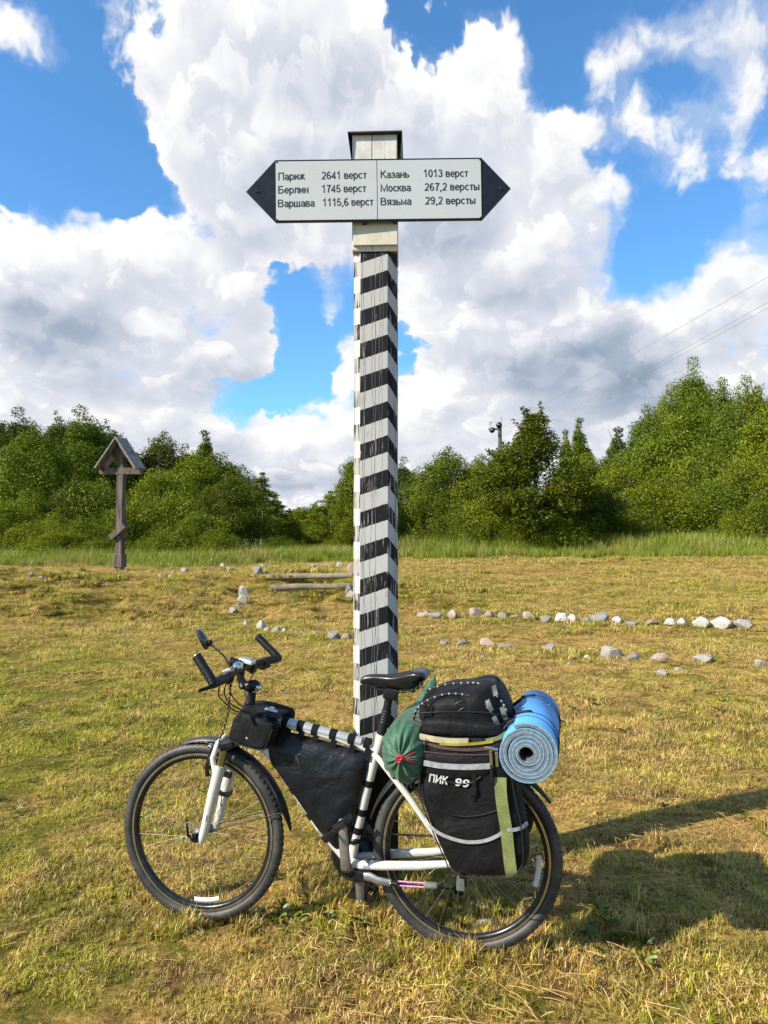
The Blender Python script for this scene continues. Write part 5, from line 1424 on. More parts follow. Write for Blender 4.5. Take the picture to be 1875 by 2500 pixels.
def wheel(ha, hs, name_extra, rot0):
    """a spoked wheel: its own empty at the hub, with tyre, rim, spokes, hub"""
    w = empty('wheel', parent=bike); w.location = FR @ L(ha, hs)
    R0 = .351; rs = .0205
    def ring(prof, seg=96):
        """prof: closed list of (radius, n)"""
        vs = []; fs = []; m = len(prof)
        for i in range(seg):
            an = 2 * math.pi * i / seg
            for r, n_ in prof: vs.append((math.cos(an) * r, n_, math.sin(an) * r))
        for i in range(seg):
            i2 = (i + 1) % seg
            for k in range(m):
                k2 = (k + 1) % m
                fs.append((i * m + k, i * m + k2, i2 * m + k2, i2 * m + k))
        return vs, fs
    tp_ = [(R0 - rs + rs * math.cos(t), rs * 1.0 * math.sin(t)) for t in np.linspace(0, 2 * math.pi, 15)[:-1]]
    mb = MB(); mb.add(*ring(tp_), smooth=True); ty = mb.build('tyre', tyre_m, w)
    mb = MB()                                        # tread lugs
    for i in range(88):
        an = 2 * math.pi * i / 88
        for sd in (-1, 1):
            for lat, rr in ((.0135, R0 - .0055), (.0065, R0 - .0008)):
                c_ = Vector((math.cos(an + sd * .012) * rr, sd * lat, math.sin(an + sd * .012) * rr))
                rot = Matrix.Rotation(-an, 3, 'Y') @ Matrix.Rotation(sd * (.9 if lat > .01 else .15), 3, 'Z') 
                mb.box(c_, (.0022, .0075, .013), rot @ Matrix.Rotation(sd * .35, 3, 'X'))
    o = mb.build('tread', tread_m, w); tag(o, kind='stuff')
    mb = MB(); mb.add(*ring([(.312, .0115), (.312, -.0115), (.298, -.0125), (.288, -.008), (.288, .008), (.298, .0125)]), smooth=True); rm = mb.build('rim', rim_m, w)
    for sd in (-1, 1):
        mb = MB(); mb.add(*ring([(.3110, sd * .0122), (.3110, sd * .0134), (.3030, sd * .0134), (.3030, sd * .0122)])); mb.build('brake_track', rim_al, w)
    mb = MB(); mb.lathe((0, -.05, 0), (0, 1, 0), [(0, .006), (.004, .009), (.012, .012), (.016, .022), (.019, .022), (.022, .013), (.078, .013), (.081, .022), (.084, .022), (.088, .012), (.096, .009), (.10, .006)], 20); mb.build('hub', alu, w)
    sp = MB(); sp.tube([(0, 0, 0), (0, 0, 1)], 1.0, 5); spo = sp.build('spoke', steel, w); spm = spo.data; bpy.data.objects.remove(spo)
    nsp = 32
    for i in range(nsp):
        side = -1 if i % 2 == 0 else 1
        an = rot0 + 2 * math.pi * i / nsp
        lead = .62 if (i // 2) % 2 == 0 else -.62
        p1 = Vector((math.cos(an) * .289, side * .003, math.sin(an) * .289)); ah = an + lead * 1.0
        p0 = Vector((math.cos(ah) * .021, side * .033, math.sin(ah) * .021))
        d = p1 - p0
        o = bpy.data.objects.new('spoke', spm); COL.objects.link(o); o.parent = w
        q = d.to_track_quat('Z', 'Y')
        o.matrix_local = Matrix.Translation(p0) @ q.to_matrix().to_4x4() @ Matrix.Diagonal((.0009, .0009, d.length, 1))
    return w
fw_ = wheel(1.07, -0.022, 'front', 0.13)
rw_ = wheel(0.0, 0.0, 'rear', 0.05)
# reflectors between the spokes
def refl(ha, hs, an, w):
    mb = MB(); pts = []
    for k in range(-3, 4):
        t = an + k * .068; pts.append((-math.cos(t) * .268, -.010, math.sin(t) * .268))
    mb.tube(pts, .0115, 6, flat=.35, up=(0, 1, 0)); mb.build('reflector', reflect, w)
refl(0, 0, rad(-97), fw_); refl(0, 0, rad(187), rw_)

# frame ------------------------------------------------------------
def fin(name, mat, pts, r, seg=16, parent=bike, **k):
    mb = M_(); mb.tube([L(*p) for p in pts], r, seg, **k); return mb.build(name, mat, parent)
fin('down_tube', white_p, [(.912, .392), (.885, .378), (.845, .358), (.790, .318), (.735, .262), (.660, .165), (.560, .038), (.455, -.068)], [.020, .0205, .0215, .022, .022, .022, .022, .021])
fin('top_tube', white_p, [(.893, .452), (.84, .452), (.74, .436), (.60, .409), (.48, .384), (.40, .364), (.338, .346)], [.018, .020, .020, .020, .019, .018, .017])
for a0, a1, t in ((.70, .665, 0), (.645, .60, 0), (.575, .53, 0), (.50, .455, 0), (.425, .40, 0)):       # silver reflective tape
    f_ = lambda a: .4375 + (a - .74) * .178
    mb = M_(); mb.tube([L(a0, f_(a0)), L(a1, f_(a1))], .0206, 18); mb.build('reflective_tape', silver_tape, bike)
for a0, a1 in ((.735, .700), (.690, .660), (.632, .60), (.562, .530)):
    dt = lambda a: float(np.interp(a, [.455, .56, .66, .735, .79], [-.068, .038, .165, .262, .318]))
    mb = M_(); mb.tube([L(a0, dt(a0)), L((a0 + a1) / 2, dt((a0 + a1) / 2)), L(a1, dt(a1))], .0226, 18); mb.build('reflective_tape', silver_tape, bike)
fin('head_tube', white_p, [(.868, .492), (.918, .368)], .0225)
fin('seat_tube', white_p, [(.322, .408), (.352, .31), (.392, .145), (.425, 0.0), (.440, -.075)], [.0190, .0185, .018, .018, .019])
fin('seat_collar', white_p, [(.321, .412), (.326, .394)], .0215)
mb = M_(); mb.lathe(L(.437, -.075, -.036), (0, 1, 0), [(0, .005), (0, .022), (.072, .022), (.072, .005)], 20); mb.build('bottom_bracket', white_p, bike)
for sd in (-1, 1):
    fin('seat_stay', white_p, [(.352, .338, sd * .012), (.33, .330, sd * .026), (.270, .272, sd * .040), (.199, .198, sd * .052), (.125, .105, sd * .060), (.02, -.008, sd * .068)], [.010, .011, .0125, .013, .011, .008], 12)
    fin('chain_stay', white_p, [(.435, -.072, sd * .022), (.39, -.066, sd * .045), (.30, -.055, sd * .056), (.16, -.038, sd * .062), (.05, -.018, sd * .068), (.0, -.006, sd * .068)], [.016, .0165, .017, .016, .013, .009], 14)
    mb = M_(); mb.box(L(.008, -.006, sd * .068), (.045, .006, .04), bev=.002); mb.build('dropout', alu, bike)
fin('stay_tape', silver_tape, [(.372, -.0635, -.0475), (.348, -.061, -.0505)], .0178, 14)

# fork -------------------------------------------------------------
fk = empty('fork', parent=bike); fk.location = FR @ L(.935, .345)
FRK = Matrix.Translation(-(FR @ L(.935, .345))) @ FR
def fkp(name, mat, pts, r, seg=14, **k):
    mb = MB(FRK); mb.tube([L(*p) for p in pts], r, seg, **k); return mb.build(name, mat, fk)
mb = MB(FRK); mb.box(L(.937, .345), (.065, .155, .040), Matrix.Rotation(rad(-18), 3, 'Y'), bev=.012); mb.build('crown', black_m, fk)
for sd in (-1, 1):
    fkp('stanchion', gold, [(.945, .35, sd * .06), (.972, .235, sd * .06)], .0145)
    fkp('lower_leg', white_p, [(.967, .262, sd * .06), (.970, .245, sd * .06), (.995, .15, sd * .06), (1.018, .05, sd * .059), (1.034, -.012, sd * .058), (1.046, -.045, sd * .057)], [.021, .0225, .021, .0185, .017, .012])
    mb = MB(FRK); mb.box(L(1.062, -.03, sd * .056), (.042, .012, .035), bev=.004); mb.build('dropout', black_m, fk)
fkp('arch', white_p, [(.985, .235, -.066), (.998, .29, -.064), (.985, .345, -.045), (.975, .362, 0), (.985, .345, .045), (.998, .29, .064), (.985, .235, .066)], .0105)
mb = MB(FRK); mb.box(L(.990, .200, .061), (.05, .048, .03), Matrix.Rotation(rad(12), 3, 'Y'), bev=.006); mb.build('cable_clip', black_m, fk)
mb = MB(FRK); mb.box(L(1.000, .118, .061), (.048, .046, .022), Matrix.Rotation(rad(12), 3, 'Y'), bev=.006); mb.build('sensor', black_m, fk)
mb = MB(FRK); mb.box(L(1.006, .058, -.0765), (.016, .006, .024), Matrix.Rotation(rad(12), 3, 'Y')); mb.build('sticker', alu, fk)
# quick release on the near side
mb = M_(); mb.lathe(L(1.07, -.022, -.07), (0, -1, 0), [(0, .010), (.012, .011), (.016, .006), (.017, 0)], 14); mb.tube([L(1.07, -.022, -.078), L(1.085, -.01, -.088), L(1.092, .035, -.086)], [.006, .006, .004], 8); mb.build('quick_release', black_m, bike)
# V brakes
def vbrake(a, s, tilt, parent=bike):
    for sd in (-1, 1):
        mb = M_(); mb.tube([L(a + .012, s - .062, sd * .040), L(a + .016, s - .02, sd * .042), L(a, s + .045, sd * .036)], [.009, .0075, .005], 8); mb.build('brake_arm', black_m, bike)
        mb = M_(); mb.box(L(a - .006, s - .028, sd * .022), (.055, .012, .012), Matrix.Rotation(tilt, 3, 'Y'), bev=.003); mb.build('brake_pad', black_r, bike)
    mb = M_(); mb.tube(bez([L(a, s + .045, -.036), L(a - .002, s + .055, 0), L(a, s + .045, .036)], 4), .0025, 6); mb.build('noodle', chrome, bike)
vbrake(1.018, .272, rad(0)); vbrake(.195, .262, rad(40))
mb = M_(); mb.lathe(L(1.018, .331, -.047), (0, -1, 0), [(0, .007), (.006, .007), (.007, 0)], 10); mb.build('bolt', chrome, bike)

# steering ----------------------------------------------------------
fin('spacer_stack', black_m, [(.8745, .484), (.8685, .500)], .0235)
fin('stem_post', black_m, [(.869, .500), (.866, .515), (.862, .545)], [.021, .0175, .0175])
mb = M_(); mb.tube([L(.835, .566), L(.852, .572), L(.878, .566), L(.900, .572), L(.914, .600), L(.911, .636)], [.018, .024, .023, .018, .0155, .017], 12); mb.lathe(L(.898, .570, -.022), (0, 1, 0), [(0, .004), (0, .013), (.044, .013), (.044, .004)], 14); mb.build('stem', black_m, bike)
mb = M_(); mb.lathe(L(.898, .570, -.0225), (0, -1, 0), [(0, .006), (.003, .006), (.0035, 0)], 10); mb.lathe(L(.834, .563, -.018), (0, 1, 0), [(0, .003), (0, .011), (.036, .011), (.036, .003)], 12); mb.build('stem_bolt', chrome, bike)
cor_n, cor_f = (.906, .617, -.25), (.852, .647, .25)
fin('handlebar', black_m, [(.906, .617, -.245), (.9075, .622, -.16), (.910, .635, -.06), (.909, .638, 0), (.903, .640, .06), (.878, .644, .16), (.852, .647, .245)], .0145, 14)
def grip(path, r, name='grip', ribs=0, parent=bike):
    pts = bez([L(*p) for p in path], 24); rs = []
    for i in range(len(pts)):
        rs.append(r * (1.0 + (.05 * math.sin(i * 1.9) if ribs else 0)))
    rs[0] = rs[0] * .8; rs[-1] *= .75
    mb = M_(); mb.tube(pts, rs, 14); return mb.build(name, black_r, parent)
grip([(.9062, .6175, -.258), (.907, .620, -.20), (.9075, .623, -.135)], .0178)
grip([(.8525, .647, .258), (.866, .645, .20), (.879, .644, .14)], .0178)
grip([(.9055, .6165, -.25), (.922, .642, -.25), (.952, .682, -.25), (.979, .719, -.25)], .0180, 'bar_end', ribs=1)
grip([(.852, .647, .25), (.874, .668, .25), (.914, .703, .25), (.953, .739, .25)], .0165, 'bar_end', ribs=1)
mb = M_(); mb.lathe(L(.980, .7205, -.25), (L(.979, .719) - L(.952, .682)), [(-.004, .0150), (0, .0145), (.003, .010), (.004, 0)], 12); mb.build('end_cap', alu, bike)
fin('brake_lever', black_pl, [(.912, .612, -.17), (.925, .600, -.19), (.940, .597, -.235), (.956, .5915, -.265)], [.010, .009, .0075, .0065], 10)
fin('brake_lever', black_pl, [(.880, .640, .10), (.893, .625, .13), (.888, .616, .17), (.878, .620, .21)], [.010, .0095, .012, .009], 10)
for n_, a_, s_ in ((-.105, .910, .628), (.085, .893, .640)):
    mb = M_(); mb.box(L(a_ + .012, s_ - .010, n_), (.045, .045, .040), Matrix.Rotation(rad(25), 3, 'Y'), bev=.008); mb.build('shifter', black_pl, bike)
mb = M_(); mb.box(L(.913, .644, -.115), (.045, .030, .018), Matrix.Rotation(rad(-20), 3, 'Y'), bev=.006); mb.build('shifter_window', alu, bike)
mb = M_(); mb.lathe(L(.905, .651, -.045), Vector((.2, -.55, .9)), [(-.010, .016), (-.004, .021), (.004, .0215), (.012, .018), (.018, .010), (.020, 0)], 18); mb.build('bell', chrome, bike)
mb = M_(); mb.box(L(.893, .665, .018), (.060, .048, .016), Matrix.Rotation(rad(12), 3, 'Y'), bev=.006); cc_ = mb.build('cycle_computer', reflect, bike)
mb = M_(); mb.box(L(.893, .6745, .018), (.044, .034, .004), Matrix.Rotation(rad(12), 3, 'Y'), bev=.001); mb.build('display', simple('display_grey', (0.30, 0.33, 0.30), .15, var=.02), cc_)
mb = M_(); mb.lathe(L(.928, .660, -.015), Vector((-1, -.15, .25)), [(-.022, .010), (-.018, .0165), (.0, .0165), (.022, .0195), (.026, .0185), (.027, 0)], 16); mb.build('lamp', black_pl, bike)
# mirror on a thin arm
mr = empty('mirror', parent=bike); mr.location = FR @ L(.912, .640, -.10)
FRM = Matrix.Translation(-(FR @ L(.912, .640, -.10))) @ FR
mb = MB(FRM); mb.tube(bez([L(.910, .640, -.10), L(.911, .668, -.115), L(.922, .700, -.13), L(.950, .730, -.145), L(.972, .748, -.15)], 5), .0042, 8); mb.build('mirror_arm', simple('olive_grey_rod', (0.10, 0.11, 0.07), .4, var=.1), mr)
mb = MB(FRM); mb.lathe(L(.976, .752, -.150), Vector((-.6, .1, .45)), [(-.008, .006), (-.004, .014), (.004, .015), (.010, .009)], 12); mb.build('joint', black_pl, mr)
md = Vector((-.42, -.20, .72)).normalized()
mb = MB(FRM); c0 = L(1.007, .766, -.155)
vs = []; fs = []; sg = 24; rings = [(-.020, .3), (-.016, .7), (-.008, .95), (0, 1.0), (.006, .97), (.008, .8), (.008, .01)]
ax = Vector((-.80, -.35, -.42)).normalized(); e1 = (md - ax * md.dot(ax)).normalized(); e2 = ax.cross(e1)
for h_, r_ in rings:
    for k in range(sg):
        t = 2 * math.pi * k / sg
        vs.append(c0 + ax * h_ + e1 * (.044 * r_ * math.cos(t)) + e2 * (.027 * r_ * math.sin(t)))
for i in range(len(rings) - 1):
    for k in range(sg):
        k2 = (k + 1) % sg; fs.append((i * sg + k, i * sg + k2, (i + 1) * sg + k2, (i + 1) * sg + k))
mb.add(vs, fs, True)
o = mb.build('mirror_shell', simple('glossy_black_shell', (0.02, 0.028, 0.018), .06, var=.02, coat=1.0), mr)
# cables
for pts in ([(.905, .600, -.20), (.925, .560, -.17), (.935, .520, -.10), (.915, .478, -.05), (.875, .468, -.03), (.83, .466, -.024)],
            [(.908, .605, -.13), (.925, .570, -.12), (.930, .530, -.09), (.910, .492, -.05), (.87, .472, -.028), (.83, .470, -.024)],
            [(.905, .610, -.08), (.922, .575, -.08), (.918, .535, -.06), (.895, .500, -.04), (.865, .480, -.028)],
            [(.893, .615, .10), (.91, .58, .09), (.92, .54, .06), (.90, .50, .04), (.87, .475, .028)]):
    mb = M_(); mb.tube(bez([L(*p) for p in pts], 6), .0026, 6); mb.build('cable', black_pl, bike)
pts = bez([L(.918, .630, -.06), L(.920, .585, -.075), L(.922, .53, -.08), L(.930, .47, -.075), L(.955, .40, -.06), L(.985, .345, -.045), L(1.008, .325, -.04)], 14)
sp_ = [p + Vector((0, .0035 * math.cos(i * 1.3), .0)) + Vector((.0035 * math.sin(i * 1.3), 0, 0)) for i, p in enumerate(pts[:60])] + pts[60:]
mb = M_(); mb.tube(sp_, .0030, 6); mb.build('cable', black_pl, bike)
mb = M_(); mb.tube(bez([L(1.008, .325, -.04), L(1.012, .25, -.075), L(1.0, .12, .02), L(1.03, .0, .06)], 8), .002, 5); mb.build('cable', black_pl, bike)

# cranks, rings, chain ------------------------------------------------
bbx = (.437, -.075)
mb = M_(); mb.lathe(L(*bbx, .040), (0, 1, 0), [(0, .03), (0, .088), (.0035, .088), (.0035, .03)], 64)
for i in range(44):
    t = 2 * math.pi * i / 44; mb.box(L(*bbx, .042) + Vector((math.cos(t) * .0895, 0, math.sin(t) * .0895)), (.006, .0028, .0055), Matrix.Rotation(-t, 3, 'Y'))
mb.lathe(L(*bbx, .050), (0, 1, 0), [(0, .03), (0, .070), (.003, .070), (.003, .03)], 48)
mb.build('chainring', black_m, bike)
mb = M_(); mb.lathe(L(*bbx, .054), (0, 1, 0), [(0, .022), (0, .100), (.002, .102), (.003, .095), (.003, .022)], 64); mb.build('chain_guard', black_pl, bike)
def crank(n_, ang, tag_):
    d = Vector((math.cos(ang), 0, math.sin(ang)))
    c0 = L(*bbx, n_)
    mb = M_(); e = c0 + d * .175 + Vector((0, math.copysign(.012, n_), 0))
    mb.tube([c0 - d * .012, c0, c0 + d * .05 + Vector((0, math.copysign(.006, n_), 0)), e, e + d * .012], [.012, .0225, .0195, .0175, .010], 10, flat=.55, up=(0, 1, 0)); mb.build('crank', alu, bike)
    mb = M_(); mb.lathe(c0 + Vector((0, math.copysign(.0085, n_), 0)), (0, math.copysign(1, n_), 0), [(0, .009), (.004, .009), (.002, .006), (.002, 0)], 12); mb.build('crank_bolt', black_m, bike)
    return e
e1_ = crank(-.072, math.atan2(.178, -(.452 - .437)), 'near')
e2_ = crank(.072, math.atan2(-.17, .012), 'far')
def pedal(e, sgn, tilt):
    c = e + Vector((0, sgn * .052, 0)); R_ = Matrix.Rotation(tilt, 3, 'Y')
    pd = empty('pedal', parent=bike); pd.location = FR @ e
    F2 = Matrix.Translation(-(FR @ e)) @ FR
    mb = MB(F2)
    for q in (-1, 1):
        mb.box(c + R_ @ Vector((q * .046, 0, 0)), (.010, .092, .024), R_, bev=.003)
        mb.box(c + R_ @ Vector((0, q * .043, 0)), (.092, .008, .020), R_, bev=.003)
    mb.box(c, (.030, .09, .018), R_, bev=.005)
    mb.build('cage', black_pl, pd)
    mb = MB(F2); mb.lathe(e, (0, sgn, 0), [(-.008, .010), (0, .010), (.004, .007), (.095, .006), (.1, 0)], 10); mb.build('axle', chrome, pd)
pedal(e1_, -1, rad(-38)); pedal(e2_, 1, rad(5))
mb = M_()                                             # cassette and chain on the far side
for k in range(7): mb.lathe(L(0, 0, .034 + k * .0042), (0, 1, 0), [(0, .012), (0, .055 - k * .005), (.0018, .055 - k * .005), (.0018, .012)], 30)
mb.build('cassette', simple('sprocket_steel', (.22, .20, .18), .4, metal=.8, var=.2), bike)
ch_pts = [L(.437 + .088 * math.cos(t), -.075 + .088 * math.sin(t), .0425) for t in np.linspace(math.pi / 2, -math.pi / 2, 12)]
ch_pts += [L(.03, -.155, .046)] + [L(.03 + .022 * math.cos(t), -.135 + .022 * math.sin(t), .046) for t in np.linspace(-math.pi / 2, -math.pi, 4)] + [L(-.02, -.07, .046)] + [L(.042 * math.cos(t), .042 * math.sin(t), .046) for t in np.linspace(math.pi * 1.1, math.pi / 2, 7)]
mb = M_(); mb.tube(ch_pts, .0042, 6, closed=True); mb.build('chain', simple('oily_chain', (.05, .045, .04), .35, metal=.6, var=.4, vscale=120), bike)
mb = M_(); mb.box(L(.012, -.11, .055), (.022, .016, .11), Matrix.Rotation(rad(12), 3, 'Y'), bev=.005); mb.lathe(L(.03, -.155, .042), (0, 1, 0), [(0, 0), (0, .02), (.008, .02), (.008, 0)], 12); mb.box(L(.006, -.045, .064), (.03, .03, .05), bev=.008); mb.build('rear_derailleur', black_m, bike)
mb = M_(); mb.box(L(.405, .035, .025), (.05, .05, .05), Matrix.Rotation(rad(10), 3, 'Y'), bev=.01); mb.lathe(L(.425, .005), sv * 0 + Vector((.2, 0, -1)), [(-.010, .019), (-.010, .022), (.010, .022), (.010, .019)], 14); mb.lathe(L(.390, .010, -.024), (0, -1, 0), [(0, .007), (.008, .007), (.009, 0)], 8); mb.build('front_derailleur', black_m, bike)
# kickstand folded back
ks = empty('kickstand', parent=bike); ks.location = FR @ L(.371, -.100, -.06)
FK = Matrix.Translation(-(FR @ L(.371, -.100, -.06))) @ FR
mb = MB(FK); mb.box(L(.392, -.100, -.035), (.050, .060, .040), bev=.008); mb.box(L(.375, -.098, -.064), (.038, .020, .034), bev=.006); mb.build('mount', black_m, ks)
mb = MB(FK); mb.tube([L(.366, -.094, -.074), L(.345, -.092, -.076), L(.315, -.102, -.078), L(.262, -.104, -.080)], [.016, .017, .0155, .013], 10, flat=.5, up=(0, 1, 0)); mb.build('bracket', alu, ks)
mb = MB(FK); mb.lathe(L(.262, -.104, -.0865), (0, -1, 0), [(0, .0055), (.003, .0055), (.0035, 0)], 10); mb.build('bolt', chrome, ks)
mb = MB(FK); mb.tube([L(.262, -.104, -.080), L(.235, -.103, -.081)], [.013, .012], 10, flat=.8); mb.build('joint', black_pl, ks)
for dz_ in (-.0075, .0075):
    mb = MB(FK); mb.tube([L(.235, -.102 + dz_, -.081), L(.125, -.094 + dz_, -.086)], .0036, 8); mb.build('rod', pinkm, ks)
mb = MB(FK); mb.tube([L(.135, -.0945, -.0855), L(.128, -.094, -.086), L(.095, -.092, -.087), L(.088, -.0915, -.0875)], [.013, .0155, .017, .013], 12, flat=.7); mb.build('rubber_foot', grey_rub, ks)

# fenders -------------------------------------------------------------
def fender(cA, cS, r_of, t0, t1, wd_of, name, steps=30):
    vs = []; fs = []; m = 9
    for i in range(steps + 1):
        f = i / steps; t = t0 + (t1 - t0) * f; r = r_of(f); wd = wd_of(f)
        for top in (0, 1):
            for k in range(m):
                q = -1 + 2 * k / (m - 1)
                rr = r - .016 * q * q * (wd / .028) + top * .0022
                vs.append(L(cA + rr * math.cos(t), cS + rr * math.sin(t), q * wd))
    for i in range(steps):
        for k in range(m - 1):
            a_ = i * 2 * m + k; b_ = (i + 1) * 2 * m + k
            fs += [(a_, a_ + 1, b_ + 1, b_), (a_ + m, b_ + m, b_ + m + 1, a_ + m + 1)]
        for k in (0, m - 1):
            a_ = i * 2 * m + k; b_ = (i + 1) * 2 * m + k; fs.append((a_, b_, b_ + m, a_ + m))
    for i in (0, steps):
        for k in range(m - 1):
            a_ = i * 2 * m + k; fs.append((a_, a_ + 1, a_ + 1 + m, a_ + m))
    mb = M_(); mb.add(vs, fs, True); return mb.build(name, black_pl, bike)
taper = lambda w_: (lambda f: w_ * min(1, .35 + 3.5 * min(f, 1 - f)))
fd = fender(1.07, -.022, lambda f: .372 + .014 * f, rad(95), rad(174), lambda f: .030 * min(1, .25 + 4 * (1 - f)), 'mudguard')
mb = MB(FR)
vs = []; fs = []
for i in range(13):
    f = i / 12; a_ = .985 + .172 * f; s_ = .352 - .012 * f - .012 * f * f + .010 * math.sin(f * 3.14); wd = .028 * math.sqrt(max(0.02, 1 - (f * .97) ** 2.5))
    for k in range(7):
        q = -1 + 2 * k / 6; vs.append(L(a_, s_ - .012 * q * q, q * wd))
    for k in range(7):
        q = -1 + 2 * k / 6; vs.append(L(a_, s_ - .012 * q * q + .0025, q * wd))
for i in range(12):
    for k in range(6):
        a0 = i * 14 + k; b0 = (i + 1) * 14 + k; fs += [(a0, a0 + 1, b0 + 1, b0), (a0 + 7, b0 + 7, b0 + 8, a0 + 8)]
    for k in (0, 6): a0 = i * 14 + k; b0 = (i + 1) * 14 + k; fs.append((a0, b0, b0 + 7, a0 + 7))
mb.add(vs, fs, True); mb.build('mudguard', simple('grey_plastic_guard', (0.05, 0.052, 0.05), .45, var=.15), bike)
fender(0, 0, lambda f: .376, rad(14), rad(146), lambda f: .030 * min(1, .35 + 4 * min(f, 1 - f)), 'mudguard', 44)
for sd in (-1, 1):
    mb = M_(); mb.tube([L(1.068, -.020, sd * .052), L(.718, .092, sd * .032)], .0024, 6); mb.build('mudguard_stay', black_m, bike)
    mb = M_(); mb.tube([L(.004, .01, sd * .062), L(-.20, .315, sd * .030)], .0024, 6); mb.build('mudguard_stay', black_m, bike)
# grey print on the front guard
mb = M_()
for i in range(14):
    t = rad(140 + i * 1.0); rr = .3725
    mb.box(L(1.07 + rr * math.cos(t), -.022 + rr * math.sin(t), -.0265), (.0012, .004, .003), Matrix.Rotation(-t, 3, 'Y'))
o = mb.build('print', simple('guard_print', (.30, .30, .30), .5), bike); tag(o, kind='stuff')

# seat post and saddle -------------------------------------------------
fin('seat_post', black_m, [(.325, .405), (.3145, .455), (.304, .500), (.2965, .545), (.292, .565)], [.0155, .0155, .0160, .0155, .0150])
pts = [(.326 - .024 * i / 40, .403 + .105 * i / 40) for i in range(41)]
mb = M_(); mb.tube([L(*p) for p in pts], [.0185 if i < 20 else .0185 + .0018 * math.sin(i * 1.57) for i in range(41)], 14); mb.build('post_boot', black_r, bike)
mb = M_(); mb.box(L(.287, .566), (.055, .045, .036), Matrix.Rotation(rad(8), 3, 'Y'), bev=.008); mb.build('seat_clamp', black_m, bike)
for sd in (-1, 1): fin('saddle_rail', black_m, [(.385, .604, sd * .012), (.34, .586, sd * .018), (.24, .580, sd * .022), (.205, .586, sd * .024), (.180, .610, sd * .035)], .0036, 8)
secs = [(.409, .606, .615, .008), (.404, .598, .628, .017), (.385, .596, .637, .021), (.35, .596, .641, .023), (.32, .594, .641, .026), (.29, .590, .641, .032), (.262, .586, .645, .042), (.235, .584, .654, .054), (.208, .588, .663, .065), (.182, .600, .669, .073), (.160, .618, .668, .075), (.146, .634, .662, .070), (.138, .645, .655, .060)]
vs = []; fs = []; m = 20
for a_, b_, t_, w_ in secs:
    for k in range(m):
        an = 2 * math.pi * k / m; cx_ = math.cos(an); sy_ = math.sin(an)
        x_ = math.copysign(abs(cx_) ** .75, cx_) * w_
        mid = t_ - .011
        z_ = mid + (sy_ ** .9) * .011 - (abs(cx_) ** 3) * .004 if sy_ >= 0 else mid - (abs(sy_) ** .8) * (mid - b_) 
        if sy_ < 0: x_ *= 1 - .35 * abs(sy_)
        vs.append(L(a_, z_, x_))
for i in range(len(secs) - 1):
    for k in range(m): fs.append((i * m + k, i * m + (k + 1) % m, (i + 1) * m + (k + 1) % m, (i + 1) * m + k))
fs.append(tuple(range(m))[::-1]); fs.append(tuple((len(secs) - 1) * m + k for k in range(m)))
mb = M_(); mb.add(vs, fs, True); sad = mb.build('saddle', leather, bike)
sm_ = sad.modifiers.new('smooth', 'SUBSURF'); sm_.levels = 1; sm_.render_levels = 2
for a_, s_ in ((.172, .606), (.158, .622), (.188, .594)):
    mb = M_(); mb.box(L(a_, s_, -.052), (.013, .02, .012), Matrix.Rotation(rad(40), 3, 'Y'), bev=.003); mb.build('saddle_bumper', black_pl, bike)

# luggage rack -----------------------------------------------------------
rk = empty('luggage_rack', parent=bike); rk.location = FR @ L(0, .40)
FRR = Matrix.Translation(-(FR @ L(0, .40))) @ FR
for sd in (-1, 1):
    mb = MB(FRR); mb.tube([L(.235, .40, sd * .055), L(-.30, .40, sd * .06)], .005, 8); mb.build('rail', black_m, rk)
    for a_ in (.10, -.02, -.14):
        mb = MB(FRR); mb.tube([L(.0, .01, sd * .076), L(a_, .395, sd * .066)], .005, 8); mb.build('stay', black_m, rk)
for a_ in (.23, .05, -.13, -.30):
    mb = MB(FRR); mb.tube([L(a_, .40, -.058), L(a_, .40, .058)], .005, 8); mb.build('cross_bar', black_m, rk)
# ------------------------------------------------------------------ bags and load (each a thing of its own, in the bicycle's frame)
def cloth(name, c, rough=0.62, wr=0.5, scale=9, sheen=0.15, weave=420, dirt=None, var=.18, wdist=.02, spec=.3):
    m, nt, out = new_mat(name)
    oc = node(nt, 'ShaderNodeTexCoord').outputs['Object']
    n1 = noise(nt, oc, scale, 5, .55, .6); n2 = noise(nt, oc, weave, 2, .5)
    cc = mixc(nt, mapr(nt, n1, .3, .7), tuple(x * (1 - var) for x in c), tuple(x * (1 + var) for x in c))
    if dirt: cc = mixc(nt, mapr(nt, noise(nt, oc, 6, 6, .7), .55, .75, 0, .5), cc, dirt)
    b = pbsdf(nt, out, Base_Color=cc, Roughness=rough, Specular_IOR_Level=spec, Sheen_Weight=sheen, Sheen_Roughness=.4)
    b1 = node(nt, 'ShaderNodeBump', {'Height': n1, 'Strength': wr, 'Distance': wdist})
    b2 = node(nt, 'ShaderNodeBump', {'Height': n2, 'Strength': .25, 'Distance': .001, 'Normal': b1.outputs[0]})
    nt.links.new(b2.outputs[0], b.inputs['Normal'])
    return m
nylon = cloth('black_nylon', (0.0085, 0.0085, 0.0092), .62, .6, 8, .04, wdist=.03, spec=.16)
coated = cloth('coated_black_cloth', (0.010, 0.012, 0.015), .36, .8, 7, sheen=0.0, wdist=.03, spec=.28)
piping_m = simple('black_piping', (0.010, 0.010, 0.011), .5)
tape_w = cloth('reflective_band', (0.34, 0.34, 0.345), .45, .3, 30, 0)
tape_g = cloth('lime_band', (0.20, 0.225, 0.075), .6, .3, 20, .05, dirt=(.17, .15, .06))
tape_y = cloth('cream_band', (0.50, 0.44, 0.27), .6, .25, 20, .1)
yellow_b = cloth('yellow_edging', (0.36, 0.29, 0.03), .6, .2, 20, .1)
zipm = simple('zipper_teeth', (0.09, 0.05, 0.045), .5, var=.3, vscale=200)
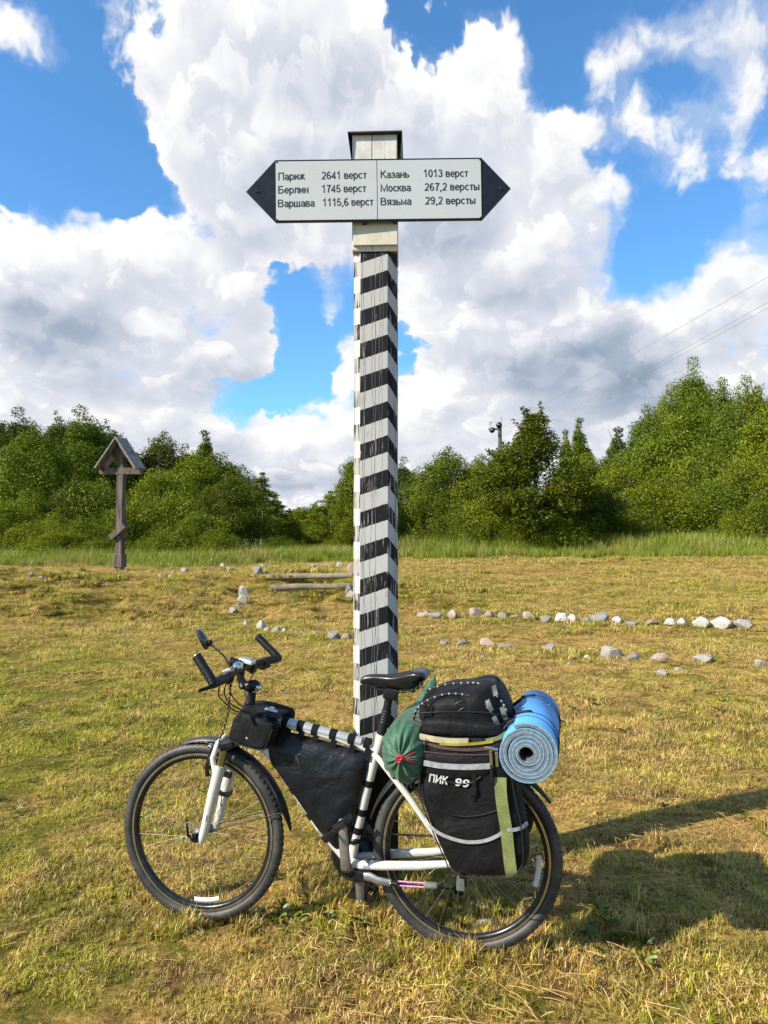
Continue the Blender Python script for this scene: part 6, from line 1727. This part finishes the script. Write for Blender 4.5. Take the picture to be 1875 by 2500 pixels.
print_w = simple('white_print', (0.62, 0.62, 0.60), .55, var=.1)

def cushion(outline, n_near, n_far, soft=5.0, rings=10, wr=0.0, seed=0, edge=0.0, FRm=FR, per_seg=6, round_=.012):
    """a stuffed panel: outline of (a, s) corners, a near face at n_near, a far face at n_far; soft = boxiness"""
    P = [Vector((a, s)) for a, s in outline]; pts = []
    for i in range(len(P)):
        p, q = P[i], P[(i + 1) % len(P)]
        for k in range(per_seg): pts.append(p.lerp(q, k / per_seg))
    for _ in range(2): pts = [(pts[i - 1] + pts[i] * 2 + pts[(i + 1) % len(pts)]) / 4 for i in range(len(pts))]
    c = sum(pts, Vector((0, 0))) / len(pts); mid = (n_near + n_far) / 2; half = (n_far - n_near) / 2
    m = len(pts); vs = []; fs = []
    prof = []                                        # (scale from centre, share of half thickness)
    for j in range(rings + 1):
        f = j / rings; prof.append((f, (1 - f ** soft) ** (1 / 2.0) if f < 1 else 0.0))
    prof = [(0.0, 1.0)] + [(math.sin(j / rings * math.pi / 2) ** .8, 0) for j in range(1, rings + 1)]
    prof = [(f, (max(0, 1 - f ** soft)) ** .5) for f, _ in prof]
    for side in (-1, 1):
        for j, (f, h) in enumerate(prof):
            if j == 0: vs.append(L(c.x, c.y, mid + side * half)); continue
            for i, p in enumerate(pts):
                q = c.lerp(p, f)
                hh = half * (edge + (1 - edge) * h)
                w_ = 0.0
                if wr: w_ = wr * (mnoise.noise(Vector((q.x * 11, q.y * 11, seed * 3.7 + side))) + .5 * mnoise.noise(Vector((q.x * 27, q.y * 23, seed * 1.9 - side)))) * (1.0 if f < .98 else .3)
                vs.append(L(q.x, q.y, mid + side * (hh + w_)))
    tot = 1 + rings * m
    for si in (0, 1):
        b0 = si * tot
        for i in range(m):
            i2 = (i + 1) % m
            fs.append((b0, b0 + 1 + i, b0 + 1 + i2))
        for j in range(1, rings):
            for i in range(m):
                i2 = (i + 1) % m; r0 = b0 + 1 + (j - 1) * m; r1 = r0 + m
                fs.append((r0 + i, r1 + i, r1 + i2, r0 + i2))
    for i in range(m):
        i2 = (i + 1) % m; r0 = 1 + (rings - 1) * m
        fs.append((r0 + i, tot + r0 + i, tot + r0 + i2, r0 + i2))
    mb = MB(FRm); mb.add(vs, fs, True); return mb
def ribbon(pts, w, th, FRm, side=(0, 1, 0), up=None):
    """flat band along pts: width w in the plane of the band, thickness th along side"""
    pts = [L(*p) for p in pts]; vs = []; fs = []
    sd = Vector(side).normalized()
    for i, p in enumerate(pts):
        t = (pts[min(i + 1, len(pts) - 1)] - pts[max(i - 1, 0)]).normalized()
        s_ = (sd - t * sd.dot(t)).normalized(); u = t.cross(s_)
        for x_, y_ in ((-1, -1), (1, -1), (1, 1), (-1, 1)): vs.append(p + u * (w / 2 * x_) + s_ * (th / 2 * y_))
    for i in range(len(pts) - 1):
        for k in range(4): fs.append((i * 4 + k, i * 4 + (k + 1) % 4, (i + 1) * 4 + (k + 1) % 4, (i + 1) * 4 + k))
    fs += [(0, 1, 2, 3), tuple((len(pts) - 1) * 4 + k for k in (3, 2, 1, 0))]
    mb = MB(FRm); mb.add(vs, fs); return mb
def dens(pts, n=6):
    v = bez([Vector((p[0], p[1], p[2])) for p in pts], n); return [(q.x, q.y, q.z) for q in v]

# frame bag ----------------------------------------------------------------
w_, F_ = frame_at(.56, .03); fb = empty('frame_bag', mat=w_); tag(fb, 'large black triangular bag strapped inside the bicycle frame', 'bag')
o = cushion([(.775, .408), (.60, .383), (.375, .338), (.365, .30), (.405, .14), (.437, .01), (.489, -.046), (.573, .036), (.711, .202), (.790, .300)], -.052, .045, soft=3.4, rings=14, wr=.0050, seed=3, FRm=F_, per_seg=7).build('body', coated, fb)
mb = MB(F_); mb.tube([L(*p) for p in dens([(.758, .385, -.022), (.60, .352, -.040), (.45, .318, -.036), (.372, .290, -.018)], 8)], .0022, 6); mb.build('piping', piping_m, fb)
for a_ in (.715, .650, .590, .515, .440, .378):
    f_ = lambda a: .4375 + (a - .74) * .178
    mb = MB(F_); c_ = L(a_, f_(a_)); d_ = (L(a_ - .01, f_(a_ - .01)) - L(a_ + .01, f_(a_ + .01))).normalized()
    mb.tube([c_ - d_ * .0125, c_ + d_ * .0125], .0228, 18, caps=True); mb.box(L(a_ - .006, f_(a_) - .035, -.024), (.024, .003, .045), Matrix.Rotation(rad(10), 3, 'Y')); mb.build('strap', velcro, fb)
for a_, s_ in ((.748, .277), (.672, .181), (.600, .088), (.535, .008)):
    mb = MB(F_); d_ = L(-.62, -.78).normalized(); c_ = L(a_, s_); d_ = Vector((.62, 0, -.78)).normalized()
    mb.tube([c_ - d_ * .013, c_ + d_ * .013], .0240, 18); mb.build('strap', velcro, fb)
for a_, s_ in ((.3725, .225), (.398, .115), (.414, .045)):
    mb = MB(F_); d_ = Vector((.22, 0, 1)).normalized(); c_ = L(a_, s_); d_ = Vector((-(-.22), 0, 1)).normalized()
    mb.tube([c_ - d_ * .012, c_ + d_ * .012], .0215, 18); mb.build('strap', velcro, fb)
mb = ribbon(dens([(.655, .325, -.050), (.640, .300, -.053), (.635, .270, -.052), (.642, .250, -.050)]), .010, .0016, F_); mb.build('pull_cord', piping_m, fb)

# twin pouch over the top tube ---------------------------------------------
w_, F_ = frame_at(.80, .34); tb = empty('top_tube_bag', mat=w_); tag(tb, 'small black twin pouch bag hung over the top tube behind the stem', 'bag')
near = [(.872, .494), (.80, .478), (.716, .452), (.712, .435), (.742, .362), (.765, .342), (.84, .355), (.905, .372), (.914, .392), (.895, .455)]
cushion(near, -.115, -.035, soft=7, rings=9, wr=.002, seed=8, FRm=F_).build('pouch', nylon, tb)
cushion([(.868, .490), (.80, .476), (.722, .452), (.720, .430), (.748, .366), (.768, .350), (.84, .361), (.898, .378), (.906, .392), (.89, .452)], -.124, -.106, soft=9, rings=9, wr=.0012, seed=9, FRm=F_).build('flap', nylon, tb)
pp = [(.880, .462), (.899, .395), (.893, .379), (.84, .362), (.768, .350), (.752, .360), (.722, .432)]
mb = MB(F_); mb.tube(bez([L(a_, s_, -.1195) for a_, s_ in pp], 5), .0022, 6); mb.build('piping', piping_m, tb)
mb = MB(F_); mb.lathe(L(.825, .392, -.1215), (0, -1, 0), [(0, .006), (.003, .006), (.004, .004), (.004, 0)], 14); mb.build('snap', alu, tb)
cushion([(.870, .500), (.80, .492), (.716, .474), (.705, .455), (.715, .39), (.735, .365), (.84, .370), (.90, .385), (.905, .41), (.89, .46)], .035, .110, soft=7, rings=9, wr=.003, seed=10, FRm=F_).build('pouch', nylon, tb)
mb = MB(F_); vs = []; fs = []
for i in range(9):
    f = i / 8; a_ = .868 - .150 * f; s_ = .494 - .030 * f
    for k in range(9):
        q = -1 + 2 * k / 8; vs.append(L(a_, s_ + .006 * (1 - q * q) + .002 * math.sin(k * 2 + i), q * .085))
for i in range(8):
    for k in range(8): fs.append((i * 9 + k, i * 9 + k + 1, (i + 1) * 9 + k + 1, (i + 1) * 9 + k))
mb.add(vs, fs, True); o = mb.build('saddle_flap', nylon, tb); sd_ = o.modifiers.new('t', 'SOLIDIFY'); sd_.thickness = .004
mb = MB(F_); mb.box(L(.765, .485, -.030), (.050, .018, .006), Matrix.Rotation(rad(12), 3, 'Y'), bev=.002); mb.box(L(.762, .492, -.030), (.018, .016, .010), Matrix.Rotation(rad(12), 3, 'Y'), bev=.003); mb.build('clip', reflect, tb)

# panniers -------------------------------------------------------------------
w_, F_ = frame_at(-.04, -.02); pn = empty('pannier_bag', mat=w_); tag(pn, 'big black pannier bag with grey and lime bands over the rear wheel', 'bag')
body = [(.118, .475), (-.02, .487), (-.175, .490), (-.195, .40), (-.212, .30), (-.236, .20), (-.244, .09), (-.232, .045), (-.190, .012), (-.09, -.002), (.015, .000), (.040, .04), (.070, .10), (.105, .175), (.138, .260), (.142, .330), (.128, .40)]
cushion(body, -.225, -.080, soft=9, rings=14, wr=.0050, seed=21, FRm=F_, per_seg=6).build('side_pouch', nylon, pn)
cushion(body, .080, .225, soft=6, rings=14, wr=.005, seed=22, FRm=F_, per_seg=6).build('side_pouch', nylon, pn)
# top compartment: a loaf across both sides, higher to the rear
top = [(.172, .490), (.168, .540), (.150, .578), (.118, .602), (.06, .624), (-.02, .632), (-.080, .652), (-.115, .650), (-.150, .612), (-.172, .560), (-.190, .500), (-.178, .455), (.0, .448), (.13, .452)]
cushion(top, -.195, .195, soft=3.4, rings=14, wr=.006, seed=23, FRm=F_, per_seg=6).build('top_pouch', nylon, pn)
cushion([(.132, .470), (.128, .520), (.06, .535), (-.05, .528), (-.155, .520), (-.170, .478), (-.02, .466)], -.212, -.15, soft=4, rings=8, wr=.003, seed=24, FRm=F_).build('lid_flap', nylon, pn)
cushion([(.115, .335), (.120, .42), (.02, .428), (-.125, .425), (-.135, .36), (-.06, .335), (.0, .322)], -.236, -.19, soft=4, rings=8, wr=.002, seed=25, FRm=F_).build('small_pocket', nylon, pn)
NF = -.2300
def band(name, pts, w, mat, n_off=NF, th=.0022, side=(0, 1, 0)):
    mb = ribbon(dens([(a_, s_, (n_ if n_ is not None else n_off)) for a_, s_, n_ in pts]), w, th, F_, side); return mb.build(name, mat, pn)
band('reflective_band', [(.112, .384, -.2365), (.05, .379, -.2390), (-.03, .381, -.2390), (-.10, .388, -.2365), (-.125, .392, -.232)], .019, tape_w)
band('reflective_band', [(.112, .188, -.214), (.092, .170, -.2295), (.05, .146, -.2315), (-.005, .132, -.2320), (-.05, .130, -.2320), (-.10, .140, -.2315), (-.140, .160, -.2310), (-.160, .176, -.2290)], .0115, tape_w)
band('lime_band', [(-.150, .352, -.2260), (-.152, .30, -.2300), (-.160, .24, -.2310), (-.170, .18, -.2300), (-.176, .12, -.2290), (-.184, .05, -.2260), (-.190, .022, -.214)], .040, tape_g)
band('reflective_band', [(-.172, .183, -.2315), (-.195, .184, -.2290), (-.222, .190, -.2150), (-.238, .197, -.190)], .0115, tape_w)
band('cream_band', [(.132, .468, -.2135), (.08, .462, -.2165), (.02, .459, -.2170), (-.04, .463, -.2160)], .020, tape_y)
band('yellow_edging', [(.06, .448, -.2190), (0.0, .450, -.2210), (-.07, .458, -.2200), (-.125, .468, -.2150)], .009, yellow_b)
band('lime_band', [(-.10, .468, -.2150), (-.14, .478, -.2080), (-.168, .494, -.190)], .014, tape_g)
band('zipper', [(.120, .448, -.2150), (.05, .437, -.2250), (-.04, .436, -.2260), (-.13, .448, -.2180)], .010, zipm)
band('zipper', [(.112, .421, -.2300), (.04, .419, -.2335), (-.05, .422, -.2335), (-.12, .428, -.2300)], .004, zipm)
mb = MB(F_); mb.tube(bez([L(.105, .352, -.228), L(.06, .333, -.233), L(.0, .322, -.234), L(-.05, .328, -.234), L(-.085, .352, -.232)], 6), .0022, 6); mb.build('piping', piping_m, pn)
ol = [(.118, .475), (.128, .40), (.142, .330), (.138, .260), (.105, .175), (.070, .10), (.040, .04), (.015, .004), (-.09, .002), (-.190, .016), (-.228, .048), (-.238, .09), (-.230, .20), (-.207, .30), (-.192, .40)]
mb = MB(F_); mb.tube(bez([L(-.05 + (a_ + .05) * .93, .23 + (s_ - .23) * .95, -.2235) for a_, s_ in ol], 5), .0024, 6); mb.build('piping', piping_m, pn)
mb = MB(F_); mb.tube(bez([L(.108, .268, -.2265), L(.06, .232, -.2318), L(.0, .214, -.2325), L(-.07, .220, -.232), L(-.148, .246, -.230)], 6), .0016, 5); mb.build('seam', piping_m, pn)
mb = ribbon(dens([(-.06, .42, -.233), (-.062, .33, -.2345), (-.058, .27, -.233)]), .014, .002, F_); mb.build('webbing', velcro, pn)
mb = MB(F_); mb.box(L(-.061, .300, -.236), (.020, .006, .026), bev=.003); mb.build('buckle', black_pl, pn)
mb = MB(F_); mb.tube(bez([L(.166, .535, -.170), L(.10, .548, -.192), L(.0, .556, -.197), L(-.10, .560, -.196), L(-.168, .548, -.178)], 6), .0016, 5); mb.build('seam', piping_m, pn)
# zip pullers
for a_, s_, n_ in ((-.118, .440, -.232), (-.137, .436, -.225)):
    mb = MB(F_); mb.box(L(a_ + .008, s_ + .008, n_), (.026, .008, .012), bev=.003); mb.box(L(a_ - .001, s_ - .024, n_ - .004), (.010, .003, .050), Matrix.Rotation(rad(-4), 3, 'Y'), bev=.001)
    mb.build('zip_puller', chrome, pn)
mb = MB(F_); mb.tube([L(-.120, .395, -.238), L(-.122, .35, -.238), L(-.121, .335, -.236)], .004, 6); mb.build('cord_pull', piping_m, pn)
# D ring, loop, buckle straps
mb = MB(F_); mb.tube([L(.118 + .0175 * math.cos(t), .553 + .0175 * math.sin(t), -.1800) for t in np.linspace(math.pi * .5, math.pi * 1.5, 9)][::-1] + [L(.118, .5705, -.180), L(.095, .5705, -.183), L(.095, .5355, -.184)], .0030, 7, closed=True); mb.build('d_ring', black_m, pn)
mb = MB(F_); mb.box(L(.106, .562, -.1835), (.040, .004, .010), bev=.001); mb.build('ring_tab', velcro, pn)
mb = MB(F_); mb.tube(bez([L(.0, .548, -.185), L(.012, .575, -.192), L(-.018, .592, -.190), L(-.040, .578, -.187), L(-.018, .568, -.193), L(.008, .550, -.19)], 5), .0055, 7); mb.build('hook', black_m, pn)
mb = ribbon(dens([(-.012, .008, -.145), (-.010, -.03, -.142), (-.004, -.060, -.135)]), .022, .003, F_); mb.build('lower_strap', velcro, pn)
mb = MB(F_); mb.box(L(-.003, -.060, -.137), (.030, .010, .034), bev=.004); mb.box(L(-.003, -.040, -.141), (.026, .004, .030), bev=.001); mb.build('buckle', grey_rub, pn)
mb = MB(F_); mb.tube(bez([L(.035, .010, -.10), L(.045, -.010, -.09), L(.020, -.032, -.08), L(.0, -.035, -.08)], 6), .002, 5); mb.build('hook_wire', black_m, pn)
mb = ribbon(dens([(.06, .610, -.175), (.02, .60, -.19)]), .018, .002, F_); 
for (a0, s0, n0_, a1, s1, n1_) in ((-.100, .598, -.175, -.118, .565, -.190), (-.128, .610, -.150, -.118, .640, -.120), (-.150, .575, -.165, -.165, .535, -.175), (-.125, .548, -.195, -.140, .520, -.196)):
    mb = ribbon(dens([(a0, s0, n0_), ((a0 + a1) / 2, (s0 + s1) / 2, (n0_ + n1_) / 2 - .004), (a1, s1, n1_)]), .017, .0025, F_, side=(.3, 1, -.3)); mb.build('reflective_tab', simple('grey_tab', (.045, .05, .05), .6), pn)
# bungee cord with white flecks, laid over the top
cordm = simple('bungee_black', (.014, .014, .015), .7)
fleck = simple('bungee_fleck', (.36, .36, .34), .6)
for pts in ([(.168, .500, -.150), (.150, .548, -.180), (.120, .580, -.180), (.06, .606, -.168), (.0, .612, -.165), (-.055, .602, -.170), (-.095, .580, -.178), (-.125, .548, -.182)],
            [(.130, .606, -.10), (.06, .630, -.095), (-.01, .638, -.090), (-.06, .640, -.095), (-.105, .622, -.118), (-.145, .590, -.130), (-.165, .555, -.140)]):
    cd = MB(F_); P_ = bez([L(*p) for p in pts], 10); cd.tube(P_, .0042, 8); co_ = cd.build('bungee_cord', cordm, pn)
    fl = MB(F_)
    for i in range(2, len(P_) - 2, 4):
        d_ = (P_[i + 1] - P_[i]).normalized(); fl.tube([P_[i] - d_ * .0024, P_[i] + d_ * .0024], .0044, 8)
    fo = fl.build('fleck', fleck, co_); tag(fo, kind='stuff')
# printed name
def pxz(a, s): return (-a, s)
def write2(text, a0, s0, a1, s1, cap, n_, parent, mat):
    W = text_width(text) + .06 * (len(text) - 1)
    vs, fs = stroke_text(text, lambda x, y, k: F_ @ L(a0 + (a1 - a0) * (x + .15 * y) / W, s0 + (s1 - s0) * x / W + y * cap, n_ - k * .0002), .165)
    m2 = bpy.data.meshes.new('lettering'); m2.from_pydata([tuple(v) for v in vs], [], fs); m2.materials.append(mat)
    o = bpy.data.objects.new('lettering', m2); COL.objects.link(o); put_parent(o, parent)
write2('ПИК', .095, .320, .032, .3155, .0275, -.2345, pn, print_w)
write2('99', .006, .3150, -.040, .3125, .0250, -.2345, pn, print_w)

# rolled sleeping mat ------------------------------------------------------------
mc_a, mc_s = -.243, .455
w_, F_ = frame_at(mc_a, mc_s - .095); mt = empty('sleeping_mat', mat=w_ @ Matrix.Translation((0, 0, 0))); tag(mt, 'rolled blue foam sleeping mat with grey inner face tied behind the pannier', 'sleeping mat')
foam_b = cloth('blue_foam', (0.11, 0.37, 0.76), .55, .05, 14, 0, weave=500, var=.06)
foam_e = cloth('cut_blue_foam', (0.16, 0.36, 0.50), .8, .2, 60, 0, weave=700, var=.15)
foam_g = cloth('grey_foam', (0.17, 0.17, 0.19), .8, .25, 60, 0, weave=700, var=.15)
def spiral(layer):
    """layer 0 outer blue, 1 inner grey: a sheet wound up, extruded across the bicycle"""
    turns = 5.6; th = .0155; t_end = 2 * math.pi * turns; r0_ = .021; k_ = .0740 / t_end
    n_ = 260; vs = []; fs = []
    lo, hi = ((.0, .50) if layer else (.50, .76))
    for i in range(n_ + 1):
        t = t_end * i / n_; r = r0_ + k_ * t
        wob = .0012 * math.sin(t * 1.7) + .0010 * math.sin(t * .63)
        ang = t - 1.75
        ex = 0.0
        d = (math.cos(ang), math.sin(ang))
        if i > n_ - 16:                                # the loose end runs off at a tangent
            pass
        th_l = th * (1.0 - .12 * math.sin(t * .5))
        for q in (lo, hi):
            rr = r + wob + th_l * (q - .4)
            for n__ in (-.30, .30): vs.append(L(mc_a - rr * d[0], mc_s + rr * d[1], n__ + .10 * 0))
    for i in range(n_):
        a_ = i * 4; b_ = a_ + 4
        fs += [(a_, a_ + 1, b_ + 1, b_), (a_ + 2, b_ + 2, b_ + 3, a_ + 3), (a_, b_, b_ + 2, a_ + 2), (a_ + 1, a_ + 3, b_ + 3, b_ + 1)]
    fs += [(0, 2, 3, 1), (n_ * 4, n_ * 4 + 1, n_ * 4 + 3, n_ * 4 + 2)]
    mb = MB(F_); mb.add(vs, fs, False); return mb
o = spiral(0).build('blue_layer', foam_b, mt)
o.data.materials.append(foam_e)
for p in o.data.polygons:
    if abs(p.normal.y) > .9: p.material_index = 1
    else: p.use_smooth = True
spiral(1).build('grey_layer', foam_g, mt)
for n__, tl in ((-.19, .10), (-.135, -.35), (.14, .25), (.19, -.1)):
    mb = MB(F_); mb.tube([L(mc_a + .0985 * math.cos(t), mc_s + .0985 * math.sin(t), n__ + tl * .05 * math.cos(t)) for t in np.linspace(0, 2 * math.pi, 41)[:-1]], .0042, 6, closed=True); mb.build('tie_cord', cordm, mt)
for n__ in (-.13, .17):
    mb = MB(F_); mb.tube([L(-.150, .515, n__ - .03), L(-.20, .548, n__), L(-.235, .556, n__)], .0028, 6); mb.build('tie_cord', cordm, mt)
    mb = MB(F_); mb.tube([L(-.196, .5525, n__), L(-.205, .5545, n__), L(-.245, .5605, n__), L(-.252, .560, n__)], [.004, .0075, .0075, .003], 8, flat=.6); mb.build('cord_hook', cordm, mt)
mb = MB(F_); mb.tube(bez([L(-.335, .472, .17), L(-.352, .470, .16), L(-.362, .466, .15)], 3), .0022, 5); mb.build('cord_tail', cordm, mt)

# green stuff sack --------------------------------------------------------------
w_, F_ = frame_at(.195, .31); gs_ = empty('stuff_sack', mat=w_); tag(gs_, 'dark green cloth sack drawn shut with a red cord behind the seat post', 'sack')
green = cloth('green_sack_cloth', (0.050, 0.130, 0.072), .50, .55, 14, .25, var=.18)
ax0 = L(.190, .402, -.262); ax1 = L(.192, .412, .30)
axv = (ax1 - ax0).normalized(); e1 = (Vector((0, 0, 1)) - axv * axv.z).normalized(); e2 = axv.cross(e1)
vs = []; fs = []; sg = 96
prof = [(-.006, .005), (-.004, .012), (.0, .022), (.004, .035), (.010, .050), (.020, .066), (.034, .080), (.055, .092), (.085, .100), (.13, .104), (.20, .104), (.30, .103), (.40, .100), (.47, .092), (.52, .074), (.55, .045), (.56, .01)]
for h_, r_ in prof:
    for k in range(sg):
        t = 2 * math.pi * k / sg
        pl = math.exp(-max(0, h_) / .06)
        ple = r_ * (1 + .16 * pl * (math.sin(t * 11 + 1.0 * math.sin(t * 3)) * .6 + math.sin(t * 17 + 2) * .4))
        lump = 1 + .05 * mnoise.noise(Vector((math.cos(t) * 1.5, math.sin(t) * 1.5, h_ * 6))) + .025 * mnoise.noise(Vector((math.cos(t) * 4, math.sin(t) * 4, h_ * 14)))
        oval = 1.0 + .12 * math.cos(t) ** 2
        dep = .010 * pl * math.sin(t * 11 + 1.0 * math.sin(t * 3)) * min(1, r_ / .05)
        vs.append(ax0 + axv * (h_ + dep) + (e1 * math.cos(t) * oval + e2 * math.sin(t) * .86) * ple * lump)
for i in range(len(prof) - 1):
    for k in range(sg): fs.append((i * sg + k, i * sg + (k + 1) % sg, (i + 1) * sg + (k + 1) % sg, (i + 1) * sg + k))
mb = MB(F_); mb.add(vs, fs, True); mb.build('sack_body', green, gs_)
cordr = simple('red_cord', (.45, .03, .04), .6, var=.15)
mb = MB(F_)
for k in range(5):
    c_ = ax0 + axv * -.010 + Vector((.004 * math.cos(k * 1.3), -.002 * k, .004 * math.sin(k * 1.9)))
    mb.tube([c_ + e1 * .010 * math.cos(t) * (1 if k % 2 else .6) + e2 * .010 * math.sin(t) for t in np.linspace(0, 6.28, 13)[:-1]], .0026, 6, closed=True)
kn = mb.build('cord_knot', cordr, gs_); tag(kn, kind='stuff')
for dz0, dz1 in ((.0, .018), (-.004, -.016), (-.002, -.008)):
    mb = MB(F_); mb.tube(bez([L(.187, .402 + dz0, -.274), L(.170, .403 + dz1 * .3, -.272), L(.150, .404 + dz1 * .8, -.262), L(.132 + abs(dz1) * .3, .404 + dz1, -.250)], 5), .0022, 6); mb.build('cord_end', cordr, gs_)
# the sack's loose neck stands up behind the top pouch
mb = MB(F_); vs = []; fs = []
nk = [((.190, .48, .16), .050, .018), ((.182, .52, .18), .040, .016), ((.170, .555, .20), .030, .012), ((.162, .585, .22), .018, .008), ((.157, .606, .225), .005, .004)]
for p_, wA, wB in nk:
    for k in range(16):
        t = 2 * math.pi * k / 16
        vs.append(L(p_[0] + wA * math.cos(t) * .8, p_[1] + wA * .35 * math.cos(t), p_[2] + wB * math.sin(t)) )
for i in range(len(nk) - 1):
    for k in range(16): fs.append((i * 16 + k, i * 16 + (k + 1) % 16, (i + 1) * 16 + (k + 1) % 16, (i + 1) * 16 + k))
mb.add(vs, fs, True); mb.build('sack_neck', green, gs_)
